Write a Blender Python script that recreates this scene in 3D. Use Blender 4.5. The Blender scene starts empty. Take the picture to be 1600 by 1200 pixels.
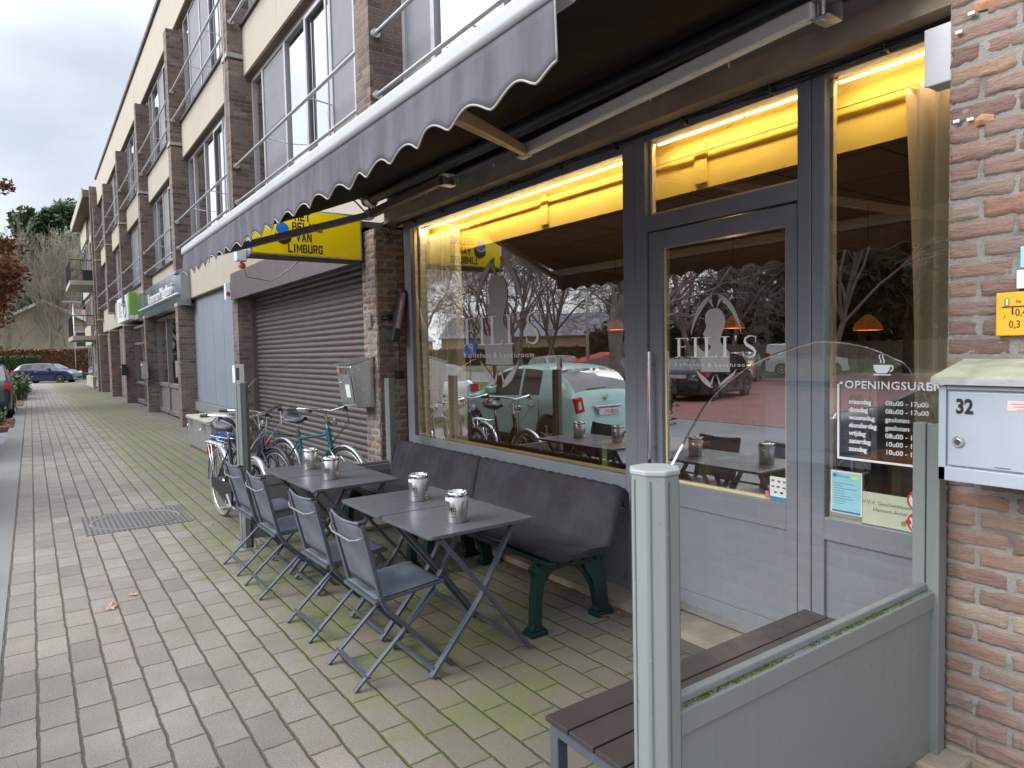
import bpy, math, random
from mathutils import Vector, Matrix, noise
R = math.radians
scene = bpy.context.scene
COL = scene.collection
# ---------------------------------------------------------------- camera, sky, sun, exposure
cam_d = bpy.data.cameras.new('camera'); cam = bpy.data.objects.new('camera', cam_d); COL.objects.link(cam)
scene.camera = cam
cam_d.sensor_fit = 'HORIZONTAL'; cam_d.sensor_width = 36.0; cam_d.lens = 36.0 * 1066.15 / 1600.0
cam_d.clip_start = 0.05; cam_d.clip_end = 3000
_yaw, _pitch, _roll = -0.957411, -0.0480197, -0.0207128
_f = Vector((math.sin(_yaw) * math.cos(_pitch), math.cos(_yaw) * math.cos(_pitch), math.sin(_pitch)))
_r = Vector((math.cos(_yaw), -math.sin(_yaw), 0)); _u = _r.cross(_f)
_r2 = math.cos(_roll) * _r + math.sin(_roll) * _u; _u2 = -math.sin(_roll) * _r + math.cos(_roll) * _u
cam.matrix_world = Matrix(((_r2.x, _u2.x, -_f.x, 0), (_r2.y, _u2.y, -_f.y, 0), (_r2.z, _u2.z, -_f.z, 1.6), (0, 0, 0, 1)))

SUN_EL, SUN_AZ = 27.0, 196.0     # high soft sun behind cloud, over the car park
world = bpy.data.worlds.new('World'); scene.world = world; world.use_nodes = True
wt = world.node_tree; wt.nodes.clear()
def _wn(t, **k):
    n = wt.nodes.new(t)
    for a, b in k.items(): setattr(n, a, b)
    return n
_sky = _wn('ShaderNodeTexSky', sky_type='NISHITA', sun_disc=False, sun_elevation=R(SUN_EL), sun_rotation=R(SUN_AZ))
_tc = _wn('ShaderNodeTexCoord')
_mp = _wn('ShaderNodeMapping'); _mp.inputs['Scale'].default_value = (1.0, 1.0, 2.6)
_nz = _wn('ShaderNodeTexNoise'); _nz.inputs['Scale'].default_value = 2.2; _nz.inputs['Detail'].default_value = 5; _nz.inputs['Roughness'].default_value = .5
_cr = _wn('ShaderNodeValToRGB'); _cr.color_ramp.elements[0].position = .32; _cr.color_ramp.elements[0].color = (4.5, 4.95, 5.75, 1)
_cr.color_ramp.elements[1].position = .68; _cr.color_ramp.elements[1].color = (7.4, 7.7, 8.2, 1)
_mx = _wn('ShaderNodeMix', data_type='RGBA'); _mx.inputs[0].default_value = .86
_sep = _wn('ShaderNodeSeparateXYZ')
_mr = _wn('ShaderNodeMapRange'); _mr.inputs['From Min'].default_value = 0.35; _mr.inputs['From Max'].default_value = 1.0
_mr.inputs['To Min'].default_value = .82; _mr.inputs['To Max'].default_value = 3.0
_mul = _wn('ShaderNodeMix', data_type='RGBA', blend_type='MULTIPLY'); _mul.inputs[0].default_value = 1
_bg = _wn('ShaderNodeBackground'); _bg.inputs['Strength'].default_value = .062
_wo = _wn('ShaderNodeOutputWorld')
L_ = wt.links.new
L_(_tc.outputs['Generated'], _mp.inputs['Vector']); L_(_mp.outputs[0], _nz.inputs['Vector']); L_(_nz.outputs['Fac'], _cr.inputs[0])
L_(_sky.outputs[0], _mx.inputs[6]); L_(_cr.outputs[0], _mx.inputs[7])
L_(_tc.outputs['Generated'], _sep.inputs[0]); L_(_sep.outputs['Z'], _mr.inputs['Value'])
L_(_mx.outputs[2], _mul.inputs[6]); L_(_mr.outputs[0], _mul.inputs[7]); 
_dot = _wn('ShaderNodeVectorMath', operation='DOT_PRODUCT'); _dot.inputs[1].default_value = (math.sin(R(SUN_AZ)), math.cos(R(SUN_AZ)), 0)
_g = _wn('ShaderNodeMapRange'); _g.inputs['From Min'].default_value = .25; _g.inputs['From Max'].default_value = .95; _g.inputs['To Min'].default_value = 1.0; _g.inputs['To Max'].default_value = 1.9
_mul2 = _wn('ShaderNodeMix', data_type='RGBA', blend_type='MULTIPLY'); _mul2.inputs[0].default_value = 1
L_(_tc.outputs['Generated'], _dot.inputs[0]); L_(_dot.outputs['Value'], _g.inputs['Value']); L_(_mul.outputs[2], _mul2.inputs[6]); L_(_g.outputs[0], _mul2.inputs[7])
L_(_mul2.outputs[2], _bg.inputs[0]); L_(_bg.outputs[0], _wo.inputs[0])
_sl = bpy.data.lights.new('sun', 'SUN'); _sl.energy = 1.5; _sl.angle = R(40); _sl.color = (1, .985, .96)
_so = bpy.data.objects.new('sun', _sl); COL.objects.link(_so)
_so.rotation_euler = Vector((-math.sin(R(SUN_AZ)) * -1 * math.cos(R(SUN_EL)), math.cos(R(SUN_AZ)) * math.cos(R(SUN_EL)), math.sin(R(SUN_EL)))).to_track_quat('Z', 'Y').to_euler()
scene.view_settings.view_transform = 'Standard'; scene.view_settings.look = 'None'
scene.view_settings.exposure = 1.56; scene.view_settings.gamma = 1
scene.cycles.max_bounces = 8; scene.cycles.transparent_max_bounces = 24; scene.cycles.glossy_bounces = 4; scene.cycles.diffuse_bounces = 3
scene.cycles.use_denoising = True; scene.cycles.caustics_reflective = False; scene.cycles.caustics_refractive = False
scene.cycles.sample_clamp_indirect = 4.0

# ---------------------------------------------------------------- node helper
class NT:
    def __init__(s, name):
        s.m = bpy.data.materials.new(name); s.m.use_nodes = True; s.t = s.m.node_tree; s.t.nodes.clear()
        s.out = s.t.nodes.new('ShaderNodeOutputMaterial')
    def n(s, t, **k):
        x = s.t.nodes.new(t)
        for a, b in k.items(): setattr(x, a, b)
        return x
    def link(s, a, b):
        if isinstance(a, (int, float)): b.default_value = a
        elif isinstance(a, tuple):
            b.default_value = a if len(a) == len(b.default_value) else tuple(a) + (1,)
        else: s.t.links.new(a, b)
    def math(s, op, a, b=None, c=None, clamp=False):
        x = s.n('ShaderNodeMath', operation=op); x.use_clamp = clamp
        s.link(a, x.inputs[0])
        if b is not None: s.link(b, x.inputs[1])
        if c is not None: s.link(c, x.inputs[2])
        return x.outputs[0]
    def mix(s, f, a, b, mode='MIX'):
        x = s.n('ShaderNodeMix', data_type='RGBA', blend_type=mode); s.link(f, x.inputs[0]); s.link(a, x.inputs[6]); s.link(b, x.inputs[7]); return x.outputs[2]
    def noise(s, vec, scale, detail=4, rough=.55, out='Fac', dist=0):
        x = s.n('ShaderNodeTexNoise'); s.link(vec, x.inputs['Vector']); x.inputs['Scale'].default_value = scale
        x.inputs['Detail'].default_value = detail; x.inputs['Roughness'].default_value = rough; x.inputs['Distortion'].default_value = dist; return x.outputs[out]
    def white(s, vec, out='Value'):
        x = s.n('ShaderNodeTexWhiteNoise', noise_dimensions='3D'); s.link(vec, x.inputs['Vector']); return x.outputs[out]
    def ramp(s, f, stops, interp='LINEAR'):
        x = s.n('ShaderNodeValToRGB'); cr = x.color_ramp; cr.interpolation = interp
        while len(cr.elements) < len(stops): cr.elements.new(.5)
        for e, (p, c) in zip(cr.elements, stops):
            e.position = p; e.color = (c, c, c, 1) if isinstance(c, (int, float)) else tuple(c) + (1,)
        s.link(f, x.inputs[0]); return x.outputs[0]
    def step(s, v, a, b):
        x = s.n('ShaderNodeMapRange', interpolation_type='SMOOTHSTEP'); s.link(v, x.inputs['Value']); x.inputs['From Min'].default_value = a; x.inputs['From Max'].default_value = b; return x.outputs[0]
    def comb(s, x, y, z=0.0):
        c = s.n('ShaderNodeCombineXYZ'); s.link(x, c.inputs[0]); s.link(y, c.inputs[1]); s.link(z, c.inputs[2]); return c.outputs[0]
    def pos(s):
        g = s.n('ShaderNodeNewGeometry').outputs['Position']; p = s.n('ShaderNodeSeparateXYZ'); s.link(g, p.inputs[0]); return g, p.outputs[0], p.outputs[1], p.outputs[2]
    def obj(s):
        return s.n('ShaderNodeTexCoord').outputs['Object']
    def bump(s, h, dist=.01, st=1.0):
        x = s.n('ShaderNodeBump'); s.link(h, x.inputs['Height']); x.inputs['Distance'].default_value = dist; x.inputs['Strength'].default_value = st; return x.outputs[0]
    def pbr(s, col, rough=.6, metal=0.0, nrm=None, spec=.5, **k):
        b = s.n('ShaderNodeBsdfPrincipled'); s.link(col, b.inputs['Base Color']); s.link(rough, b.inputs['Roughness']); s.link(metal, b.inputs['Metallic'])
        b.inputs['Specular IOR Level'].default_value = spec
        if nrm is not None: s.link(nrm, b.inputs['Normal'])
        for a, v in k.items(): s.link(v, b.inputs[a.replace('_', ' ')])
        s.t.links.new(b.outputs[0], s.out.inputs[0]); return b

def srgb(r, g, b):
    f = lambda c: (c / 255 / 12.92) if c / 255 <= .04045 else ((c / 255 + .055) / 1.055) ** 2.4
    return (f(r), f(g), f(b))
def plain(name, col, rough=.5, metal=0.0, var=.12, scale=6, bump=.0, bscale=60, space='obj', spec=.5, **k):
    t = NT(name); v = t.obj() if space == 'obj' else t.pos()[0]
    n = t.noise(v, scale, 5, .6)
    f = t.step(n, .3, .7)
    c = t.mix(f, tuple(x * (1 - var) for x in col), tuple(min(1, x * (1 + var)) for x in col))
    r = t.math('ADD', t.math('MULTIPLY', t.noise(v, scale * 3, 3), .24), rough - .12)
    nr = t.bump(t.noise(v, bscale, 4), .003, bump) if bump else None
    t.pbr(c, r, metal, nr, spec, **k); return t.m
def brick_mat(name, stops, mortar, L=.215, h=.07, space=None):
    t = NT(name); g, x, y, z = t.pos()
    w = t.noise(g, 26, 3, .6, 'Color'); ws = t.n('ShaderNodeSeparateColor'); t.link(w, ws.inputs[0])
    u = t.math('ADD', t.math('ADD', x, y), t.math('MULTIPLY', t.math('SUBTRACT', ws.outputs[0], .5), .022))
    v = t.math('ADD', z, t.math('MULTIPLY', t.math('SUBTRACT', ws.outputs[1], .5), .016))
    vr = t.math('DIVIDE', v, h); row = t.math('FLOOR', vr); fv = t.math('FRACT', vr)
    ur = t.math('ADD', t.math('DIVIDE', u, L), t.math('MULTIPLY', t.math('MODULO', t.math('ADD', row, 200), 2), .5))
    col = t.math('FLOOR', ur); fu = t.math('FRACT', ur)
    du = t.math('MULTIPLY', t.math('MINIMUM', fu, t.math('SUBTRACT', 1, fu)), L); dv = t.math('MULTIPLY', t.math('MINIMUM', fv, t.math('SUBTRACT', 1, fv)), h)
    d = t.math('MINIMUM', du, dv); mask = t.step(d, .0045, .0085)
    rnd = t.white(t.comb(col, row, 3.0)); c = t.ramp(rnd, stops)
    n2 = t.noise(t.comb(t.math('MULTIPLY', u, 18), 0.0, t.math('MULTIPLY', v, 60)), 1.4, 5, .65)
    c = t.mix(t.step(n2, .35, .75), c, t.mix(.55, c, tuple(k * .45 for k in stops[0][1])))
    mc = t.mix(t.noise(g, 70, 3), tuple(k * .75 for k in mortar), tuple(k * 1.15 for k in mortar))
    cc = t.mix(mask, mc, c)
    dirt = t.step(t.noise(g, .9, 4), .45, .8); cc = t.mix(t.math('MULTIPLY', dirt, .35), cc, (.06, .05, .042))
    hgt = t.math('ADD', t.math('MULTIPLY', mask, t.math('ADD', .65, t.math('MULTIPLY', n2, .6))), t.math('MULTIPLY', t.noise(g, 140, 3), .25))
    t.pbr(cc, .92, 0, t.bump(hgt, .012, .9), .2); return t.m
def glass_mat(name, base, fres, tint=(1, 1, 1), ior=1.5, refl=(1, 1, 1), rough=0.0):
    t = NT(name); tr = t.n('ShaderNodeBsdfTransparent'); t.link(tint, tr.inputs[0]); gl = t.n('ShaderNodeBsdfGlossy'); gl.inputs['Roughness'].default_value = rough
    t.link(refl, gl.inputs[0])
    fr = t.n('ShaderNodeLayerWeight'); fr.inputs['Blend'].default_value = .5
    f = t.math('ADD', t.math('MULTIPLY', t.math('POWER', fr.outputs['Facing'], 4), fres), base, clamp=True)
    mx = t.n('ShaderNodeMixShader'); t.link(f, mx.inputs[0]); t.link(tr.outputs[0], mx.inputs[1]); t.link(gl.outputs[0], mx.inputs[2]); t.t.links.new(mx.outputs[0], t.out.inputs[0]); return t.m
def emit_mat(name, col, st):
    t = NT(name); e = t.n('ShaderNodeEmission'); t.link(col, e.inputs[0]); e.inputs[1].default_value = st; t.t.links.new(e.outputs[0], t.out.inputs[0]); return t.m

M = {}
BR = [(0, (.12, .085, .07)), (.3, (.175, .128, .105)), (.55, (.215, .16, .133)), (.75, (.245, .17, .135)), (.92, (.18, .14, .12)), (1, (.30, .23, .165))]
M['brick'] = brick_mat('brown_brick', [(p, tuple(x * 1.22 for x in c)) for p, c in BR], (.25, .235, .215))
def painted_alu(name, col):
    t = NT(name); g, x, y, z = t.pos(); c = t.mix(t.noise(g, 2.5, 5, .6), tuple(k * .92 for k in col), tuple(k * 1.06 for k in col))
    st = t.noise(t.comb(t.math('MULTIPLY', t.math('ADD', x, y), 38), 0.0, t.math('MULTIPLY', z, 1.6)), 1.0, 5, .65)
    c = t.mix(t.math('MULTIPLY', t.step(st, .52, .72), .22), c, tuple(k * .55 for k in col))
    low = t.step(t.math('ADD', z, t.math('MULTIPLY', t.noise(g, 14, 4), .25)), .38, .05); c = t.mix(t.math('MULTIPLY', low, .5), c, (.13, .13, .09))
    c = t.mix(t.step(t.noise(g, 95, 2, .5), .765, .79), c, (.62, .64, .62)); c = t.mix(t.math('MULTIPLY', t.step(t.noise(g, 34, 3, .6), .70, .74), .6), c, tuple(k * .4 for k in col))
    t.pbr(c, t.math('ADD', .34, t.math('MULTIPLY', t.noise(g, 6, 4), .28)), 0, t.bump(t.noise(g, 160, 3), .0015, .3)); return t.m
M['grey_alu'] = painted_alu('grey_green_aluminium', srgb(128, 133, 131))
M['frame'] = plain('anthracite_frame', srgb(120, 124, 131), .34, 0, .05, 3, .0)
M['framedark'] = plain('black_frame_top', srgb(46, 47, 50), .5, 0, .08, 3)
M['panel'] = plain('anthracite_panel', srgb(122, 127, 135), .30, 0, .06, 2)
def streaky(name, col, rough=.8, metal=0.0, amt=.25, sc=9, bump=.3, spec=.2):
    t = NT(name); g, x, y, z = t.pos(); c = t.mix(t.noise(g, 1.3, 5, .6), tuple(k * .92 for k in col), tuple(k * 1.05 for k in col))
    st = t.noise(t.comb(t.math('MULTIPLY', t.math('ADD', x, y), sc), 0.0, t.math('MULTIPLY', z, .55)), 1.0, 6, .68)
    c = t.mix(t.math('MULTIPLY', t.step(st, .50, .74), amt), c, tuple(k * .45 for k in col))
    c = t.mix(t.math('MULTIPLY', t.step(t.noise(g, 4.5, 5, .7), .56, .74), amt * .8), c, tuple(k * .62 for k in col))
    t.pbr(c, t.math('ADD', rough - .08, t.math('MULTIPLY', t.noise(g, 5, 4), .2)), metal, t.bump(t.noise(g, 90, 4), .003, bump), spec); return t.m
M['beige'] = streaky('beige_render', srgb(171, 164, 151), .9, 0, .22, 7)
M['soffit'] = plain('soffit', srgb(120, 108, 92), .9, 0, .1, 2, .3, 60, 'pos', .2)
M['beam'] = plain('dirty_concrete_beam', srgb(150, 138, 122), .9, 0, .16, 3, .4, 80, 'pos', .2)
M['concrete'] = plain('concrete', srgb(165, 160, 150), .9, 0, .12, 2.5, .4, 60, 'pos', .2)
M['winframe'] = plain('light_window_frame', srgb(168, 169, 172), .45, 0, .04, 2)
M['white'] = plain('white_paint', (.75, .76, .78), .4, 0, .03, 2)
M['black'] = plain('black_plastic', (.018, .018, .02), .45, 0, .1, 8)
M['dark_edge'] = plain('dark_roof_trim', srgb(48, 44, 52), .5, 0, .1, 3)
M['steel'] = plain('brushed_steel', (.58, .56, .54), .30, 1.0, .06, 4)
M['chrome'] = plain('chrome', (.72, .73, .75), .16, 1.0, .05, 8)
M['alum'] = plain('aluminium', (.55, .56, .57), .38, .9, .08, 8)
M['rubber'] = plain('rubber', (.022, .022, .023), .75, 0, .15, 20)
M['metalgrey'] = plain('graphite_furniture_metal', srgb(86, 91, 100), .38, .2, .06, 6)
M['tabletop'] = plain('graphite_tabletop', srgb(96, 99, 105), .33, .15, .06, 5)
M['cable'] = plain('black_cable', (.02, .02, .022), .5)
M['cablewhite'] = plain('grey_cable', srgb(170, 168, 165), .6)
M['yellowsign'] = plain('yellow_sign_face', srgb(238, 212, 10), .3, 0, .04, 2, Emission_Color=(.86, .62, .0), Emission_Strength=.04)
M['ink'] = plain('black_ink', (.012, .011, .012), .5)
M['inkgrey'] = plain('grey_ink', (.12, .12, .12), .5)
M['frost'] = plain('frosted_film', srgb(184, 182, 177), .8, 0, .03, 4, spec=.2)
M['filmwhite'] = plain('white_film', srgb(248, 249, 250), .6, 0, .03, 4)
M['glassshop'] = glass_mat('shop_glass', .45, .8, (.97, .98, .96))
M['glassdoor'] = M['glassshop']
M['glassup'] = glass_mat('upper_window_glass', .58, .8, (.55, .57, .57))
M['glassscreen'] = glass_mat('clear_screen_glass', .03, .8, (.93, .96, .95))
M['glassedge'] = glass_mat('glass_edge', .35, 1.0, (.55, .68, .66))
M['armwhite'] = plain('grey_white_arm', srgb(242, 240, 236), .45, .0, .05, 3); M['armbrown'] = plain('bronze_arm', srgb(128, 108, 94), .45, .3, .06, 3); M['armgrey'] = plain('grey_arm', srgb(128, 124, 126), .45, .1, .05, 3)

# ---------------------------------------------------------------- mesh helper
class MB:
    def __init__(s): s.v = []; s.f = []; s.mi = []; s.cur = 0
    def add(s, vs, fs):
        o = len(s.v); s.v += [tuple(v) for v in vs]; s.f += [tuple(i + o for i in f) for f in fs]; s.mi += [s.cur] * len(fs); return s
    def box(s, a, b):
        x0, y0, z0 = (min(p, q) for p, q in zip(a, b)); x1, y1, z1 = (max(p, q) for p, q in zip(a, b))
        return s.add([(x0, y0, z0), (x1, y0, z0), (x1, y1, z0), (x0, y1, z0), (x0, y0, z1), (x1, y0, z1), (x1, y1, z1), (x0, y1, z1)],
                     [(0, 3, 2, 1), (4, 5, 6, 7), (0, 1, 5, 4), (1, 2, 6, 5), (2, 3, 7, 6), (3, 0, 4, 7)])
    def plate(s, a, b): return s.add([(a[0], a[1], a[2]), (b[0], a[1], a[2]), (b[0], a[1], b[2]), (a[0], a[1], b[2])], [(0, 1, 2, 3)])
    def quad(s, *p): return s.add(p, [tuple(range(len(p)))])
    def beam(s, a, b, w, h, up=(0, 0, 1)):
        a, b = Vector(a), Vector(b); d = (b - a).normalized(); up = Vector(up)
        sd = d.cross(up)
        if sd.length < 1e-4: sd = d.cross(Vector((1, 0, 0)))
        sd.normalize(); u = sd.cross(d).normalized(); sd *= w / 2; u *= h / 2
        return s.add([a - sd - u, a + sd - u, a + sd + u, a - sd + u, b - sd - u, b + sd - u, b + sd + u, b - sd + u],
                     [(0, 1, 2, 3), (7, 6, 5, 4), (0, 4, 5, 1), (1, 5, 6, 2), (2, 6, 7, 3), (3, 7, 4, 0)])
    def tube(s, pts, r, n=8, cap=True):
        pts = [Vector(p) for p in pts]; rs = r if isinstance(r, (list, tuple)) else [r] * len(pts); rings = []
        t0 = (pts[1] - pts[0]).normalized(); ref = Vector((0, 0, 1)) if abs(t0.z) < .9 else Vector((1, 0, 0)); nx = t0.cross(ref).normalized()
        o = len(s.v)
        for i, p in enumerate(pts):
            t = (pts[min(i + 1, len(pts) - 1)] - pts[max(i - 1, 0)])
            t = t.normalized() if t.length > 1e-9 else t0
            nx = (nx - t * nx.dot(t)).normalized(); ny = t.cross(nx)
            for k in range(n):
                a = 2 * math.pi * k / n; s.v.append(tuple(p + (nx * math.cos(a) + ny * math.sin(a)) * rs[i]))
        for i in range(len(pts) - 1):
            for k in range(n):
                k2 = (k + 1) % n; s.f.append((o + i * n + k, o + i * n + k2, o + (i + 1) * n + k2, o + (i + 1) * n + k)); s.mi.append(s.cur)
        if cap and n > 2:
            s.f.append(tuple(o + k for k in range(n))[::-1]); s.f.append(tuple(o + (len(pts) - 1) * n + k for k in range(n))); s.mi += [s.cur] * 2
        return s
    def lathe(s, c, prof, n=24, axis='z', caps=True):
        o = len(s.v); c = Vector(c)
        for r, h in prof:
            for k in range(n):
                a = 2 * math.pi * k / n; p = (r * math.cos(a), r * math.sin(a), h)
                if axis == 'x': p = (h, p[0], p[1])
                if axis == 'y': p = (p[0], h, p[1])
                s.v.append(tuple(c + Vector(p)))
        for i in range(len(prof) - 1):
            for k in range(n):
                k2 = (k + 1) % n; s.f.append((o + i * n + k, o + i * n + k2, o + (i + 1) * n + k2, o + (i + 1) * n + k)); s.mi.append(s.cur)
        if caps:
            s.f.append(tuple(o + k for k in range(n))[::-1]); s.f.append(tuple(o + (len(prof) - 1) * n + k for k in range(n))); s.mi += [s.cur] * 2
        return s
    def prism(s, pts, axis, a, b):
        def P(u, v, w): return {'x': (w, u, v), 'y': (u, w, v), 'z': (u, v, w)}[axis]
        n = len(pts); vs = [P(u, v, a) for u, v in pts] + [P(u, v, b) for u, v in pts]
        return s.add(vs, [tuple(range(n))[::-1], tuple(range(n, 2 * n))] + [(i, (i + 1) % n, n + (i + 1) % n, n + i) for i in range(n)])
    def grid(s, fn, nu, nv):
        o = len(s.v)
        for i in range(nu + 1):
            for j in range(nv + 1): s.v.append(tuple(fn(i / nu, j / nv)))
        for i in range(nu):
            for j in range(nv):
                a = o + i * (nv + 1) + j; s.f.append((a, a + nv + 1, a + nv + 2, a + 1)); s.mi.append(s.cur)
        return s
    def build(s, name, mat, parent=None, smooth=False, bevel=0, auto=None, solid=0, world=True, fixn=True):
        me = bpy.data.meshes.new(name); off = root_loc(parent) if world else Vector((0, 0, 0))
        me.from_pydata([tuple(Vector(v) - off) for v in s.v], [], s.f); me.validate()
        mats = mat if isinstance(mat, (list, tuple)) else [mat]
        for m in mats: me.materials.append(M[m] if isinstance(m, str) else m)
        if len(mats) > 1 and len(me.polygons) == len(s.mi): me.polygons.foreach_set('material_index', s.mi)
        if fixn:
            import bmesh
            bm = bmesh.new(); bm.from_mesh(me); bmesh.ops.recalc_face_normals(bm, faces=bm.faces); bm.to_mesh(me); bm.free()
        if smooth:
            me.polygons.foreach_set('use_smooth', [True] * len(me.polygons))
        o = bpy.data.objects.new(name, me); COL.objects.link(o)
        if parent: o.parent = parent
        if smooth and auto is not None:
            try: me.set_sharp_from_angle(angle=R(auto))
            except Exception: pass
        if solid:
            md = o.modifiers.new('solid', 'SOLIDIFY'); md.thickness = solid; md.offset = 0
        if bevel:
            md = o.modifiers.new('bevel', 'BEVEL'); md.width = bevel; md.segments = 2; md.limit_method = 'ANGLE'; md.angle_limit = R(40)
        return o
def root_loc(p):
    v = Vector((0, 0, 0))
    while p is not None: v += p.location; p = p.parent
    return v
def thing(name, label, cat, loc=(0, 0, 0), rz=0, group=None):
    o = bpy.data.objects.new(name, None); o.empty_display_size = .1; COL.objects.link(o); o.location = loc; o.rotation_euler = (0, 0, rz)
    o['label'] = label; o['category'] = cat
    if group: o['group'] = group
    return o
def tag(o, label, cat, group=None, kind=None):
    o['label'] = label; o['category'] = cat
    if group: o['group'] = group
    if kind: o['kind'] = kind
    return o
def struct(o): o['kind'] = 'structure'; return o
def dup(root, loc, rz, label, group=None):
    r = root.copy(); COL.objects.link(r); r.location = loc; r.rotation_euler = (0, 0, rz); r['label'] = label
    if group: r['group'] = group
    for ch in list(root.children):
        c = ch.copy(); COL.objects.link(c); c.parent = r
        for g in list(ch.children):
            d = g.copy(); COL.objects.link(d); d.parent = c
    return r
def place(o, name, loc_world_parent):  # keep helper for parts built in world space
    return o
def text(name, s, size, loc, rot, mat, parent=None, xs=1.0, ext=.0008, align='LEFT', bold=0.0, world=True, spacing=1.0, line=1.0):
    cu = bpy.data.curves.new(name, 'FONT'); cu.body = s; cu.size = size; cu.extrude = ext; cu.align_x = align; cu.offset = bold; cu.space_character = spacing; cu.space_line = line
    cu.resolution_u = 3
    tmp = bpy.data.objects.new('tmp', cu); COL.objects.link(tmp); dg = bpy.context.evaluated_depsgraph_get(); dg.update()
    me = bpy.data.meshes.new_from_object(tmp.evaluated_get(dg)); bpy.data.objects.remove(tmp)
    T = Matrix.Translation(Vector(loc) - (root_loc(parent) if world else Vector((0, 0, 0)))) @ rot.to_matrix().to_4x4() @ Matrix.Diagonal((xs, 1, 1, 1))
    me.transform(T); me.materials.clear(); me.materials.append(M[mat] if isinstance(mat, str) else mat)
    o = bpy.data.objects.new(name, me); COL.objects.link(o)
    if parent: o.parent = parent
    return o
from mathutils import Euler
FAC = Euler((R(90), 0, 0))           # text facing the street (-Y)
FX = Euler((R(90), 0, R(90)))        # text facing +X
def sm(t): return t * t * (3 - 2 * t)
# ================================================================ setting
def paving_mat():
    t = NT('clay_grey_pavers'); g, x, y, z = t.pos()
    w = t.noise(g, 7, 6, .72, 'Color'); ws = t.n('ShaderNodeSeparateColor'); t.link(w, ws.inputs[0])
    xx = t.math('ADD', x, t.math('MULTIPLY', t.math('SUBTRACT', ws.outputs[0], .5), .030))
    yy = t.math('ADD', y, t.math('MULTIPLY', t.math('SUBTRACT', ws.outputs[1], .5), .026))
    cr = t.math('DIVIDE', t.math('SUBTRACT', yy, .104), .147); row = t.math('FLOOR', cr); fv = t.math('FRACT', cr)
    rj = t.math('MULTIPLY', t.math('SUBTRACT', t.white(t.comb(row, 4.0, 1.0)), .5), .10)
    ur = t.math('ADD', t.math('ADD', t.math('DIVIDE', t.math('ADD', xx, 3.094), .291), rj), t.math('MULTIPLY', t.math('MODULO', t.math('ADD', row, 200), 2), .5))
    col = t.math('FLOOR', ur); fu = t.math('FRACT', ur)
    du = t.math('MULTIPLY', t.math('MINIMUM', fu, t.math('SUBTRACT', 1, fu)), .291)
    dv = t.math('MULTIPLY', t.math('MINIMUM', fv, t.math('SUBTRACT', 1, fv)), .147)
    # wider sand joints along the street
    jw = t.math('ADD', .0012, t.math('MULTIPLY', t.noise(g, 5.5, 4, .7), .0072))
    m1 = t.step(t.math('SUBTRACT', dv, jw), -.001, .003); m2 = t.step(t.math('SUBTRACT', du, t.math('MULTIPLY', jw, .72)), -.001, .003)
    mask = t.math('MINIMUM', m1, m2)
    rnd = t.white(t.comb(col, row, 7.0))
    c = t.ramp(rnd, [(0, (.185, .163, .136)), (.15, (.232, .202, .17)), (.5, (.268, .233, .196)), (.8, (.265, .224, .192)), (1, (.298, .260, .220))])
    sp = t.noise(g, 230, 2, .7); c = t.mix(t.math('MULTIPLY', t.step(sp, .56, .66), .75), c, (.55, .52, .47)); c = t.mix(t.math('MULTIPLY', t.step(t.noise(g, 130, 3, .7), .52, .40), .45), c, (.12, .105, .09))
    bl = t.step(t.noise(g, 2.3, 5, .65), .38, .72); c = t.mix(t.math('MULTIPLY', bl, .38), c, (.15, .135, .11))
    bl2 = t.step(t.noise(g, .7, 4, .6), .52, .72); c = t.mix(t.math('MULTIPLY', bl2, .25), c, (.42, .39, .34))
    # moss: green along the shop front
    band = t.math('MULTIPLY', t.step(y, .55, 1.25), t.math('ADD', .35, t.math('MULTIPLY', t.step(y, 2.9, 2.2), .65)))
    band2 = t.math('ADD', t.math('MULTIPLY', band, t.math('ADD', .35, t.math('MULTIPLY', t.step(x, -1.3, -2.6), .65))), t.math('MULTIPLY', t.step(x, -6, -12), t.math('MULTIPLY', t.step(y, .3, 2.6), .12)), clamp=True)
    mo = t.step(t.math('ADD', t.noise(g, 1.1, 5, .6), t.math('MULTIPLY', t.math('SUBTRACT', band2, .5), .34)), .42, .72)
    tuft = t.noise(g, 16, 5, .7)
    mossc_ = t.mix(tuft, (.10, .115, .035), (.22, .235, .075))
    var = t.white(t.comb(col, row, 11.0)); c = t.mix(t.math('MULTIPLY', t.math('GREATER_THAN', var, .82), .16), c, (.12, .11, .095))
    front_dark = t.math('MULTIPLY', t.step(y, .9, 1.8), t.math('ADD', .55, t.math('MULTIPLY', t.noise(g, 1.7, 4), .6)))  # pavers turn darker and browner towards the shop front
    c = t.mix(front_dark, c, t.mix(.6, c, (.072, .063, .046)))
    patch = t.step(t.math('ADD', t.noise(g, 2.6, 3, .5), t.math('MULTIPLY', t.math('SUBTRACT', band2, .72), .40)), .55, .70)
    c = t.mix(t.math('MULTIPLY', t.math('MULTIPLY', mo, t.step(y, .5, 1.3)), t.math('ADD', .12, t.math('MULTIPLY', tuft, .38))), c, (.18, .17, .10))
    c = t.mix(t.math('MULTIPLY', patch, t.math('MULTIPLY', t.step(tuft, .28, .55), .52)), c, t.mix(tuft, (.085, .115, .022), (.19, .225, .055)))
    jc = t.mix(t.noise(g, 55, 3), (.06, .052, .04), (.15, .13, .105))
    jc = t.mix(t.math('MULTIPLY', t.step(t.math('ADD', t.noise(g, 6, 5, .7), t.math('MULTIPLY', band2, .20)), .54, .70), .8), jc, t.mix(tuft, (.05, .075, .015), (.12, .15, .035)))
    cc = t.mix(mask, jc, c)
    tilt = t.math('MULTIPLY', t.white(t.comb(row, col, 2.0)), .35)
    edge = t.step(t.math('MINIMUM', du, dv), .0, .014)
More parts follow.
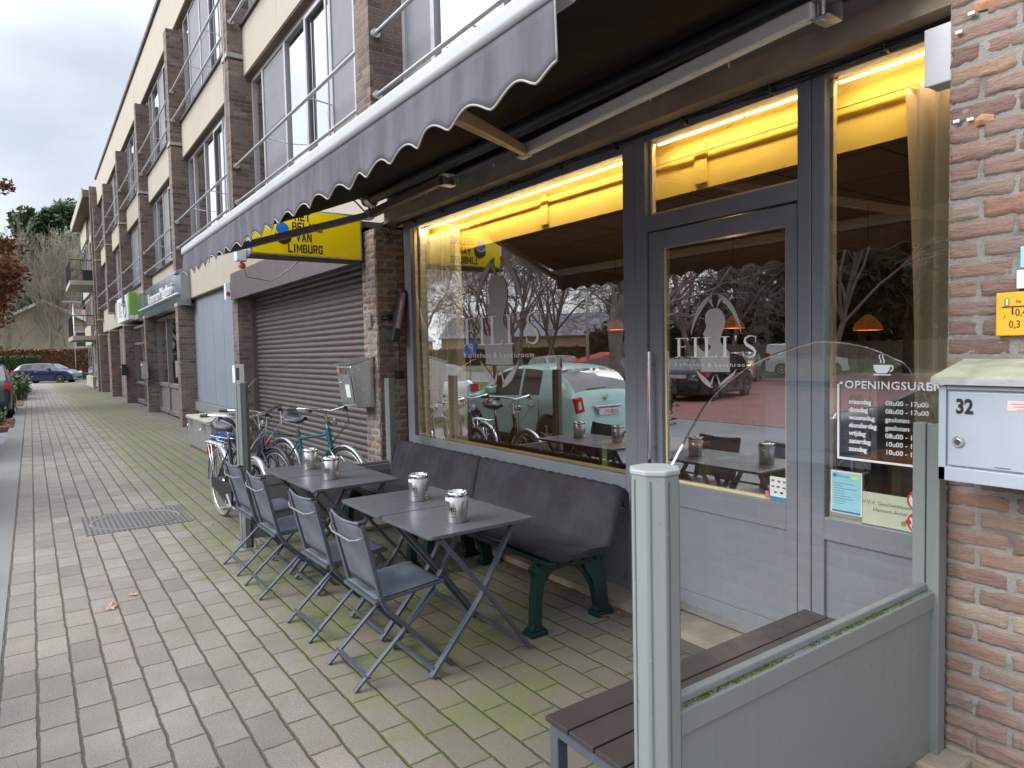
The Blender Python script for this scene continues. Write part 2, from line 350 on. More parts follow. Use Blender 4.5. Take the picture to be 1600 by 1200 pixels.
    h = t.math('ADD', t.math('ADD', t.math('MULTIPLY', mask, .42), t.math('MULTIPLY', edge, .30)), t.math('ADD', tilt, t.math('MULTIPLY', sp, .22)))
    h = t.math('ADD', h, t.math('MULTIPLY', t.noise(g, 30, 4), .25))
    t.pbr(cc, t.math('ADD', .72, t.math('MULTIPLY', t.noise(g, 4, 3), .2)), 0, t.bump(h, .009, 1.0), .3); return t.m
def asphalt_mat(name, a, b, sc=60, big=.6, lines=None):
    t = NT(name); g, x, y, z = t.pos()
    c = t.mix(t.noise(g, sc, 4, .7), a, b); c = t.mix(t.math('MULTIPLY', t.step(t.noise(g, big, 5), .4, .75), .4), c, tuple(k * .6 for k in a))
    t.pbr(c, .85, 0, t.bump(t.noise(g, sc * 2, 3), .004, .5), .3); return t.m
def foliage_mat(name, a, b, c3, rough=.7, sc=1.5):
    t = NT(name); g = t.pos()[0]; oi = t.n('ShaderNodeNewGeometry').outputs['Random Per Island']
    c = t.ramp(oi, [(0, a), (.5, b), (1, c3)]); c = t.mix(t.math('MULTIPLY', t.step(t.noise(g, sc, 3), .4, .65), .4), c, tuple(k * .6 for k in a))
    t.pbr(c, rough, 0, None, .25); return t.m
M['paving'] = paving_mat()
M['asphalt'] = asphalt_mat('asphalt', (.19, .19, .20), (.28, .28, .295))
M['lightroad'] = asphalt_mat('pale_road', (.30, .29, .28), (.38, .37, .35), 40)
M['redpave'] = asphalt_mat('red_brick_paving', (.24, .105, .095), (.36, .17, .155), 9)
M['kerb'] = asphalt_mat('kerb_concrete', (.18, .175, .16), (.26, .25, .23), 50)
M['grass'] = asphalt_mat('grass', (.08, .12, .03), (.18, .21, .07), 20)
M['soil'] = asphalt_mat('leaf_soil', (.09, .055, .035), (.22, .11, .06), 25)
M['land'] = asphalt_mat('far_land', (.07, .085, .03), (.13, .13, .06), .5)
M['leaf_green'] = foliage_mat('evergreen_leaf', (.045, .075, .035), (.075, .12, .05), (.12, .165, .075))
M['leaf_hedge'] = foliage_mat('hedge_leaf', (.03, .065, .015), (.06, .12, .03), (.10, .16, .05))
M['leaf_shrub'] = foliage_mat('shrub_leaf', (.08, .13, .06), (.14, .20, .09), (.20, .26, .14))
M['leaf_beech'] = foliage_mat('copper_beech_leaf', (.13, .05, .025), (.27, .11, .055), (.38, .19, .11))
M['leaf_brown'] = foliage_mat('dry_beech_leaf', (.11, .05, .025), (.22, .105, .05), (.33, .18, .09))
M['bark'] = plain('bark', (.17, .14, .12), .9, 0, .3, 5, .6, 30)
M['barkpale'] = plain('pale_bark', (.24, .205, .16), .9, 0, .25, 5, .5, 30)
M['twig'] = plain('twigs', (.17, .135, .115), .9, 0, .2, 3)

def sheet(name, x0, x1, y0, y1, z, mat, th=.0):
    m = MB(); m.box((x0, y0, z - .3), (x1, y1, z)); return struct(m.build(name, mat))
struct(MB().quad((-900, -900, -.20), (900, -900, -.20), (900, 900, -.20), (-900, 900, -.20)).build('ground', 'land', fixn=False))
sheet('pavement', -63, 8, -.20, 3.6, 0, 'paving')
sheet('kerb', -50, 8, -.50, -.204, -.012, 'kerb')
sheet('road', -63.0, 30, -6.5, -.504, -.115, 'asphalt')
sheet('side_road', -150, -63.004, -14, 30, -.05, 'lightroad')
sheet('parking_area', -21, 30, -34, -6.504, -.105, 'redpave')
sheet('lawn', -62, -21.004, -14, -6.504, -.08, 'grass')
sheet('lane', -130, -21.004, -24, -14.004, -.06, 'lightroad')
# planted strips between the parking bays at the kerb
for (x0, x1, y0, y1) in ((-23.4, -20.6, -2.4, -.42), (-52, -30.2, -2.6, -.3), (-19.6, -19.0, -2.4, -.8)):
    sheet('planting_bed', x0, x1, y0, y1, .015, 'soil')

# ================================================================ apartment building
B = thing('apartment_building', 'three storey brick and beige apartment building with brick fins and shops at street level', 'building', (-23, 3.0, 0))
PIX = [-6.3 - 5.5 * k for k in range(7)]
def rough_bricks(name, faces, parent, L=.215, h=.0703, seed=1, nu=22, nv=7, mats=('brick_geo', 'mortar_geo')):
    """real hand-moulded bricks standing out of their mortar. faces: (origin, u dir, normal, width, z0, z1)"""
    rnd = random.Random(seed); me = MB(); cols = []
    for (o, ud, nd, W, z0, z1) in faces:
        o = Vector(o); ud = Vector(ud); nd = Vector(nd); rows = int((z1 - z0) / h) + 1
        mm0 = len(me.f); me.cur = 1
        nx = max(2, int(W / .011)); nz = int((z1 - z0) / .011)
        def mort(a, b):
            p = o + ud * (a * W) + Vector((0, 0, z0 + (z1 - z0) * b)); q = noise.noise(p * 60) * .005 + noise.noise(p * 17) * .005
            return p + nd * (-.0075 + q)
        me.grid(mort, nx, nz); cols += [(.5, .5, .5)] * (len(me.f) - mm0)
        for r in range(rows):
            zb = z0 + r * h; u = -rnd.uniform(0, .004); k = 0
            first = L * .5 if (r % 2) else L
            if r == 0: pass
            while u < W - .02:
                ln = first if k == 0 else (L * rnd.choice((.98, 1, 1.02))); k += 1
                ue = min(u + ln, W + .004); g = rnd.uniform(.004, .008)
                a0 = u + (g if k > 1 else 0); a1 = ue - (g if ue < W else 0); b0 = zb + rnd.uniform(.001, .005); b1 = min(z1, zb + h - rnd.uniform(.002, .006))
                u = ue
                if a1 - a0 < .02 or b1 - b0 < .02: continue
                out = rnd.uniform(-.003, .005); tl = rnd.uniform(-.003, .003); sk = rnd.uniform(-.003, .003); sd = rnd.uniform(0, 99)
                f0 = len(me.f); me.cur = 0
                def fn(a, b, a0=a0, a1=a1, b0=b0, b1=b1, out=out, tl=tl, sk=sk, sd=sd):
                    e = min(a, 1 - a) * (a1 - a0); e2 = min(b, 1 - b) * (b1 - b0); ed = min(e, e2)
                    P = o + ud * (a0 + (a1 - a0) * a) + Vector((0, 0, b0 + (b1 - b0) * b + sk * (a - .5)))
                    wob = noise.noise(P * 22 + Vector((sd, 0, 0)))
                    dep = out + tl * (a - .5) + noise.noise(Vector((P.x * 14 + P.y * 14 + sd, P.z * 55, sd))) * .0045 + noise.noise(P * 75) * .0038 + noise.noise(P * 150) * .0015 - .010 * max(0, 1 - ed / .0028) ** 2 - .0015 * max(0, 1 - ed / .009) - .004 * max(0, noise.noise(P * 38 + Vector((0, sd, 0))) - .25) * max(0, 1 - ed / .03) * 6
                    if e2 < 1e-6: P.z += wob * .006
                    if e < 1e-6: P += ud * (wob * .007) * (1 if (a0 > .001 and a1 < W - .001) else .3)
                    return P + nd * dep
                me.grid(fn, max(4, int(nu * ln / L)), nv)
                cols += [(rnd.random(), rnd.random(), rnd.random())] * (len(me.f) - f0)
    ob = me.build(name, list(mats), parent, smooth=True)
    ca = ob.data.attributes.new('tint', 'FLOAT_COLOR', 'FACE')
    for i, c in enumerate(cols): ca.data[i].color = (*c, 1)
    return ob
def brick_geo():
    t = NT('hand_moulded_brick'); g, x, y, z = t.pos(); at = t.n('ShaderNodeAttribute'); at.attribute_name = 'tint'; sp = t.n('ShaderNodeSeparateColor'); t.link(at.outputs['Color'], sp.inputs[0])
    c = t.ramp(sp.outputs[0], [(0, (.25, .165, .14)), (.22, (.31, .20, .165)), (.45, (.35, .235, .19)), (.68, (.36, .24, .185)), (.84, (.31, .235, .20)), (.94, (.42, .335, .24)), (1, (.36, .20, .14))])
    st = t.noise(t.comb(t.math('MULTIPLY', t.math('ADD', x, y), 22), t.math('MULTIPLY', sp.outputs[1], 30), t.math('MULTIPLY', z, 95)), 1.3, 6, .68, dist=.6)
    c = t.mix(t.math('MULTIPLY', t.step(st, .44, .28), .6), c, (.08, .058, .048))
    c = t.mix(t.math('MULTIPLY', t.step(st, .58, .8), .45), c, (.42, .29, .21))
    c = t.mix(t.math('MULTIPLY', t.step(t.noise(g, 7, 4), .52, .75), .45), c, (.33, .28, .24))
    c = t.mix(t.step(t.noise(g, 260, 2), .68, .76), c, (.5, .42, .35))
    h = t.math('ADD', t.math('MULTIPLY', st, 1.0), t.math('MULTIPLY', t.noise(g, 190, 4, .7), .5))
    t.pbr(c, .92, 0, t.bump(h, .010, 1.0), .2); return t.m
def mortar_geo():
    t = NT('lime_mortar'); g = t.pos()[0]
    c = t.mix(t.noise(g, 60, 5, .7), (.34, .325, .30), (.60, .58, .545)); c = t.mix(t.math('MULTIPLY', t.step(t.noise(g, 5, 4), .5, .7), .6), c, (.15, .13, .11))
    t.pbr(c, .95, 0, t.bump(t.noise(g, 170, 5, .75), .014, 1.0), .1); return t.m
M['brick_geo'] = brick_geo(); M['mortar_geo'] = mortar_geo()

# ground floor piers (the two nearest with modelled bricks)
rough_bricks('brick_pier', [((-1.15, 2.80, 0), (1, 0, 0), (0, -1, 0), 1.05, 0, 2.86)], B, seed=5)
MB().box((-1.145, 2.815, 0), (1.5, 3.4, 2.86)).build('pier_core', 'brick', B)
rough_bricks('brick_pier', [((-6.65, 2.82, 0), (1, 0, 0), (0, -1, 0), .35, 0, 2.84), ((-6.3, 2.82, 0), (0, 1, 0), (1, 0, 0), .30, 0, 2.84)], B, seed=9, nu=6, nv=3)
MB().box((-6.64, 2.835, 0), (-6.315, 3.4, 2.84)).build('pier_core', 'brick', B)
for k in range(1, 7):
    x = PIX[k]
    MB().box((x - .35, 2.82, 0), (x, 3.5, 2.80)).build('brick_pier', 'brick', B)
    MB().box((x - .37, 2.81, 2.80), (x + .02, 3.4, 2.87)).build('pier_cap', 'concrete', B)
# spandrel bands
def band(z0, z1, y0, name, x0=-39.95, x1=3.0):
    o = MB().box((x0, y0, z0), (x1, 3.30, z1)).build(name, 'beige', B); return o
band(2.97, 4.08, 3.06, 'spandrel'); band(6.19, 7.02, 3.06, 'spandrel'); band(9.30, 10.55, 3.06, 'roof_fascia')
for z in (2.963, 6.183, 9.293): MB().box((-39.9, 3.075, z - .012), (3, 3.30, z + .006)).build('soffit', 'soffit', B)
MB().box((-40, 3.0, 10.55), (3, 3.6, 10.66)).build('roof_edge', 'dark_edge', B)
MB().box((-40, 3.6, 2.9), (3, 9, 10.5)).box((-40, 3.3, 10.5), (3, 9, 10.6)).build('rear_volume', 'soffit', B)
for k in range(-1, 7):
    x = -6.3 - 5.5 * k
    for (z0, z1) in ((3.62, 6.42), (6.53, 9.05)):
        MB().box((x - .35, 2.82, z0), (x, 3.5, z1)).build('brick_fin', 'brick', B)
        MB().box((x - .365, 2.80, z0 - .075), (x + .015, 3.09, z0 - .002)).build('fin_ledge', 'concrete', B)
# upper windows
M['blind'] = plain('grey_blind', srgb(120, 122, 128), .8, 0, .05, 2)
M['netcurtain'] = plain('net_curtain', srgb(196, 200, 196), .8, 0, .05, 3)
M['dimroom'] = plain('dim_room', (.05, .048, .045), .9)
def upper_window(x1, z0, z1, seed):
    x0 = x1 - 5.15; rn = random.Random(seed); fr = MB(); yf = 3.21
    fr.box((x0, yf - .03, z0), (x1, yf + .05, z0 + .07)).box((x0, yf - .03, z1 - .07), (x1, yf + .05, z1))
    cuts = [x0, x0 + .62, x0 + 1.75, x0 + 2.65, x0 + 3.55, x0 + 4.30, x1]
    for i, c in enumerate(cuts):
        w = .035 if 0 < i < 6 else .06
        a = c - (w if i else 0); b = c + (w if i < 6 else 0); fr.box((a, yf - .032, z0 + .07), (b, yf + .05, z1 - .07))
    for i in (3,):   # opening sashes stand proud
        a, b = cuts[i] + .05, cuts[i + 1] - .05; za, zb = z0 + .09, z1 - .09
        fr.box((a, yf - .055, za), (a + .05, yf - .033, zb)).box((b - .05, yf - .055, za), (b, yf - .033, zb)).box((a + .05, yf - .055, za), (b - .05, yf - .033, za + .05)).box((a + .05, yf - .055, zb - .05), (b - .05, yf - .033, zb))
    w = fr.build('window', 'winframe', B)
    MB().plate((x0, yf + .005, z0 + .05), (x1, yf + .017, z1 - .05)).build('pane', 'glassup', w)
    bl = MB(); nc = MB()
    for i in range(6):
        a, b = cuts[i] + .03, cuts[i + 1] - .03; k = (i in (1, 4)) if seed == 1 else rn.random() < .4
        if k: MB().box((a + .01, yf - .012, z0 + .08), (b - .01, yf - .002, z1 - .08)).box((a + .01, yf - .016, (z0 + z1) / 2 - .01), (b - .01, yf - .011, (z0 + z1) / 2 + .01)).build('screen_panel', 'blind', w)
        elif i in (0, 2) or rn.random() < .55:
            nc = MB(); n = max(6, int((b - a) / .03)); nc.grid(lambda u, v, a=a, b=b: (a + (b - a) * u, yf + .14 + .02 * math.sin(u * (b - a) * 70), z0 + .05 + (z1 - z0 - .1) * v), n, 1); nc.build('net_curtain', 'netcurtain', w, smooth=True)
    if bl.v: bl.build('blind', 'blind', w)
    MB().box((x0, 3.56, z0), (x1, 3.59, z1)).build('room_back', 'dimroom', w)
    MB().box((x0 - .0, 3.02, z0 - .055), (x1, 3.21, z0 - .005)).build('sill', 'dark_edge', B)
    ra = MB()
    for z in ((4.12, 4.71) if z0 < 5 else (7.0, 7.64)):
        ra.tube([(x0 + .03, 2.88, z), (x1 - .03, 2.88, z)], .021, 10)
        for xx in (x0 + .03, x1 - .03): ra.lathe((xx, 2.88, z), [(.045, -.02), (.045, .02)], 12, 'x')
        for xx in (x0 + 1.75, x0 + 3.55): ra.tube([(xx, 2.88, z), (xx, 3.18, z - .03)], .009, 6)
    ra.build('railing', 'alum', B, smooth=True, auto=40)
for k in range(7):
    upper_window(PIX[0] + 5.15 - 5.5 * k, 4.08, 6.17, 1 if k == 1 else k + 3)
    upper_window(PIX[0] + 5.15 - 5.5 * k, 7.02, 9.28, k + 20)
# loose cable down the fins
for k, (x, yy) in enumerate(((-11.83, 2.80), (-22.8, 2.80))):
    MB().tube([(x - .1, yy, 9.6), (x - .12, yy, 7.2), (x - .1, yy, 6.4), (x - .16, yy - .01, 5.0), (x - .12, yy, 3.7), (x + .05, yy + .1, 3.3)], .009, 5).build('facade_cable', 'cablewhite', B, smooth=True)

# ---- bay 2: shuttered shop with roller shutter
sh = MB(); x0, x1 = -11.8, -6.65; zz = .05; pts = []
n = 0
while zz < 2.62:
    s_ = .072
    for a, d in ((0, 0.0), (.12, .012), (.3, .025), (.5, .030), (.7, .025), (.88, .012), (.94, .001)):
        pts.append((3.115 - d, zz + a * s_))
    zz += s_
sh.grid(lambda u, v: (x0 + (x1 - x0) * u, pts[min(int(v * (len(pts) - 1) + .5), len(pts) - 1)][0], pts[min(int(v * (len(pts) - 1) + .5), len(pts) - 1)][1]), 1, len(pts) - 1)
M['shutter'] = streaky('brown_grey_shutter', srgb(104, 95, 92), .38, .25, .30, 5, .05, .5)
M['fascia'] = streaky('mauve_brown_fascia', srgb(98, 89, 90), .5, .1, .3, 4, .05, .4)
shp = sh.build('roller_shutter', 'shutter', B, smooth=False)
MB().box((x0, 3.02, .0), (x0 + .07, 3.13, 2.62)).box((x1 - .05, 3.02, 0), (x1, 3.13, 2.62)).box((x0, 3.06, 0), (x1, 3.13, .05)).build('shutter_rail', 'shutter', shp)
MB().box((x0, 3.2, 0), (x1, 3.25, 2.9)).build('shop_wall', 'dimroom', B)
MB().box((-11.93, 2.755, 2.54), (-6.62, 2.81, 2.965)).box((-11.93, 2.81, 2.54), (-11.9, 3.0, 2.965)).box((-11.9, 2.81, 2.90), (-6.62, 3.06, 2.96)).box((-11.8, 2.81, 2.60), (-6.65, 3.1, 2.63)).build('shutter_fascia', 'fascia', B)
# ---- bay 3: grey boarded front
M['greyboard'] = streaky('blue_grey_board', srgb(134, 142, 152), .5, .1, .22, 5, .05, .4)
bd = MB()
for i in range(5): bd.box((-17.3 + i * .97 + .006, 3.165, .60), (-17.3 + (i + 1) * .97 - .006, 3.195, 2.96))
bd.build('boarding', 'greyboard', B)
MB().box((-17.3, 3.20, 0), (-12.15, 3.26, 2.96)).build('dark_backing', 'dimroom', B)
MB().box((-17.28, 3.10, .385), (-12.17, 3.20, .59)).build('board_rail', 'grey_alu', B)
MB().box((-17.28, 3.17, .0), (-12.17, 3.20, .38)).build('plinth', 'concrete', B)
# ---- bay 4: glazed shop with metal fascia and letters
M['metalfascia'] = plain('polished_metal_fascia', srgb(150, 156, 166), .22, .75, .18, 1.1, .35, 3, 'pos')
MB().box((-24.6, 2.86, 2.80), (-17.0, 3.055, 3.62)).build('sign_fascia', 'metalfascia', B)
text('fascia_lettering', 'Kamomen Magaboni', .40, (-22.0, 2.835, 3.14), FAC, 'white', B, xs=1.2, ext=.02, bold=.0)
MB().tube([(-23.9, 2.80, 3.08), (-17.1, 2.80, 3.08)], .02, 6).build('fascia_rail', 'white', B)
fr = MB()
for a, b in ((-22.8, -22.7), (-21.1, -21.0), (-19.5, -19.42), (-17.76, -17.65)): fr.box((a, 3.120, .05), (b, 3.220, 2.78))
fr.box((-22.7, 3.120, .05), (-17.76, 3.220, .16)).box((-22.7, 3.120, .80), (-17.76, 3.220, .9)).box((-22.7, 3.120, 2.68), (-17.76, 3.220, 2.78)).box((-22.7, 3.165, .16), (-17.76, 3.180, .80))
M['shopframe'] = plain('taupe_frame', srgb(120, 114, 110), .5)
sf = fr.build('shop_front', 'shopframe', B)
MB().plate((-22.75, 3.180, .85), (-17.7, 3.190, 2.72)).build('pane', 'glassup', sf)
MB().box((-22.75, 3.6, 0), (-17.7, 3.62, 2.8)).build('room_back', 'dimroom', sf)
st = MB()
for (a, b, z0, z1) in ((-19.1, -18.4, 2.1, 2.26), (-19.2, -18.3, 1.86, 1.94), (-19.2, -18.4, 1.62, 1.70)): st.box((a, 3.170, z0), (b, 3.175, z1))
st.build('window_sticker', 'frost', sf)
# ---- bay 5: green and white signs, posters in the door
M['green'] = plain('lime_green_sign', srgb(120, 170, 70), .45, 0, .05, 2)
MB().box((-24.9, 2.62, 3.02), (-24.6, 2.855, 3.72)).build('green_sign', 'green', B, bevel=.01)
w5 = MB().box((-30.9, 2.875, 3.0), (-27.4, 3.055, 3.9)).build('white_sign', 'white', B)
wl_ = MB()
for i in range(8): wl_.box((-30.3, 2.868, 3.2 + i * .075), (-30.3 + random.Random(i).uniform(.5, 1.1), 2.874, 3.225 + i * .075))
wl_.tube([(-28.3 + .38 * math.cos(a * .4), 2.87, 3.42 + .3 * math.sin(a * .4)) for a in range(17)], .018, 5)
wl_.build('sign_print', 'inkgrey', w5)
fr = MB()
for a, b in ((-28.3, -28.2), (-26.1, -26.0), (-24.7, -24.6), (-23.25, -23.15)): fr.box((a, 3.120, .05), (b, 3.220, 2.76))
fr.box((-28.2, 3.120, .05), (-23.25, 3.220, .16)).box((-28.2, 3.120, .72), (-23.25, 3.220, .8)).box((-28.2, 3.120, 2.1), (-23.25, 3.220, 2.18)).box((-28.2, 3.120, 2.68), (-23.25, 3.220, 2.76))
sf = fr.build('shop_front', 'shopframe', B)
MB().plate((-28.25, 3.180, .1), (-23.2, 3.190, 2.72)).build('pane', 'glassup', sf); MB().box((-28.25, 3.6, 0), (-23.2, 3.62, 2.8)).build('room_back', 'dimroom', sf)
for (a, b, z0, z1, c) in ((-26.0, -25.4, 1.5, 1.95, 'pink'), (-25.9, -25.3, .95, 1.4, 'white'), (-25.8, -25.2, .3, .7, 'green')):
    if c == 'pink': M['pink'] = plain('pink_print', srgb(200, 110, 150), .6)
    MB().box((a, 3.165, z0), (b, 3.172, z1)).build('poster', c, sf)
MB().box((-28.3, 3.170, 0), (-39.8, 3.220, 2.9)).build('recessed_wall', 'brick', B)
for x in (-31.2, -36.5): MB().box((x, 3.120, .1), (x - 1.1, 3.165, 2.3)).build('entrance_door', 'shopframe', B)

# ================================================================ corner building with balconies
E2 = thing('corner_building', 'brick corner building with two concrete balconies and overhanging eaves at the street end', 'building', (-45, 3.0, 0))
MB().box((-51.6, 3.05, 0), (-39.96, 9, 9.7)).build('wall', 'brick', E2)
MB().box((-40.35, 2.75, 0), (-39.96, 3.05, 10.2)).build('end_pier', 'brick', E2)
MB().box((-51.9, 2.5, 9.75), (-40.4, 9.5, 10.1)).build('eaves', 'soffit', E2)
MB().box((-51.9, 2.45, 9.7), (-40.4, 2.5, 10.18)).build('gutter', 'concrete', E2)
for z0, z1 in ((.6, 2.5), (3.6, 5.2), (6.4, 8.4)):
    for xa in (-50.9, -49.6, -48.3, -44.6, -43.4, -42.2):
        w = MB().box((xa, 2.98, z0 if xa < -45 else z0 - .5), (xa + .95, 3.04, z1)).build('window', 'winframe', E2)
        MB().plate((xa + .08, 2.965, (z0 if xa < -45 else z0 - .5) + .08), (xa + .87, 2.975, z1 - .08)).build('pane', 'glassup', w)
for z0, z1 in ((2.5, 3.6), (5.4, 6.4), (8.5, 9.6)):
    MB().box((-51.4, 2.93, z0), (-46.3, 3.045, z1)).build('spandrel', 'beige', E2)
MB().box((-51.6, 2.90, .0), (-46.2, 3.045, .62)).build('plinth', 'concrete', E2)
for z, nm in ((2.62, 'a'), (5.42, 'b')):
    bal = MB().box((-45.8, 1.80, z), (-41.0, 3.04, z + .22)).build('balcony', 'concrete', E2)
    bar = MB().beam((-45.75, 1.84, z + 1.25), (-41.05, 1.84, z + 1.25), .04, .04).beam((-41.05, 1.84, z + 1.25), (-41.05, 3.0, z + 1.25), .04, .04)
    for i in range(40): bar.beam((-45.75 + i * .12, 1.84, z + .24), (-45.75 + i * .12, 1.84, z + 1.25), .018, .018)
    for y in (1.84, 2.3, 2.7, 3.0): bar.beam((-41.05, y, z + .22), (-41.05, y, z + 1.25), .02, .02)
    bar.beam((-41.05, 1.84, z + .75), (-41.05, 3.0, z + .75), .02, .02)
    bar.build('balcony_railing', 'black', bal)
MB().box((-41.0, 2.35, 5.64), (-41.4, 2.9, 6.15)).build('balcony_box', 'black', E2)
MB().tube([(-42.0, 2.86, 2.6), (-42.0, 2.80, 2.3), (-42.1, 2.88, 2.0), (-42.1, 2.88, .25), (-42.2, 2.7, .08)], .05, 8).build('downpipe', 'alum', E2, smooth=True)
# ================================================================ café shopfront (bay of the near shop)
YF = 3.08   # front face of the frames
SF = MB()
def fb(m, x0, x1, z0, z1, y=YF, d=.08): m.box((x0, y, z0), (x1, y + d, z1))
M['slab'] = plain('worn_stone_sill', srgb(150, 138, 122), .9, 0, .2, 5, .5, 60, 'pos')
MB().box((-6.29, 2.90, -.02), (-2.70, 3.3, .045)).box((-2.69, 2.86, -.02), (-1.16, 3.3, .04)).build('door_step', 'slab', B)
# window frame
fr = MB()
fb(fr, -6.20, -6.06, .045, 2.90); fb(fr, -3.13, -3.025, .045, 2.90); fb(fr, -6.06, -3.13, .705, .79); fb(fr, -6.06, -3.13, 2.815, 2.90)
wf = fr.build('shop_window_frame', 'frame', B, bevel=.004)
MB().plate((-6.06, 3.105, .79), (-3.13, 3.115, 2.815)).build('pane', 'glassshop', wf)
MB().box((-6.06, YF + .018, .045), (-3.13, YF + .07, .705)).build('lower_panel', 'panel', B)
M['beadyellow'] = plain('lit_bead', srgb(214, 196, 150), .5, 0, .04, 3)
def bead(x0, x1, z0, z1):
    m = MB(); w = .016; y = 3.118
    m.box((x0, y, z0), (x0 + w, y + .03, z1)).box((x1 - w, y, z0), (x1, y + .03, z1)).box((x0 + w, y, z0), (x1 - w, y + .03, z0 + w)); return m
bead(-6.055, -3.135, .795, 2.81).build('glazing_bead', 'beadyellow', wf)
# mullions, door frame, transom, right light
fr = MB()
fb(fr, -3.02, -2.935, .045, 2.90, YF - .006); fb(fr, -1.935, -1.865, .045, 2.90); fb(fr, -1.86, -1.795, .045, 2.90); fb(fr, -1.16, -1.10, .045, 2.9)
fb(fr, -2.935, -1.935, 2.305, 2.395, YF - .003); fb(fr, -2.935, -1.935, 2.84, 2.90); fb(fr, -1.795, -1.16, 2.845, 2.90)
fb(fr, -1.795, -1.16, .665, .775, YF - .002)
df = fr.build('door_frame', 'frame', B, bevel=.004)
MB().plate((-2.935, 3.12, 2.395), (-1.935, 3.13, 2.84)).build('transom_pane', 'glassshop', df)
MB().plate((-1.795, 3.105, .775), (-1.16, 3.115, 2.845)).build('side_pane', 'glassshop', df)
bead(-1.79, -1.165, .78, 2.84).build('glazing_bead', 'beadyellow', df); bead(-2.93, -1.94, 2.40, 2.835).build('glazing_bead', 'beadyellow', df)
MB().box((-1.795, YF + .02, .045), (-1.16, YF + .06, .665)).build('side_panel', 'panel', B)
# door leaf
fr = MB(); x0, x1, z0, z1 = -2.925, -1.945, .075, 2.295; yd = YF + .012; gx0, gx1, gz0, gz1 = -2.83, -2.005, .80, 2.195
fr.box((x0, yd, z0), (gx0, yd + .065, z1)).box((gx1, yd, z0), (x1, yd + .065, z1)).box((gx0, yd, gz1), (gx1, yd + .065, z1)).box((gx0, yd, .665), (gx1, yd + .065, gz0)).box((gx0, yd, z0), (gx1, yd + .065, .17)).box((gx0, yd + .012, .17), (gx1, yd + .05, .665))
dr = fr.build('entrance_door', 'frame', B, bevel=.003)
MB().plate((gx0, yd + .028, gz0), (gx1, yd + .038, gz1)).build('pane', 'glassdoor', dr); bead(gx0 + .003, gx1 - .003, gz0, gz1).build('glazing_bead', 'beadyellow', dr)
h = MB(); h.tube([(-2.885, yd - .05, .93), (-2.885, yd - .05, 1.58)], .014, 12)
for z in (1.0, 1.5): h.tube([(-2.885, yd - .05, z), (-2.885, yd + .005, z)], .009, 8)
h.build('door_handle', 'chrome', dr, smooth=True, auto=40)
MB().box((x0, yd - .012, .055), (x1, yd + .0, .10)).build('weather_bar', 'alum', dr)
# dark head above the glazing, cable run
MB().box((-6.29, 3.03, 2.903), (-1.15, 3.10, 2.935)).build('head_trim', 'framedark', B)
cb = MB(); rn = random.Random(4)
for q in range(6):
    pts = []; ph = rn.uniform(0, 6)
    for i in range(46):
        x = -6.3 + i * 5.15 / 45; pts.append((x, 3.045 - .008 * (q % 3), 2.872 + .010 * math.sin(x * 2.1 + ph) + .011 * math.sin(x * 5.3 + ph * 2) + .006 * q - .012))
    cb.tube(pts, .0055, 5)
for q in range(9): 
    x = -5.9 + q * .55; cb.box((x, 3.015, 2.845), (x + .007, 3.07, 2.90))
tag(cb.build('cable_bundle', 'cable', None, smooth=True), 'bundle of black cables clipped along the top of the café windows under the beam', 'cables')
cb = MB()
for q in range(5):
    a = rn.uniform(0, 6); cx, cy, cz = -6.2 + rn.uniform(-.05, .12), 2.86 + rn.uniform(-.03, .06), 2.80 + rn.uniform(-.06, .04); r = rn.uniform(.04, .09)
    cb.tube([(cx + r * math.cos(a + t * .55), cy + .4 * r * math.sin(a + t * .9), cz + r * math.sin(a + t * .55)) for t in range(11)], .004, 5)
tag(cb.build('cable_coil', 'cable', None, smooth=True), 'tangle of loose black cables at the corner of pier and café window', 'cables')
MB().box((-6.3, 2.925, 2.885), (-1.15, 3.08, 3.0)).build('beam', 'beam', B)

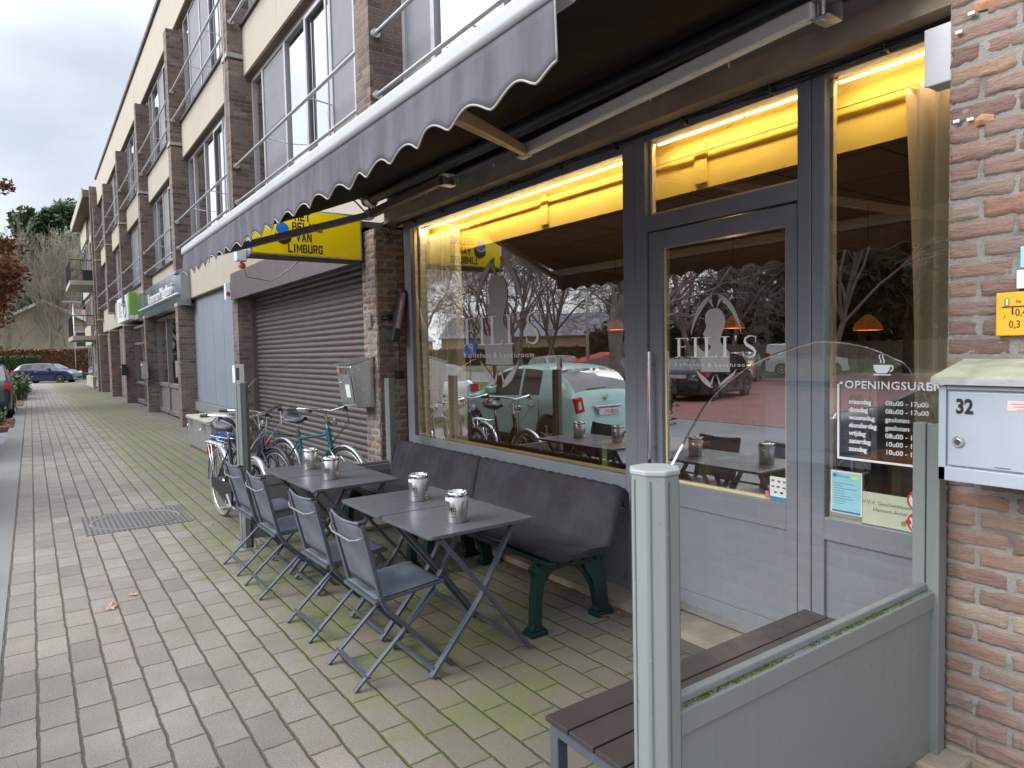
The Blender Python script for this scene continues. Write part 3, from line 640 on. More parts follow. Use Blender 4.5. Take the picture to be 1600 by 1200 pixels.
# ---- lettering and emblem on the glass
def flat(name, polys, y, mat, parent):
    m = MB()
    for p in polys: m.add([(x, y, z) for x, z in p], [tuple(range(len(p)))])
    return m.build(name, mat, parent, fixn=False)
def smoothpoly(pts, n=4):
    out = []; N = len(pts)
    for i in range(N):
        p0, p1, p2, p3 = (Vector(pts[(i + k - 1) % N]) for k in range(4))
        for j in range(n):
            t = j / n; out.append(tuple(.5 * ((2 * p1) + (-p0 + p2) * t + (2 * p0 - 5 * p1 + 4 * p2 - p3) * t * t + (-p0 + 3 * p1 - 3 * p2 + p3) * t ** 3)))
    return out
def tri(name, poly, y, mat, parent, dy=0):
    from mathutils.geometry import tessellate_polygon
    fs = tessellate_polygon([[Vector((x, 0, z)) for x, z in poly]])
    m = MB(); m.add([(x, y, z) for x, z in poly], [tuple(f) for f in fs]); return m
def serif(ch, x, z, w, hgt):
    st = w * .20; sf_ = hgt * .045; P = []
    def rect(a, b, c, d): P.append([(x + a * w, z + c * hgt), (x + b * w, z + c * hgt), (x + b * w, z + d * hgt), (x + a * w, z + d * hgt)])
    if ch == 'F': rect(.2, .40, 0, 1); rect(.02, .56, 0, .035); rect(.02, .2, .96, 1); rect(.38, .98, .96, 1); rect(.38, .78, .52, .56); P.append([(x + .98 * w, z + .82 * hgt), (x + .98 * w, z + .96 * hgt), (x + .86 * w, z + .96 * hgt)]); P.append([(x + .74 * w, z + .44 * hgt), (x + .78 * w, z + .44 * hgt), (x + .78 * w, z + .64 * hgt), (x + .74 * w, z + .64 * hgt)])
    if ch == 'I': rect(.38, .62, 0, 1); rect(.12, .38, 0, .035); rect(.62, .88, 0, .035); rect(.12, .38, .965, 1); rect(.62, .88, .965, 1)
    if ch == 'L': rect(.2, .40, 0, 1); rect(.02, .2, 0, .035); rect(.4, .98, 0, .04); rect(.02, .2, .965, 1); rect(.4, .58, .965, 1); P.append([(x + .86 * w, z + .04 * hgt), (x + .98 * w, z + .04 * hgt), (x + .98 * w, z + .2 * hgt)])
    if ch == "'": P.append([(x + .42 * w, z + .74 * hgt), (x + .56 * w, z + 1.02 * hgt), (x + .30 * w, z + 1.02 * hgt)])
    if ch == 'S':
        c = [(.86, .78), (.80, .93), (.62, .985), (.42, .975), (.24, .88), (.20, .74), (.30, .60), (.50, .50), (.70, .40), (.82, .26), (.78, .10), (.60, .015), (.38, .015), (.20, .08), (.12, .24)]
        th = [.015, .03, .05, .075, .11, .14, .16, .17, .17, .15, .12, .085, .05, .03, .015]
        for i in range(len(c) - 1):
            def off(i, sgn):
                a = c[max(i - 1, 0)]; b = c[min(i + 1, len(c) - 1)]; dx, dz = (b[0] - a[0]) * w, (b[1] - a[1]) * hgt; l = math.hypot(dx, dz)
                t_ = th[i] * w * .5; return (x + c[i][0] * w - dz / l * t_ * sgn, z + c[i][1] * hgt + dx / l * t_ * sgn)
            P.append([off(i, 1), off(i + 1, 1), off(i + 1, -1), off(i, -1)])
        rect(.82, .87, .70, .98); rect(.10, .14, .02, .28)
    return P
def emblem(cx, cz, s, y, parent, fx0, fz, fw, fh, sub):
    """oval of four horn-shaped strokes round a head-and-shoulders silhouette"""
    sil = [(-.02, .86), (-.16, .82), (-.235, .70), (-.24, .52), (-.21, .40), (-.255, .27), (-.30, .17), (-.255, .11), (-.27, .02), (-.235, -.07), (-.15, -.11), (-.10, -.16), (-.12, -.24), (-.30, -.30),
           (-.46, -.12), (-.52, -.28), (-.44, -.44), (-.36, -.60), (-.34, -.80), (-.33, -.86), (.34, -.86), (.37, -.80), (.37, -.50), (.36, -.32), (.24, -.18), (.15, -.05), (.16, .10), (.23, .30), (.27, .52), (.22, .72), (.12, .84)]
    pts = smoothpoly([(cx - .015 * s + u * s * 1.02, cz + v * s * .78 + .03 * s) for u, v in sil], 3)
    m = tri('emblem', pts, y, 'frost', parent)
    def horn(a0, a1, rx, rz, th, hook):
        out, inn = [], []; n = 22
        for i in range(n + 1):
            t = i / n; a = R(a0 + (a1 - a0) * t); w = th * math.sin(math.pi * min(1, .06 + t * .94)) ** .8 * (1 - .45 * t)
            out.append((cx + rx * s * math.cos(a), cz + rz * s * math.sin(a))); inn.append((cx + (rx - w) * s * math.cos(a), cz + (rz - w * 1.15) * s * math.sin(a)))
        for i in range(n): m.add([(p[0], y, p[1]) for p in (out[i], out[i + 1], inn[i + 1], inn[i])], [(0, 1, 2, 3)])
        p = out[1]; q = inn[3]; tip = (cx + hook * s * .035, cz + (rz - .30 if rz > 0 else rz + .30) * s * (1 if math.sin(R(a0)) > 0 else -1))
        m.add([(k[0], y, k[1]) for k in (p, q, tip)], [(0, 1, 2)])
    horn(97, 172, .66, 1.0, .13, -1); horn(83, 8, .66, 1.0, .13, 1); horn(-97, -145, .66, 1.0, .13, -1); horn(-83, -35, .66, 1.0, .13, 1)
    m.build('emblem', 'frost', parent, fixn=False)
    x = fx0; tot = sum({'F': .8, 'I': .62, 'L': .82, "'": .42, 'S': .8}[c] for c in "FILI'S"); u = fw / tot
    for c in "FILI'S":
        w = {'F': .8, 'I': .62, 'L': .82, "'": .42, 'S': .8}[c] * u; k = MB()
        for p in serif(c, x, fz, w * .92, fh): k.add([(a, y - .002, b) for a, b in p], [tuple(range(len(p)))])
        x += w; k.build('letter', 'filmwhite', parent, fixn=False)
    text('tagline', 'Koffiehuis & Lunchroom', sub, (fx0, y - .001, fz - .085 * fh / .235 - sub * .3), FAC, 'filmwhite', parent, xs=fw / (sub * 14.6), ext=.0, spacing=1.32, bold=0)
emblem(-4.58, 1.835, .53, 3.100, wf, -5.12, 1.655, 1.12, .235, .062)
emblem(-2.455, 1.63, .262, yd + .024, dr, -2.745, 1.542, .575, .115, .031)
# opening hours
oh = MB(); y = 3.100
ff = lambda a, b, c, d: oh.add([(a, y, c), (b, y, c), (b, y, d), (a, y, d)], [(0, 1, 2, 3)])
ff(-1.742, -1.732, 1.07, 1.425); ff(-1.742, -1.20, 1.062, 1.072); ff(-1.742, -1.715, 1.415, 1.425); ff(-1.21, -1.20, 1.07, 1.425)
cup = [(-1.575, 1.505), (-1.50, 1.505), (-1.503, 1.485), (-1.515, 1.468), (-1.560, 1.468), (-1.572, 1.485)]
oh.add([(a, y, b) for a, b in cup], [tuple(range(6))]); ff(-1.575, -1.497, 1.458, 1.464)
for i in range(8):
    a, b = -math.pi / 2 + i * math.pi / 8, -math.pi / 2 + (i + 1) * math.pi / 8
    oh.add([(-1.502 + r * math.cos(t), y, 1.490 + r * math.sin(t)) for r, t in ((.016, a), (.016, b), (.010, b), (.010, a))], [(0, 1, 2, 3)])
for dx in (0, .014):
    for i in range(6): 
        z0 = 1.512 + i * .007; oh.add([(-1.547 + dx + .004 * math.sin(i * 1.1), y, z0), (-1.542 + dx + .004 * math.sin(i * 1.1), y, z0), (-1.542 + dx + .004 * math.sin((i + 1) * 1.1), y, z0 + .007), (-1.547 + dx + .004 * math.sin((i + 1) * 1.1), y, z0 + .007)], [(0, 1, 2, 3)])
oh.build('hours_frame', 'filmwhite', df, fixn=False)
text('hours_title', 'OPENINGSUREN', .049, (-1.706, y - .001, 1.397), FAC, 'filmwhite', df, xs=1.10, ext=0, bold=.0008, spacing=1.08)
for i, (d, hh) in enumerate((('maandag', '08u00 - 17u00'), ('dinsdag', '08u00 - 17u00'), ('woensdag', 'gesloten'), ('donderdag', 'gesloten'), ('vrijdag', '08u00 - 17u00'), ('zaterdag', '10u00 - 17u00'), ('zondag', '10u00 - 17u00'))):
    z = 1.325 - i * .0365
    text('hours_day', d, .030, (-1.685, y - .001, z), FAC, 'filmwhite', df, xs=.98, ext=0, bold=.0009); text('hours_time', hh, .030, (-1.52, y - .001, z), FAC, 'filmwhite', df, xs=1.02, ext=0, bold=.0003)
# stickers on the glass: blue notice, voucher strip, prohibition rounds, card payment card
M['paperblue'] = plain('pale_blue_notice', srgb(150, 205, 220), .6, 0, .04, 3); M['blueink'] = plain('blue_ink', srgb(50, 130, 175), .6); M['yellowink'] = plain('yellow_ink', srgb(220, 220, 90), .6)
M['paperwhite'] = plain('paper', srgb(222, 226, 218), .7, 0, .03, 4); M['papergreen'] = plain('pale_green_strip', srgb(190, 196, 172), .7, 0, .05, 3); M['redink'] = plain('red_ink', srgb(190, 35, 40), .55); M['greenink'] = plain('green_ink', srgb(110, 160, 70), .6); M['orangeink'] = plain('orange_ink', srgb(235, 120, 40), .6)
st = lambda n, x0, x1, z0, z1, mat, par, dy=0.0: MB().box((x0, y - .0015 - dy, z0), (x1, y - .0002 - dy, z1)).build(n, mat, par)
nt = st('blue_notice', -1.772, -1.622, .803, 1.005, 'paperwhite', df)
st('notice_field', -1.765, -1.629, .820, .998, 'paperblue', df, .0015); st('notice_foot', -1.765, -1.629, .808, .818, 'blueink', df, .0015); st('notice_highlight', -1.672, -1.634, .972, .985, 'yellowink', df, .003)
m = MB(); m.lathe((-1.752, y - .004, .982), [(.010, 0), (.010, .001)], 16, 'y'); m.build('notice_mark', 'blueink', df)
text('notice_title', 'Nieuwe', .018, (-1.738, y - .004, .976), FAC, 'blueink', df, ext=0)
m = MB()
for i in range(9): m.box((-1.755, y - .0045, .945 - i * .012), (-1.755 + random.Random(i).uniform(.03, .11), y - .0035, .9465 - i * .012))
m.build('notice_text', 'inkgrey', df)
st('voucher_strip', -1.62, -1.165, .778, .925, 'papergreen', df)
text('voucher_text', 'V.V.V. Geschenkbonnen', .025, (-1.497, y - .003, .872), FAC, 'inkgrey', df, ext=0, align='CENTER'); text('voucher_text', 'Hamont-Achel', .025, (-1.497, y - .003, .842), FAC, 'inkgrey', df, ext=0, align='CENTER')
MB().lathe((-1.418, y - .004, .820), [(.013, 0), (.013, .0015)], 16, 'y').build('voucher_flower', 'redink', df); MB().lathe((-1.438, y - .004, .808), [(.011, 0), (.011, .0015)], 14, 'y').build('voucher_leaf', 'greenink', df)
for zc, fig in ((.918, 'dog'), (.822, 'icecream')):
    MB().lathe((-1.378, y - .0030, zc), [(.044, 0), (.044, .001)], 28, 'y').build('prohibition_disc', 'paperwhite', df)
    m = MB()
    for i in range(32):
        a, b = i * math.pi / 16, (i + 1) * math.pi / 16; m.add([(-1.378 + r * math.cos(t), y - .005, zc + r * math.sin(t)) for r, t in ((.046, a), (.046, b), (.038, b), (.038, a))], [(0, 1, 2, 3)])
    m.beam((-1.378 - .03, y - .005, zc + .028), (-1.378 + .03, y - .005, zc - .028), .007, .001, (0, 1, 0)); m.build('prohibition_ring', 'redink', df)
    m = MB()
    if fig == 'dog':
        for p in ([(-.022, .006), (.018, .006), (.018, -.004), (-.022, -.004)], [(-.022, -.004), (-.015, -.004), (-.018, -.026), (-.024, -.026)], [(.010, -.004), (.018, -.004), (.020, -.026), (.014, -.026)], [(-.022, .006), (-.012, .006), (-.016, .02), (-.028, .016)], [(.016, .006), (.028, .02), (.024, .004)]): m.add([(-1.378 + a, y - .0042, zc + b) for a, b in p], [tuple(range(len(p)))])
    else:
        for p in ([(-.004, .004), (.016, .010), (-.002, -.030)], [(-.006, .006), (.0, .02), (.014, .022), (.019, .010)], [(-.024, -.012), (-.008, -.010), (-.012, -.026), (-.026, -.024)]): m.add([(-1.378 + a, y - .0042, zc + b) for a, b in p], [tuple(range(len(p)))])
    m.build('prohibition_figure', 'ink', df, fixn=False)
yy = yd + .024
c = MB().box((-2.112, yy - .001, .803), (-2.008, yy, .925)).build('payment_card_notice', 'paperwhite', dr)
MB().box((-2.112, yy - .003, .803), (-2.008, yy - .0015, .822)).build('payment_strip', 'blueink', dr)
for i, (a, b, mt) in enumerate(((-2.095, .905, 'inkgrey'), (-2.062, .903, 'orangeink'), (-2.03, .903, 'blueink'), (-2.095, .874, 'blueink'), (-2.065, .874, 'inkgrey'), (-2.03, .872, 'inkgrey'), (-2.08, .845, 'inkgrey'), (-2.045, .845, 'ink'))):
    MB().box((a - .007, yy - .003, b - .005), (a + .008, yy - .0015, b + .005)).build('payment_mark', mt, dr)
MB().lathe((-2.056, yy - .0035, .903), [(.006, 0), (.006, .001)], 12, 'y').build('payment_mark', 'redink', dr)
M['pinkred'] = plain('pink_sticker', srgb(205, 110, 120), .6); MB().box((-2.14, yy - .001, .805), (-2.118, yy, .845)).build('pink_sticker', 'pinkred', dr)

# ================================================================ café interior
M['wallin'] = plain('dark_interior_wall', srgb(110, 90, 74), .85, 0, .12, 1.5)
M['floorin'] = plain('dark_wood_floor', srgb(80, 62, 48), .5, 0, .15, 2)
t = NT('ceiling_tiles'); g, x, y_, z = t.pos()
fx = t.math('FRACT', t.math('DIVIDE', x, .6)); fy = t.math('FRACT', t.math('DIVIDE', y_, .6))
dd = t.math('MINIMUM', t.math('MINIMUM', fx, t.math('SUBTRACT', 1, fx)), t.math('MINIMUM', fy, t.math('SUBTRACT', 1, fy)))
t.pbr(t.mix(t.step(dd, .012, .02), (.18, .14, .11), t.mix(t.noise(g, 120, 3), (.46, .37, .30), (.54, .44, .36))), .9); M['ceiling'] = t.m
MB().box((-6.6, 3.17, -.1), (-.6, 10.5, .0)).build('cafe_floor', 'floorin', B)
MB().box((-6.6, 3.30, 2.60), (-.6, 10.5, 2.66)).build('cafe_ceiling', 'ceiling', B)
MB().box((-6.6, 10.5, 0), (-.6, 10.6, 2.6)).box((-6.65, 3.17, 0), (-6.6, 10.5, 2.6)).box((-.6, 3.17, 0), (-.55, 10.5, 2.95)).build('cafe_wall', 'wallin', B)
M['valance'] = plain('yellow_pelmet', srgb(244, 206, 92), .75, 0, .04, 2)
MB().box((-6.6, 3.285, 2.535), (-.6, 3.30, 2.93)).build('pelmet', 'valance', B)
MB().box((-6.6, 3.16, 2.93), (-.6, 3.30, 2.96)).build('pelmet_top', 'valance', B)
MB().box((-6.1, 3.235, 2.735), (-1.1, 3.25, 2.75)).build('curtain_rail', 'valance', B)
for x in (-4.22, -2.72): MB().box((x, 3.268, 2.56), (x + .09, 3.284, 2.80)).build('pelmet_box', 'valance', B, bevel=.006)
for x in (-1.6, -3.45): MB().lathe((x, 3.9, 2.59), [(.09, 0), (.09, .012)], 20).build('ceiling_spot', 'ink', B)
led = emit_mat('led_strip', (1.0, .80, .50), 7)
cover = emit_mat('led_cover', (1.0, .80, .48), 3.6)
for i, (a, b) in enumerate(((-6.0, -4.75), (-4.72, -3.85), (-3.82, -3.15), (-2.92, -2.32), (-2.30, -1.95), (-1.78, -1.2))):
    s_ = MB().box((a, 3.175, 2.794 if a < -3 else 2.830), (b, 3.19, 2.804 if a < -3 else 2.840)).build('light_strip', cover, None)
    tag(s_, ['warm LED strip at the far left end of the big café window', 'warm LED strip above the emblem on the café window', 'warm LED strip at the right end of the big café window', 'warm LED strip over the left part of the café door', 'short warm LED strip over the right part of the café door', 'warm LED strip above the opening hours window'][i], 'strip light', 'warm strip lights behind the pelmet')
for a, b in ((-6.0, -3.15), (-2.92, -1.95), (-1.78, -1.2)):
    ld = bpy.data.lights.new('strip', 'AREA'); ld.shape = 'RECTANGLE'; ld.size = b - a; ld.size_y = .03; ld.energy = 2.0 * (b - a); ld.color = (1, .82, .56)
    lo = bpy.data.objects.new('strip_lamp', ld); COL.objects.link(lo); lo.location = ((a + b) / 2, 3.15, 2.80 if a < -3 else 2.835); lo.rotation_euler = (R(42), 0, 0)
# curtains
def curtain(x0, x1, z0, z1, y, label, seed, folds=9, taper=.0, mat='curtain'):
    ph = random.Random(seed).uniform(0, 6)
    def fn(u, v):
        z = z1 + (z0 - z1) * v; xx = x0 + (x1 - x0) * (u ** (1 + .12 * math.sin(u * 9 + ph))); xx += taper * v * (u - .5) + .012 * math.sin(v * 4 + u * 6)
        return (xx, y + (.032 + .018 * v) * math.sin(u * folds * 6.283 + ph + .5 * math.sin(v * 3 + u * 4)) + .012 * math.sin(u * 31 + v * 2), z)
    o = MB().grid(fn, folds * 12, 24).build('curtain', mat, None, smooth=True); tag(o, label, 'curtain', 'yellow café curtains'); return o
t = NT('yellow_curtain'); v = t.pos()[0]
b = t.n('ShaderNodeBsdfDiffuse'); t.link(t.mix(t.noise(v, 220, 2), srgb(238, 230, 204), srgb(245, 238, 216)), b.inputs[0]); tl = t.n('ShaderNodeBsdfTranslucent'); t.link(srgb(226, 190, 100), tl.inputs[0])
mx = t.n('ShaderNodeMixShader'); mx.inputs[0].default_value = .3; t.link(b.outputs[0], mx.inputs[1]); t.link(tl.outputs[0], mx.inputs[2]); t.t.links.new(mx.outputs[0], t.out.inputs[0]); M['curtain'] = t.m
curtain(-6.0, -5.38, .3, 2.73, 3.235, 'full length yellow curtain gathered at the far left of the café window', 1, 8)
curtain(-6.08, -5.92, .3, 2.81, 3.20, 'narrow yellow curtain edge against the left window frame', 5, 2)
curtain(-1.50, -1.08, .3, 2.73, 3.235, 'yellow curtain hanging beside the opening hours by the brick pier', 2, 5, -.10)
# pendants
lampglow = emit_mat('lamp_glow', (1.0, .5, .12), 8)
M['orange'] = plain('orange_lamp_shade', srgb(110, 46, 18), .5, .2, .05, 5, Emission_Color=(.8, .22, .03), Emission_Strength=.06)
for i, (x, y2, z) in enumerate(((-3.75, 5.0, 1.76), (-2.58, 5.0, 1.70), (-5.2, 5.0, 1.80))):
    L = thing('pendant_lamp', ['lit orange pendant lamp seen through the glass of the café door', 'lit orange pendant lamp seen through the opening hours window', 'lit orange pendant lamp at the right edge of the big café window'][i], 'lamp', (x, y2, z), 0, 'orange pendant lamps in the café')
    MB().lathe((x, y2, z), [(.10, 0), (.095, .025), (.075, .06), (.04, .09), (.02, .11)], 24, caps=False).build('lamp_shade', 'orange', L, smooth=True)
    MB().lathe((x, y2, z + .012), [(.088, 0), (.088, .004)], 20).build('bulb', lampglow, L); MB().tube([(x, y2, z + .14), (x, y2, 2.6)], .004, 5).build('cord', 'cable', L)
    pl = bpy.data.lights.new('bulb_light', 'POINT'); pl.energy = 3; pl.color = (1, .55, .2); pl.shadow_soft_size = .06; po = bpy.data.objects.new('bulb_light', pl); COL.objects.link(po); po.location = (x, y2, z - .04)
# a wooden table with pale green legs just inside
M['tablewood'] = plain('pale_wood_table', srgb(150, 118, 88), .5, 0, .2, 3); M['palegreen'] = plain('pale_green_paint', srgb(176, 190, 140), .6, 0, .05, 3); M['darkchair'] = plain('dark_chair_wood', (.05, .035, .025), .5, 0, .2, 4)
for i, (x, y2) in enumerate(((-4.3, 4.6), (-2.35, 5.4))):
    T = thing('cafe_table', ['wooden café table with pale green legs behind the big window', 'wooden café table with pale green legs behind the door'][i], 'table', (x, y2, 0), 0, 'tables inside the café')
    MB().box((x - .4, y2 - .35, .72), (x + .4, y2 + .35, .755)).build('tabletop', 'tablewood', T, bevel=.01)
    for a in (-.33, .33):
        for b2 in (-.28, .28): MB().box((x + a - .035, y2 + b2 - .035, 0), (x + a + .035, y2 + b2 + .035, .72)).build('leg', 'palegreen', T)
for i, (x, y2) in enumerate(((-3.3, 4.2), (-1.9, 4.6), (-4.9, 4.4))):
    T = thing('cafe_chair', ['dark wooden café chair inside, right of the pale green table', 'dark wooden café chair inside behind the door', 'dark wooden café chair inside, left of the pale green table'][i], 'chair', (x, y2, 0), 0, 'chairs inside the café')
    MB().box((x - .2, y2 - .2, .44), (x + .2, y2 + .2, .47)).build('seat', 'darkchair', T); MB().box((x - .2, y2 + .17, .62), (x + .2, y2 + .2, .92)).build('backrest', 'darkchair', T)
    for a in (-.18, .18):
        for b2 in (-.18, .18): MB().box((x + a - .018, y2 + b2 - .018, 0), (x + a + .018, y2 + b2 + .018, .44 if b2 < 0 else .92)).build('leg', 'darkchair', T)
# ================================================================ awning
AW = thing('awning', 'wide grey fabric awning with scalloped valance over the café terrace', 'awning', (-3.75, 2.7, 2.9))
def fabric(name, a, b, rough=.85, back=None):
    t = NT(name); v = t.pos()[0]; n = t.math('MULTIPLY', t.noise(t.n('ShaderNodeTexCoord').outputs['Object'], 5, 5, .6), 1.0)
    c = t.mix(t.step(n, .35, .7), a, b)
    wv = t.noise(v, 700, 1); t.pbr(c, rough, 0, t.bump(wv, .001, .4), .15); return t.m
t = NT('awning_fabric'); v = t.obj(); g = t.n('ShaderNodeNewGeometry'); sx = t.n('ShaderNodeSeparateXYZ'); t.link(v, sx.inputs[0])
c = t.mix(t.step(t.noise(t.comb(t.math('MULTIPLY', sx.outputs[0], 7), sx.outputs[1], t.math('MULTIPLY', sx.outputs[2], 1.5)), 1.2, 5, .6), .3, .7), srgb(87, 86, 91), srgb(106, 105, 112))
t.pbr(c, .85, 0, t.bump(t.noise(v, 3, 3), .02, .3), .15); M['awnfab'] = t.m
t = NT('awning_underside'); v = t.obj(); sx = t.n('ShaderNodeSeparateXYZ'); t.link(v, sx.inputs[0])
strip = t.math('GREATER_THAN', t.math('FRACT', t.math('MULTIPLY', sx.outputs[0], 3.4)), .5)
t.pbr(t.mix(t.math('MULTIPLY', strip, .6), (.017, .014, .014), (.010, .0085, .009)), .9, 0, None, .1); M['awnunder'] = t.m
XA, XB = -6.32, -1.335
def fabz(y): return 2.545 + (y - 1.12) * .362
m = MB(); m.grid(lambda u, v: (XA + (XB - XA) * u, 1.12 + 1.58 * v, fabz(1.12 + 1.58 * v) - .02 * math.sin(math.pi * v) + .004), 40, 10); m.build('canopy', 'awnfab', AW, smooth=True)
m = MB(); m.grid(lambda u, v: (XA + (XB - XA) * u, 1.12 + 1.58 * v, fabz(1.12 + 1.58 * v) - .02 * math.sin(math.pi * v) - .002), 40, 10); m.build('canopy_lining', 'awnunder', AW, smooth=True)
M['barwhite'] = plain('off_white_awning_bar', srgb(168, 170, 174), .5, .0, .05, 2, .06, 90)
m = MB(); pr_ = [(1.075, 2.478), (1.085, 2.465), (1.15, 2.465), (1.16, 2.483), (1.16, 2.528), (1.145, 2.542), (1.10, 2.542), (1.078, 2.520)]
m.prism(pr_, 'x', XA - .015, XB + .012); m.build('front_bar', 'barwhite', AW, bevel=.006)
# scalloped valance with pale piping
NS = 23; per = (XB - XA) / NS
def vbot(x):
    ph = ((x - XA) / per) % 1.0
    return 2.282 + .046 * (math.sqrt(math.sin(math.pi * (ph + .35)) ** 2 + .03) - .17)
def vy(x, v): return 1.092 + .010 * v * math.sin(x * 4.1) + .006 * v * math.sin(x * 11.3 + 1) + .004 * v * math.sin(x * 23)
m = MB(); nu = NS * 14
m.grid(lambda u, v: (XA + (XB - XA) * u, vy(XA + (XB - XA) * u, v), 2.468 + (vbot(XA + (XB - XA) * u) - 2.468) * v), nu, 6)
m.build('valance', 'awnfab', AW, smooth=True, solid=.0015)
m = MB(); m.tube([(XA + (XB - XA) * i / nu, vy(XA + (XB - XA) * i / nu, 1.0), vbot(XA + (XB - XA) * i / nu)) for i in range(nu + 1)], .0036, 6)
m.tube([(XB, vy(XB, v / 6), 2.468 + (vbot(XB) - 2.468) * v / 6) for v in range(7)], .003, 5)
M['piping'] = plain('cream_piping', srgb(158, 157, 148), .8); m.build('valance_piping', 'piping', AW, smooth=True)
M['roller'] = plain('dark_roller', (.03, .033, .042), .45)
MB().tube([(XA + .02, 2.74, 3.085), (XB, 2.74, 3.085)], .052, 14).build('roller', 'roller', AW, smooth=True, auto=40)
MB().box((XA, 2.66, 3.145), (-.9, 3.055, 3.165)).box((XA, 2.97, 3.0), (-.9, 3.055, 3.145)).build('light_block', 'roller', AW)  # dark cover and back plate added to keep sky light off the wall
MB().box((XA, 2.84, 2.995), (-.9, 2.915, 3.035)).box((XA, 2.80, 2.992), (-.9, 2.84, 3.004)).build('mounting_rail', 'armgrey', AW)
m = MB()
for i in range(9): m.tube([(-5.8 + i * .52, 2.86, 2.988), (-5.8 + i * .52, 2.86, 2.965)], .006, 6)
m.build('mounting_bolt', 'white', AW)
def arm(sh, el, fr_, mu, mf):
    a = MB().beam(sh, el, .05, .072).build('awning_arm', mu, AW, bevel=.008)
    MB().beam(el, fr_, .042, .060).build('forearm', mf, a, bevel=.008)
    MB().box((el[0] - .05, el[1] - .035, el[2] - .045), (el[0] + .045, el[1] + .03, el[2] + .045)).build('elbow_joint', 'alum', a, bevel=.012)
    MB().box((sh[0] - .01, sh[1] - .015, sh[2] - .045), (sh[0] + .07, sh[1] + .10, sh[2] - .035)).box((sh[0] - .01, sh[1] - .015, sh[2] + .035), (sh[0] + .07, sh[1] + .10, sh[2] + .045)).box((sh[0] - .01, sh[1] + .08, sh[2] - .035), (sh[0] + .07, sh[1] + .10, sh[2] + .035)).tube([(sh[0] + .02, sh[1] + .02, sh[2] - .05), (sh[0] + .02, sh[1] + .02, sh[2] + .05)], .018, 10).build('shoulder_bracket', 'alum', a, bevel=.006)
arm((-1.62, 2.70, 2.975), (-3.53, 2.62, 2.868), (-2.03, 1.17, 2.42), 'armwhite', 'armbrown')
arm((-4.75, 2.70, 2.952), (-5.80, 2.55, 2.852), (-6.22, 1.17, 2.44), 'armbrown', 'armgrey')
MB().lathe((-6.2, 2.74, 3.085), [(.07, 0), (.075, .03), (.06, .06)], 14, 'x').build('roller_end', 'alum', AW, smooth=True, auto=40)

# ================================================================ yellow light box sign on the far pier
SG = thing('light_box_sign', 'yellow rectangular light box sign with black lettering sticking out from the brick pier', 'sign', (-6.64, 2.25, 2.75))
xs = -6.55
MB().box((xs - .17, 1.70, 2.545), (xs - .012, 2.80, 3.005)).build('sign_frame', 'alum', SG, bevel=.006)
MB().box((xs - .010, 1.725, 2.565), (xs, 2.775, 2.985)).build('sign_face', 'yellowsign', SG)
M['rust'] = plain('rusty_edge', (.09, .06, .045), .8, .2, .4, 20)
MB().box((xs - .17, 1.69, 2.525), (xs + .006, 2.80, 2.546)).build('rusty_edge', 'rust', SG)
BLK = {'H': [(0, .28, 0, 1), (.72, 1, 0, 1), (.28, .72, .40, .60)], 'E': [(0, .3, 0, 1), (.3, 1, 0, .2), (.3, .88, .40, .60), (.3, 1, .8, 1)], 'T': [(0, 1, .8, 1), (.35, .65, 0, .8)],
       'B': [(0, .3, 0, 1), (.3, .9, 0, .17), (.3, .9, .42, .58), (.3, .85, .83, 1), (.7, 1, .12, .46), (.68, .96, .54, .88)], 'L': [(0, .32, 0, 1), (.32, 1, 0, .2)], 'I': [(.2, .8, 0, 1)],
       'N': [(0, .27, 0, 1), (.73, 1, 0, 1), ('q', .27, 1, .27, .62, .73, 0, .73, .38)], 'M': [(0, .22, 0, 1), (.78, 1, 0, 1), ('q', .22, 1, .22, .68, .46, .18, .5, .45), ('q', .78, 1, .78, .68, .54, .18, .5, .45)],
       'A': [('q', 0, 0, .28, 0, .60, 1, .38, 1), ('q', 1, 0, .72, 0, .40, 1, .62, 1), (.26, .74, .20, .38)], 'V': [('q', 0, 1, .28, 1, .60, 0, .38, 0), ('q', 1, 1, .72, 1, .40, 0, .62, 0)],
       'G': [(0, .3, .08, .92), (.15, .95, 0, .19), (.15, .95, .81, 1), (.68, .97, .19, .5), (.5, .97, .36, .52), (.68, .97, .66, .81)], 'U': [(0, .29, .08, 1), (.71, 1, .08, 1), (.1, .9, 0, .2)],
       'R': [(0, .29, 0, 1), (.29, .88, .40, .57), (.29, .88, .83, 1), (.68, .97, .50, .90), ('q', .45, .40, .72, .40, 1, 0, .70, 0)]}
for s, yv, z, cw in (('HET', 2.115, 2.885, .046), ('BELANG', 2.09, 2.79, .044), ('VAN', 2.125, 2.69, .046), ('LIMBURG', 2.045, 2.582, .0440)):
    yy = yv; hh_ = .083
    for c_ in s:
        w_ = cw * (1.22 if c_ == 'M' else .55 if c_ == 'I' else 1); m = MB()
        for i_, q in enumerate(BLK[c_]):
            X_ = xs + .001 + .0004 * i_; e = .0011 + .0004 * i_
            if q[0] == 'q': P_ = [(yy + q[k_] * w_, z + q[k_ + 1] * hh_) for k_ in (1, 3, 5, 7)]
            else: P_ = [(yy + q[0] * w_, z + q[2] * hh_), (yy + q[1] * w_, z + q[2] * hh_), (yy + q[1] * w_, z + q[3] * hh_), (yy + q[0] * w_, z + q[3] * hh_)]
            m.add([(X_, u_, v_) for u_, v_ in P_], [(0, 1, 2, 3)])
        m.build('letter', 'ink', SG, fixn=False); yy += w_ + cw * .15
M['blue'] = plain('sign_blue', srgb(20, 120, 215), .4)
MB().lathe((xs + .002, 2.005, 2.735), [(.078, 0), (.078, .003)], 28, 'x').build('emblem_black', 'ink', SG)  # black printed shape of the logo, behind the blue disc
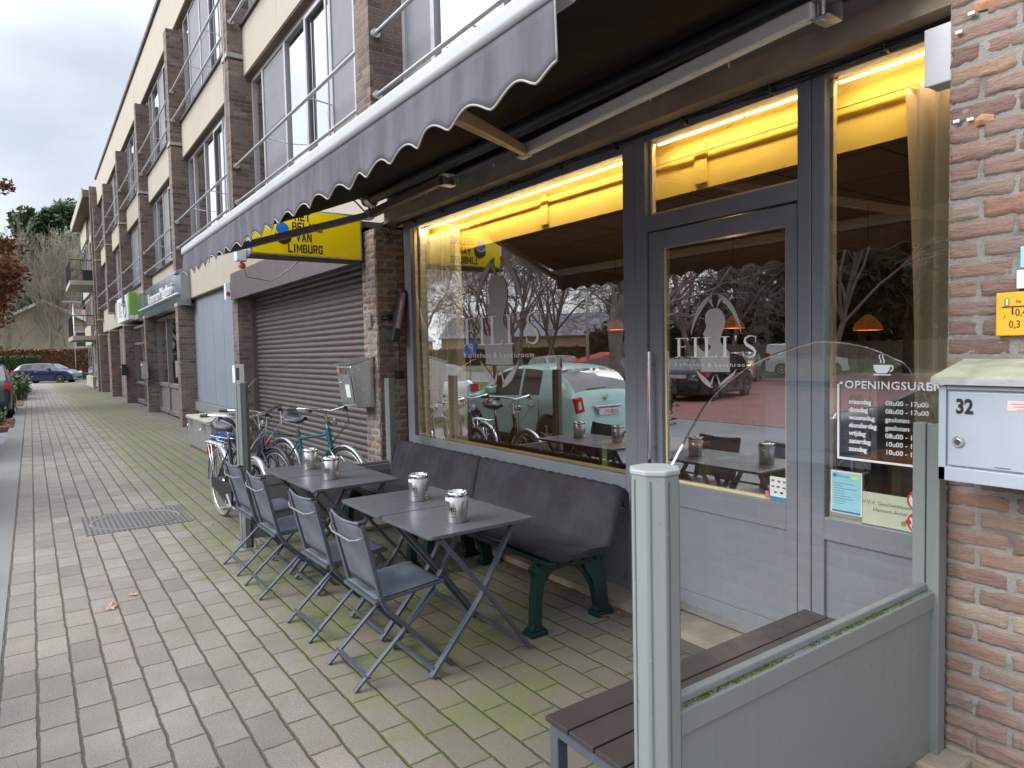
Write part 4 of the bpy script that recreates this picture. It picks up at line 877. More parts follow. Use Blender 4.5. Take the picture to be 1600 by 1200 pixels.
MB().lathe((xs + .006, 1.995, 2.80), [(.075, 0), (.075, .002)], 28, 'x').build('emblem_ring', 'yellowsign', SG)
MB().lathe((xs + .009, 1.995, 2.80), [(.060, 0), (.060, .003)], 28, 'x').build('emblem_disc', 'blue', SG)
MB().box((xs - .14, 2.78, 2.60), (xs - .04, 2.84, 2.66)).box((xs - .14, 2.78, 2.88), (xs - .04, 2.84, 2.95)).build('wall_bracket', 'rust', SG)
MB().box((xs - .20, 1.60, 2.49), (xs - .12, 1.70, 2.60)).build('end_lamp', 'white', SG, bevel=.01); 
M['orangelens'] = plain('orange_lens', srgb(190, 100, 40), .3); MB().lathe((xs - .17, 1.66, 2.455), [(.02, -.03), (.035, 0), (.02, .03)], 12, 'y').build('orange_lens', 'orangelens', SG, smooth=True)
MB().tube([(xs - .2, 1.66, 2.5), (xs - .25, 1.72, 2.36), (xs - .25, 1.95, 2.33), (xs - .2, 2.12, 2.45), (xs - .18, 2.2, 2.53)], .006, 6).build('sign_cable', 'cablewhite', SG, smooth=True)
# loose tube and wires above the sign
m = MB()
for q in range(3): m.tube([(-6.45 + q * .05, 2.3 + .06 * q + .1 * i, 3.02 + .16 * math.sin(i * .6 + .2)) for i in range(6)], .008, 6)
for q in range(7): m.tube([(-6.3 + .02 * q, 2.78 + .01 * math.sin(q), 3.0), (-6.34 + .03 * q, 2.76, 3.07 + .02 * (q % 3)), (-6.28 + .02 * q, 2.80, 3.17)], .004, 5)
tag(m.build('sign_wiring', 'cable', None, smooth=True), 'loose black conduit and wires above the yellow sign', 'cables')

# security notice at the shutter fascia's corner
S = thing('security_plate', 'small white plate with red emblem on the corner of the brown shutter fascia', 'sign', (-12.0, 2.75, 2.62))
MB().box((-12.06, 2.68, 2.55), (-11.94, 2.752, 2.82)).build('plate', 'white', S); MB().lathe((-11.935, 2.715, 2.64), [(.035, 0), (.035, .004)], 14, 'x').build('emblem', 'redink', S)

# ================================================================ infrared heater on the side of the pier
H = thing('patio_heater', 'long black infrared heater hanging upright on the side of the brick pier', 'heater', (-6.27, 2.97, 1.85))
a, b = Vector((-6.19, 3.055, 2.22)), Vector((-6.19, 2.945, 1.72)); d = (b - a).normalized()
MB().beam(a, b, .075, .085, (1, 0, 0)).build('housing', 'black', H, bevel=.008)
M['coil'] = plain('copper_heating_coil', (.45, .2, .12), .35, .7); M['reflector'] = plain('heater_reflector', srgb(150, 110, 90), .3, .8)
p0, p1 = a + d * .03 + Vector((.044, 0, 0)), a + d * .38 + Vector((.044, 0, 0))
MB().beam(p0, p1, .05, .004, (1, 0, 0)).build('reflector', 'reflector', H)
c = MB(); sd = Vector((0, -d.z, d.y))
for i in range(26):
    q = p0.lerp(p1, i / 25); c.tube([q + sd * -.030 + Vector((.004, 0, 0)), q + Vector((.012, 0, 0)), q + sd * .030 + Vector((.004, 0, 0))], .003, 5)
c.build('guard_wires', 'chrome', H, smooth=True)
MB().tube([p0 + Vector((.003, 0, 0)), p1 + Vector((.003, 0, 0))], .007, 8).build('heating_element', 'coil', H)
MB().beam(a - d * .006, a + d * .004, .078, .088, (1, 0, 0)).build('end_cap', 'armbrown', H)
MB().tube([(-6.28, 3.04, 1.72), (-6.285, 3.045, 1.6), (-6.285, 3.045, 1.44)], .006, 6).build('power_cable', 'cable', H)
MB().box((-6.3, 2.93, 1.94), (-6.26, 2.97, 1.99)).build('wall_bracket', 'black', H)
tag(MB().box((-6.298, 2.995, 1.345), (-6.25, 3.075, 1.43)).build('wall_socket', 'black', None, bevel=.006), 'black outdoor socket on the pier below the heater cable', 'socket')
S = thing('switch_plate', 'small black plate with three white dots on the pier beside the heater', 'sensor', (-6.29, 2.88, 1.95))
MB().box((-6.298, 2.86, 1.93), (-6.28, 2.93, 1.975)).build('plate', 'black', S)
for q in range(3): MB().lathe((-6.279, 2.88 + q * .016, 1.95 + (.012 if q == 1 else 0)), [(.005, 0), (.005, .003)], 10, 'x').build('dot', 'white', S)
tag(MB().box((-6.52, 2.795, 1.86), (-6.42, 2.818, 2.0)).build('metal_plate', 'steel', None, bevel=.003), 'small bare metal plate screwed to the front of the brick pier', 'plate')

# metal parcel mailbox on the far pier
MBX = thing('mailbox', 'brushed metal mailbox with sloping lid and lock on the far brick pier beside the shutter', 'mailbox', (-6.6, 2.72, 1.25))
prf = [(2.815, 1.07), (2.62, 1.07), (2.565, 1.47), (2.575, 1.50), (2.815, 1.565)]
MB().prism(prf, 'x', -6.78, -6.40).build('body', 'steel', MBX, bevel=.006)
MB().prism([(2.82, 1.568), (2.55, 1.498), (2.55, 1.508), (2.82, 1.58)], 'x', -6.79, -6.39).build('lid', 'steel', MBX)
MB().prism([(2.608, 1.12), (2.570, 1.40), (2.566, 1.40), (2.604, 1.12)], 'x', -6.76, -6.42).build('door', 'alum', MBX)
MB().prism([(2.597, 1.17), (2.580, 1.30), (2.576, 1.30), (2.593, 1.17)], 'x', -6.58, -6.47).build('name_label', 'paperwhite', MBX)
MB().prism([(2.570, 1.42), (2.562, 1.46), (2.559, 1.46), (2.567, 1.42)], 'x', -6.76, -6.68).build('sticker', 'pinkred', MBX)
MB().lathe((-6.70, 2.575, 1.31), [(.012, -.012), (.012, .004)], 12, 'y').build('lock', 'chrome', MBX)

# ================================================================ near pier: mailbox 32, junction box, gas marker
M['mailgrey'] = plain('light_grey_powder_coat', srgb(168, 176, 186), .38, .1, .03, 4, .05, 400)
BX = thing('mailbox', 'light grey wall mailbox with black number 32 on the near brick pier', 'mailbox', (-.86, 2.66, 1.25))
yb = 2.56
MB().box((-1.065, yb + .012, 1.135), (-.60, 2.795, 1.455)).build('body', 'mailgrey', BX, bevel=.003)
MB().box((-1.075, yb - .002, 1.125), (-1.052, yb + .012, 1.452)).box((-1.075, yb - .002, 1.125), (-.60, yb + .012, 1.172)).box((-1.052, yb, 1.438), (-.60, yb + .012, 1.452)).build('frame', 'mailgrey', BX, bevel=.002)
MB().box((-1.046, yb + .001, 1.178), (-.60, yb + .010, 1.432)).build('door', 'mailgrey', BX, bevel=.004)
M['lidmoss'] = plain('weathered_lid', srgb(168, 170, 148), .7, 0, .22, 9, .2, 80)
MB().prism([(2.798, 1.528), (yb - .025, 1.474), (yb - .025, 1.482), (2.798, 1.538)], 'x', -1.09, -.58).build('lid', 'lidmoss', BX)
MB().box((-1.09, yb - .027, 1.456), (-.58, yb - .018, 1.476)).build('lid_lip', 'alum', BX)
text('house_number', '32', .068, (-1.022, yb - .001, 1.360), FAC, 'ink', BX, xs=.78, ext=.0008, bold=.0022)
M['labelpink'] = plain('pink_print_label', srgb(222, 196, 196), .6)
MB().box((-.872, yb - .0005, 1.376), (-.772, yb + .002, 1.408)).build('sticker', 'labelpink', BX)
m = MB()
for i in range(3): m.box((-.862 + i * .008, yb - .0015, 1.397 - i * .009), (-.785 - i * .006, yb - .0006, 1.3995 - i * .009))
m.build('sticker_print', 'pinkred', BX)
MB().lathe((-1.012, yb - .009, 1.262), [(.019, .01), (.019, .004), (.016, 0)], 24, 'y').build('lock_ring', 'alum', BX, smooth=True, auto=40)
MB().lathe((-1.012, yb - .0135, 1.262), [(.011, .006), (.010, 0)], 18, 'y').build('lock', 'chrome', BX, smooth=True, auto=40)
MB().box((-.905, yb - .0005, 1.186), (-.86, yb + .001, 1.189)).build('embossing', 'inkgrey', BX)

J = thing('junction_box', 'pale grey plastic junction box beside the near brick pier under the cables', 'junction box', (-1.23, 2.95, 2.7))
MB().box((-1.285, 2.93, 2.60), (-1.152, 3.02, 2.815)).build('box', 'white', J, bevel=.008); MB().box((-1.290, 2.915, 2.598), (-1.150, 2.93, 2.82)).build('cover', 'white', J, bevel=.005)
MB().lathe((-1.168, 2.905, 2.735), [(.016, 0), (.016, .014)], 12, 'y').tube([(-1.165, 2.905, 2.74), (-1.15, 2.87, 2.75), (-1.13, 2.85, 2.75)], .008, 8).build('gland', 'armgrey', J, smooth=True, auto=40)
G = thing('gas_marker', 'small yellow gas pipe marker plate with black figures on the near brick pier', 'marker plate', (-.93, 2.78, 1.69))
M['gasyellow'] = plain('marker_yellow', srgb(232, 176, 40), .45, 0, .04, 4)
MB().box((-.985, 2.776, 1.618), (-.82, 2.786, 1.768)).build('plate', 'gasyellow', G, bevel=.004)
MB().box((-.959, 2.7735, 1.722), (-.944, 2.7755, 1.748)).build('green_field', 'greenink', G); text('marker_print', '1', .026, (-.957, 2.773, 1.7255), FAC, 'white', G, ext=.0004, bold=.0012)
MB().box((-.966, 2.7735, 1.716), (-.82, 2.7755, 1.7195)).build('marker_line', 'ink', G); MB().box((-.936, 2.7735, 1.690), (-.932, 2.7755, 1.716)).build('marker_line', 'ink', G)
text('marker_print', '0,4', .036, (-.927, 2.775, 1.685), FAC, 'ink', G, xs=.8, ext=.0004); text('marker_print', '0,3', .036, (-.945, 2.775, 1.645), FAC, 'ink', G, xs=.8, ext=.0004); text('marker_print', "'", .036, (-.96, 2.775, 1.662), FAC, 'ink', G, xs=.8, ext=.0004)
text('marker_print', 'Gas', .013, (-.925, 2.775, 1.731), FAC, 'ink', G, xs=.8, ext=.0004)
W = thing('marker_plate', 'small white and pale blue marker plate above the yellow gas marker', 'marker plate', (-.9, 2.78, 1.82))
MB().box((-.925, 2.776, 1.778), (-.82, 2.786, 1.842)).build('plate', 'white', W, bevel=.003); MB().box((-.915, 2.776, 1.848), (-.82, 2.786, 1.92)).build('blue_field', 'paperblue', W, bevel=.003)
for i, (x, z) in enumerate(((-1.115, 2.715), (-1.075, 2.765), (-1.12, 2.40), (-1.075, 2.395))):
    tag(MB().tube([(x, 2.805, z), (x, 2.785, z)], .006, 8).box((x - .011, 2.782, z - .006), (x + .011, 2.79, z + .006)).build('wall_plug', 'white', None, bevel=.002),
        ['white wall plug left of the pair near the top of the near brick pier', 'white wall plug beside the chipped brick near the top of the near pier', 'lower left white wall plug on the near brick pier', 'lower right white wall plug beside the orange chip on the near pier'][i], 'wall plug', 'white wall plugs in the near pier')
# orange spalled brick patches
M['spall'] = plain('spalled_brick', (.42, .22, .12), .9, 0, .15, 20, .6, 60)
for i, (x, z, rx) in enumerate(((-1.03, 2.79, .045), (-1.045, 2.385, .042))):
    m = MB(); rn = random.Random(i)
    pts = [(x + rx * (1 + rn.uniform(-.15, .2)) * math.cos(k * .52), z + .021 * (1 + rn.uniform(-.25, .2)) * math.sin(k * .52)) for k in range(12)]
    m.add([(x, 2.789, z)] + [(a, 2.799, b) for a, b in pts], [(0, k + 1, (k + 1) % 12 + 1) for k in range(12)])
    m.build('chipped_brick', 'spall', B, fixn=False)

# ================================================================ glass wind screens
M['mossy'] = foliage_mat('moss', (.08, .11, .02), (.15, .20, .04), (.23, .28, .08), .9, 30)
def oct_post(cx, cy, r, z0, z1, m=None):
    m = m or MB(); pts = []
    for k in range(8):
        a = R(22.5 + 45 * k); pts.append((cx + r * math.cos(a), cy + r * math.sin(a)))
    return m.prism(pts, 'z', z0, z1)
def screen(X, yp, zt, rp, arch, lab, railz, gx_end, panel_lo, wallpost_h):
    S = thing('wind_screen', lab, 'wind screen', (X, yp, 0), 0, 'terrace wind screens')
    p = oct_post(X, yp, rp, .012, zt).build('post', 'grey_alu', S, bevel=.003)
    m = MB()
    for k in range(8):
        a = R(45 * k); q = rp * math.cos(R(22.5)) + .0006; t_ = (-math.sin(a), math.cos(a))
        for s_ in (-.012,): m.beam((X + q * math.cos(a) + s_ * t_[0], yp + q * math.sin(a) + s_ * t_[1], .02), (X + q * math.cos(a) + s_ * t_[0], yp + q * math.sin(a) + s_ * t_[1], zt - .012), .004, .0022, (math.cos(a), math.sin(a), 0))
    M.setdefault('groove', plain('post_groove', srgb(92, 98, 100), .5)); m.build('post_groove', 'groove', p)
    oct_post(X, yp, rp + .004, zt, zt + .014).build('post_cap', 'capgrey', S, bevel=.004)
    MB().box((X - .11, yp - .10, .0), (X + .11, yp + .10, .010)).lathe((X + .06, yp + .05, .01), [(.012, 0), (.012, .05)], 8).build('base_plate', 'alum', S)
    y0, y1 = yp + rp - .01, gx_end
    MB().box((X - .026, y0, railz - .065), (X + .030, y1, railz)).box((X - .020, y0, railz), (X + .006, y1, railz + .025)).build('rail', 'grey_alu', S, bevel=.004)
    MB().box((X - .018, y0, panel_lo), (X + .020, y1, railz - .066)).build('panel', 'grey_alu', S)
    MB().box((X - .05, y1 - .03, .03), (X - .005, y1 + .03, wallpost_h)).box((X + .0, y1 - .03, .03), (X + .045, y1 + .03, wallpost_h)).box((X - .02, y1 - .015, .03), (X + .02, y1 + .035, wallpost_h)).build('wall_post', 'grey_alu', S, bevel=.003)
    rn = random.Random(3); mo = MB()
    for k in range(2200):
        y = y0 + (y1 - y0) * rn.random(); dens = math.sin(y * 9) * .5 + math.sin(y * 23) * .3
        if rn.random() > .35 + dens * .5: continue
        hgt = rn.uniform(.001, .007); xx = X + .007 + rn.uniform(0, .014); a = rn.uniform(0, 3.14); w = rn.uniform(.002, .006)
        mo.quad((xx - w * math.cos(a), y - w * math.sin(a), railz + .001), (xx + w * math.cos(a), y + w * math.sin(a), railz + .001), (xx + w * .6 * math.cos(a), y + w * .6 * math.sin(a), railz + .001 + hgt), (xx - w * .4 * math.cos(a), y - w * .4 * math.sin(a), railz + hgt))
    mo.build('moss', 'mossy', S, fixn=False)['kind'] = 'stuff'
    # glass with arched top edge
    n = len(arch); base = railz + .02; pts = smoothopen(arch, 5)
    m = MB()
    for i in range(len(pts) - 1):
        (ya, za), (yb_, zb) = pts[i], pts[i + 1]; m.add([(X, ya, base), (X, yb_, base), (X, yb_, zb), (X, ya, za)], [(0, 1, 2, 3)])
    m.build('glass', 'glassscreen', S, fixn=False)
    m = MB()
    for i in range(len(pts) - 1):
        (ya, za), (yb_, zb) = pts[i], pts[i + 1]; m.add([(X - .004, ya, za), (X + .004, ya, za), (X + .004, yb_, zb), (X - .004, yb_, zb)], [(0, 1, 2, 3)]); m.add([(X + .004, ya, za), (X + .004, yb_, zb), (X + .004, yb_, zb - .004), (X + .004, ya, za - .004)], [(0, 1, 2, 3)])
    m.build('glass_edge', 'glassedge', S, fixn=False)
    return S
def smoothopen(pts, n):
    out = []; P = [pts[0]] + list(pts) + [pts[-1]]
    for i in range(1, len(P) - 2):
        p0, p1, p2, p3 = map(Vector, P[i - 1:i + 3])
        for j in range(n):
            t = j / n; out.append(tuple(.5 * ((2 * p1) + (-p0 + p2) * t + (2 * p0 - 5 * p1 + 4 * p2 - p3) * t * t + (-p0 + 3 * p1 - 3 * p2 + p3) * t ** 3)))
    out.append(tuple(pts[-1])); return out
M['capgrey'] = plain('post_cap_grey', srgb(150, 157, 156), .45, 0, .05, 4)
screen(-1.18, 1.26, 1.29, .062, [(1.31, 1.285), (1.36, 1.345), (1.47, 1.46), (1.58, 1.52), (1.69, 1.56), (1.93, 1.605), (2.06, 1.61), (2.27, 1.59), (2.45, 1.55), (2.57, 1.51), (2.73, 1.37), (2.77, 1.30)], 'near glass wind screen with grey octagonal post and arched glass edge beside the café door', .67, 2.745, .06, 1.30)
screen(-5.93, 1.42, 1.375, .055, [(1.46, 1.33), (1.55, 1.42), (1.7, 1.50), (1.95, 1.56), (2.2, 1.58), (2.45, 1.54), (2.6, 1.48), (2.72, 1.40)], 'far glass wind screen with grey post between the parked bicycles and the tables', .57, 2.76, .07, 1.37)
S = thing('leaflet_holder', 'small white card holder on top of the far wind screen post', 'card holder', (-5.93, 1.40, 1.46))
MB().box((-5.965, 1.365, 1.39), (-5.90, 1.375, 1.53)).box((-5.90, 1.365, 1.39), (-5.895, 1.44, 1.54)).build('card', 'paperwhite', S); MB().box((-5.894, 1.375, 1.41), (-5.892, 1.40, 1.51)).build('print', 'inkgrey', S)

# ================================================================ slatted bench by the near screen
M['slatbrown'] = plain('dark_brown_slat', srgb(58, 52, 52), .45, 0, .12, 3, .08, 120); M['benchgrey'] = plain('bench_frame_grey', srgb(84, 88, 96), .45, .1, .05, 4)
T = thing('slatted_bench', 'low backless bench of dark brown slats on a grey metal frame inside the near screen', 'bench', (-1.48, 2.0, 0))
for i in range(4): MB().box((-1.70 + i * .118, 1.30, .412), (-1.70 + i * .118 + .110, 2.76, .430)).build('slat', 'slatbrown', T, bevel=.002)
MB().box((-1.69, 1.31, .375), (-1.24, 1.345, .411)).box((-1.69, 2.715, .375), (-1.24, 2.75, .411)).box((-1.69, 1.345, .375), (-1.65, 2.715, .411)).box((-1.28, 1.345, .375), (-1.24, 2.715, .411)).build('seat_frame', 'benchgrey', T, bevel=.002)
for (x, y) in ((-1.69, 1.31), (-1.28, 1.31), (-1.69, 2.71), (-1.28, 2.71)): MB().box((x, y, 0), (x + .04, y + .04, .375)).build('leg', 'benchgrey', T, bevel=.002)

# ================================================================ green cast iron benches with cushions
M['castgreen'] = plain('dark_green_cast_iron', (.006, .034, .030), .34, .1, .2, 7, .25, 40)
M['greenslat'] = plain('dark_green_slat', (.008, .025, .022), .5, 0, .2, 5)
t = NT('charcoal_cushion'); v = t.obj()
c = t.mix(t.step(t.noise(v, 4, 4), .3, .7), srgb(48, 46, 51), srgb(63, 61, 66)); c = t.mix(t.step(t.noise(v, 300, 2), .5, .7), c, srgb(76, 74, 79))
vs = t.n('ShaderNodeSeparateXYZ'); t.link(v, vs.inputs[0]); pl_ = t.noise(t.comb(t.math('MULTIPLY', vs.outputs[0], 26), 0.0, t.math('MULTIPLY', vs.outputs[2], 2.5)), 1.0, 3, .5, dist=.4)
pl_ = t.math('MULTIPLY', pl_, t.step(vs.outputs[2], .06, .2))
hh = t.math('ADD', t.math('ADD', t.math('MULTIPLY', pl_, 1.1), t.math('MULTIPLY', t.noise(v, 11, 3, .6), .35)), t.math('MULTIPLY', t.noise(v, 500, 1), .1))
t.pbr(c, .9, 0, t.bump(hh, .012, .6), .1); M['cushion'] = t.m
def park_bench(xl, xr, lab, clab, seed):
    T = thing('park_bench', lab, 'bench', ((xl + xr) / 2, 2.6, 0), 0, 'green park benches along the window')
    def frame(x):
        m = MB(); h = .028
        def bar(pts, w=.034):
            for a_, b_ in zip(pts[:-1], pts[1:]): m.beam((x, *a_), (x, *b_), h, w, (1, 0, 0))
        def curve(p0, p1, p2, n=8): return [((1 - i / n) ** 2 * p0[0] + 2 * (1 - i / n) * i / n * p1[0] + (i / n) ** 2 * p2[0], (1 - i / n) ** 2 * p0[1] + 2 * (1 - i / n) * i / n * p1[1] + (i / n) ** 2 * p2[1]) for i in range(n + 1)]
        # front leg, seat arm, rear leg as solid outline plates
        m.prism([(2.26, .395), (2.325, .395), (2.335, .36), (2.315, .30), (2.292, .18), (2.288, .05), (2.305, .03), (2.215, .03), (2.228, .06), (2.236, .20), (2.25, .32)], 'x', x - .028, x + .028)
        m.prism([(2.255, .40), (2.75, .372), (2.76, .335), (2.62, .335), (2.50, .352), (2.40, .352), (2.33, .342), (2.26, .36)], 'x', x - .024, x + .024)
        m.prism([(2.60, .350), (2.74, .350), (2.775, .25), (2.80, .06), (2.815, .03), (2.70, .03), (2.71, .06), (2.69, .16), (2.665, .24), (2.62, .30)], 'x', x - .028, x + .028)
        bar(curve((2.33, .30), (2.36, .37), (2.48, .37)) + curve((2.48, .37), (2.60, .36), (2.685, .19))[1:], .022)
        m.box((x - .045, 2.20, .0), (x + .045, 2.315, .030)).box((x - .045, 2.69, 0), (x + .045, 2.825, .030)).box((x - .036, 2.21, .03), (x + .036, 2.305, .045)).box((x - .036, 2.70, .03), (x + .036, 2.815, .045))
        bar([(2.72, .34), (2.77, .50), (2.84, .76)], .035); m.lathe((x - .035, 2.262, .365), [(.025, 0), (.025, .07)], 12, 'x')
        return m
    for x in (xl + .10, xr - .10): frame(x).build('leg_frame', 'castgreen', T, bevel=.005)
    for i in range(5): MB().box((xl, 2.275 + i * .09, .405 - i * .006), (xr, 2.275 + i * .09 + .07, .427 - i * .006)).build('seat_slat', 'greenslat', T, bevel=.004)
    for i in range(3): MB().box((xl, 2.742 + .022 * i, .50 + i * .09), (xr, 2.762 + .022 * i, .57 + i * .09)).build('back_slat', 'greenslat', T, bevel=.004)
    # cushion: seat + back pad in one cover
    rn = random.Random(seed); prof = [(2.32, .425), (2.300, .432), (2.296, .446), (2.312, .460), (2.42, .464), (2.55, .456), (2.66, .450), (2.70, .474), (2.715, .53), (2.735, .62), (2.757, .70), (2.77, .755), (2.79, .785), (2.825, .79), (2.855, .765), (2.855, .70), (2.845, .66)]
    back = [(2.33, .424), (2.45, .424), (2.6, .416), (2.715, .412), (2.755, .45), (2.775, .55), (2.80, .65), (2.825, .70), (2.838, .67)]
    ring = prof + back[::-1]; N = len(ring); nx = 60; m = MB(); o = len(m.v); a0, a1 = xl - .01, xr + .03
    for i in range(nx + 1):
        u = i / nx; x = a0 + (a1 - a0) * u; e = min(u, 1 - u) * (a1 - a0); rd = max(0, 1 - e / .035); 
        cy, cz = 2.6, .5
        for k, (y, z) in enumerate(ring):
            wr = noise.noise(Vector((x * 5 + seed, y * 3, z * 3))) * .0035
            bk = 5 <= k < len(prof) and z > .55
            if bk: wr += .0045 * math.sin(x * 62 + 3 * math.sin(z * 9 + x * 4)) * (.4 + .6 * noise.noise(Vector((x * 2, z, seed))) + .5)
            y2 = y - wr * (1 if k < len(prof) else 0); z2 = z + wr * (1 if k < len(prof) else 0)
            if k < len(prof) and rd > 0:
                y2 += .018 * rd * rd; z2 -= .018 * rd * rd * (1 if z > .46 else -.3)
            m.v.append((x, y2, z2))
    for i in range(nx):
        for k in range(N):
            k2 = (k + 1) % N; m.f.append((o + i * N + k, o + i * N + k2, o + (i + 1) * N + k2, o + (i + 1) * N + k)); m.mi.append(0)
    for e_, rev in ((0, 1), (nx, 0)):
        L1 = len(prof); 
        # end caps as strips between outer and inner profiles
        for k in range(L1 - 1):
            f = [o + e_ * N + k, o + e_ * N + k + 1]; j0 = N - 1 - int(k * (len(back) - 1) / (L1 - 1)); j1 = N - 1 - int((k + 1) * (len(back) - 1) / (L1 - 1))
            f += [o + e_ * N + j1] + ([o + e_ * N + j0] if j0 != j1 else []); m.f.append(tuple(f)); m.mi.append(0)
    C = thing('bench_cushion', clab, 'cushion', ((xl + xr) / 2, 2.6, .43), 0, 'charcoal bench cushions'); m.build('cushion_pad', 'cushion', C, smooth=True, auto=60)
    return T
park_bench(-4.40, -2.93, 'dark green cast iron park bench nearest the café door', 'charcoal seat and back cushion on the green bench nearest the café door', 1)
park_bench(-5.87, -4.45, 'dark green cast iron park bench beside the far wind screen', 'charcoal seat and back cushion on the bench beside the far wind screen', 8)

# ================================================================ folding tables
def make_table():
    T = thing('folding_table', '', 'table', (0, 0, 0), 0, 'graphite folding tables on the terrace')
    hx, hy, r = .2725, .315, .025; pts = []
    for cx, cy, a0 in ((hx - r, hy - r, 0), (-hx + r, hy - r, 90), (-hx + r, -hy + r, 180), (hx - r, -hy + r, 270)):
        for k in range(6): a = R(a0 + 18 * k); pts.append((cx + r * math.cos(a), cy + r * math.sin(a)))
    MB().prism(pts, 'z', .704, .722).build('tabletop', 'tabletop', T, bevel=.0025)
    for s_, inx in ((1, .235), (-1, -.235)):
        a = s_ * .235; b = s_ * .212
        MB().beam((a, .295, .012), (a, .05, .34), .018, .036, (1, 0, 0)).beam((a, .05, .34), (a, -.24, .695), .018, .036, (1, 0, 0)).build('leg', 'metalgrey', T, bevel=.002)
        MB().beam((b, -.295, .012), (b, .0, .34), .018, .034, (1, 0, 0)).beam((b, .0, .34), (b, .215, .695), .018, .034, (1, 0, 0)).build('leg', 'metalgrey', T, bevel=.002)
        MB().lathe((a, .022, .372), [(.009, -.03 if s_ > 0 else -.012), (.009, .012 if s_ > 0 else .03)], 10, 'x').build('pivot', 'chrome', T)
    MB().beam((-.235, .272, .045), (.235, .272, .045), .016, .02).build('crossbar', 'metalgrey', T); MB().beam((-.212, -.272, .045), (.212, -.272, .045), .016, .02).build('crossbar', 'metalgrey', T)
    MB().tube([(-.212, .17, .62), (-.19, .155, .60), (.19, .155, .60), (.212, .17, .62)], .008, 8).build('locking_rod', 'metalgrey', T, smooth=True)
    MB().box((-.22, -.26, .690), (.22, -.235, .7035)).box((-.22, .20, .690), (.22, .225, .7035)).build('top_rail', 'metalgrey', T)
    return T
T0 = make_table()
tabs = [(-3.135, 1.825, 0.015, 'graphite folding table carrying the canister numbered 14, nearest the camera'), (-3.69, 1.815, .0, 'graphite folding table carrying the canister numbered 13'),
        (-4.63, 1.775, .02, 'graphite folding table carrying the canister numbered 12'), (-5.19, 1.77, .012, 'graphite folding table carrying the canister numbered 11, by the far screen')]
T0.location = (tabs[0][0], tabs[0][1], 0); T0.rotation_euler = (0, 0, tabs[0][2]); T0['label'] = tabs[0][3]
for x, y, r, l in tabs[1:]: dup(T0, (x, y, 0), r, l)
# folding chairs with fabric seats: sitter faces +Y
t = NT('graphite_mesh_fabric'); v = t.obj(); c = t.mix(t.step(t.noise(v, 6, 4), .35, .7), srgb(84, 90, 100), srgb(104, 110, 120)); c = t.mix(t.math('MULTIPLY', t.step(t.noise(v, 13, 5), .6, .75), .3), c, srgb(140, 146, 154))
t.pbr(c, .62, 0, t.bump(t.noise(v, 900, 1), .001, .5), .3); M['mesh'] = t.m
def make_chair():
    T = thing('folding_chair', '', 'chair', (0, 0, 0), 0, 'graphite folding chairs on the terrace'); w = .205
    for s_ in (1, -1):
        a = s_ * w; b = s_ * (w - .024)
        m = MB(); m.beam((a, .255, 0.004), (a, -.085, .365), .021, .034, (1, 0, 0)).beam((a, -.085, .365), (a, -.115, .415), .021, .034, (1, 0, 0)).beam((a, -.115, .415), (a, -.205, .80), .021, .034, (1, 0, 0)); m.build('backrest_leg', 'metalgrey', T, bevel=.003)
        m = MB(); m.beam((b, -.255, 0.004), (b, .195, .405), .014, .026, (1, 0, 0)); m.build('leg', 'metalgrey', T, bevel=.003)
        m = MB(); m.beam((b + s_ * .001, -.13, .408), (b + s_ * .001, .235, .440), .018, .020, (1, 0, 0)); m.build('seat_rail', 'metalgrey', T, bevel=.003)
        MB().lathe((a, .0, .277), [(.007, -.03 if s_ > 0 else -.012), (.007, .012 if s_ > 0 else .03)], 8, 'x').build('pivot', 'chrome', T)
    MB().beam((-w, -.262 + .07, .062), (w, -.262 + .07, .062), .022, .012).build('crossbar', 'metalgrey', T); MB().beam((-w, .215, .045), (w, .215, .045), .022, .012).build('crossbar', 'metalgrey', T)
    m = MB(); m.tube([(-w, -.200, .735), (-w + .03, -.222, .722), (-w + .09, -.232, .710), (w - .09, -.232, .710), (w - .03, -.222, .722), (w, -.200, .735)], .005, 8); m.build('back_bow', 'armgrey', T, smooth=True)
    MB().beam((-w, -.14, .41), (w, -.14, .41), .016, .016).build('rear_bar', 'metalgrey', T); 
    m = MB(); m.grid(lambda u, v: ((u - .5) * .372, -.135 + .375 * v, .424 + .032 * v - .022 * math.sin(math.pi * u) * math.sin(math.pi * min(v * 1.05, 1)) ** .7 - (.018 * max(0, (v - .9) / .1) ** 2)), 14, 14); m.build('seat', 'mesh', T, smooth=True, solid=.003)
    m = MB(); m.grid(lambda u, v: ((u - .5) * .385, -.118 - .088 * v - .014 * math.sin(math.pi * u) * -1 * (.4 + .6 * v) * -1 + 0, .455 + .345 * v - .012 * math.sin(math.pi * u) * v), 14, 10); m.build('backrest', 'mesh', T, smooth=True, solid=.003)
    m = MB(); m.tube([((u / 14 - .5) * .385, -.208 - .014 * math.sin(math.pi * u / 14), .802 - .012 * math.sin(math.pi * u / 14)) for u in range(15)], .007, 8); m.build('top_hem', 'mesh', T, smooth=True)
    for s_ in (1, -1): MB().box((s_ * w - .010, -.222, .792), (s_ * w + .010, -.188, .812)).build('end_cap', 'black', T, bevel=.003)
    return T
C0 = make_chair()
ch = [(-3.205, 1.44, -.01, 'graphite folding chair nearest the camera, at the table with canister 14'), (-3.90, 1.445, .02, 'graphite folding chair second from the camera, at the table with canister 13'),
      (-4.76, 1.41, .0, 'graphite folding chair third from the camera, at the table with canister 12'), (-5.38, 1.41, .03, 'graphite folding chair beside the far wind screen post, at the table with canister 11')]
C0.location = (ch[0][0], ch[0][1], 0); C0.rotation_euler = (0, 0, ch[0][2]); C0['label'] = ch[0][3]
for x, y, r, l in ch[1:]: dup(C0, (x, y, 0), r, l)
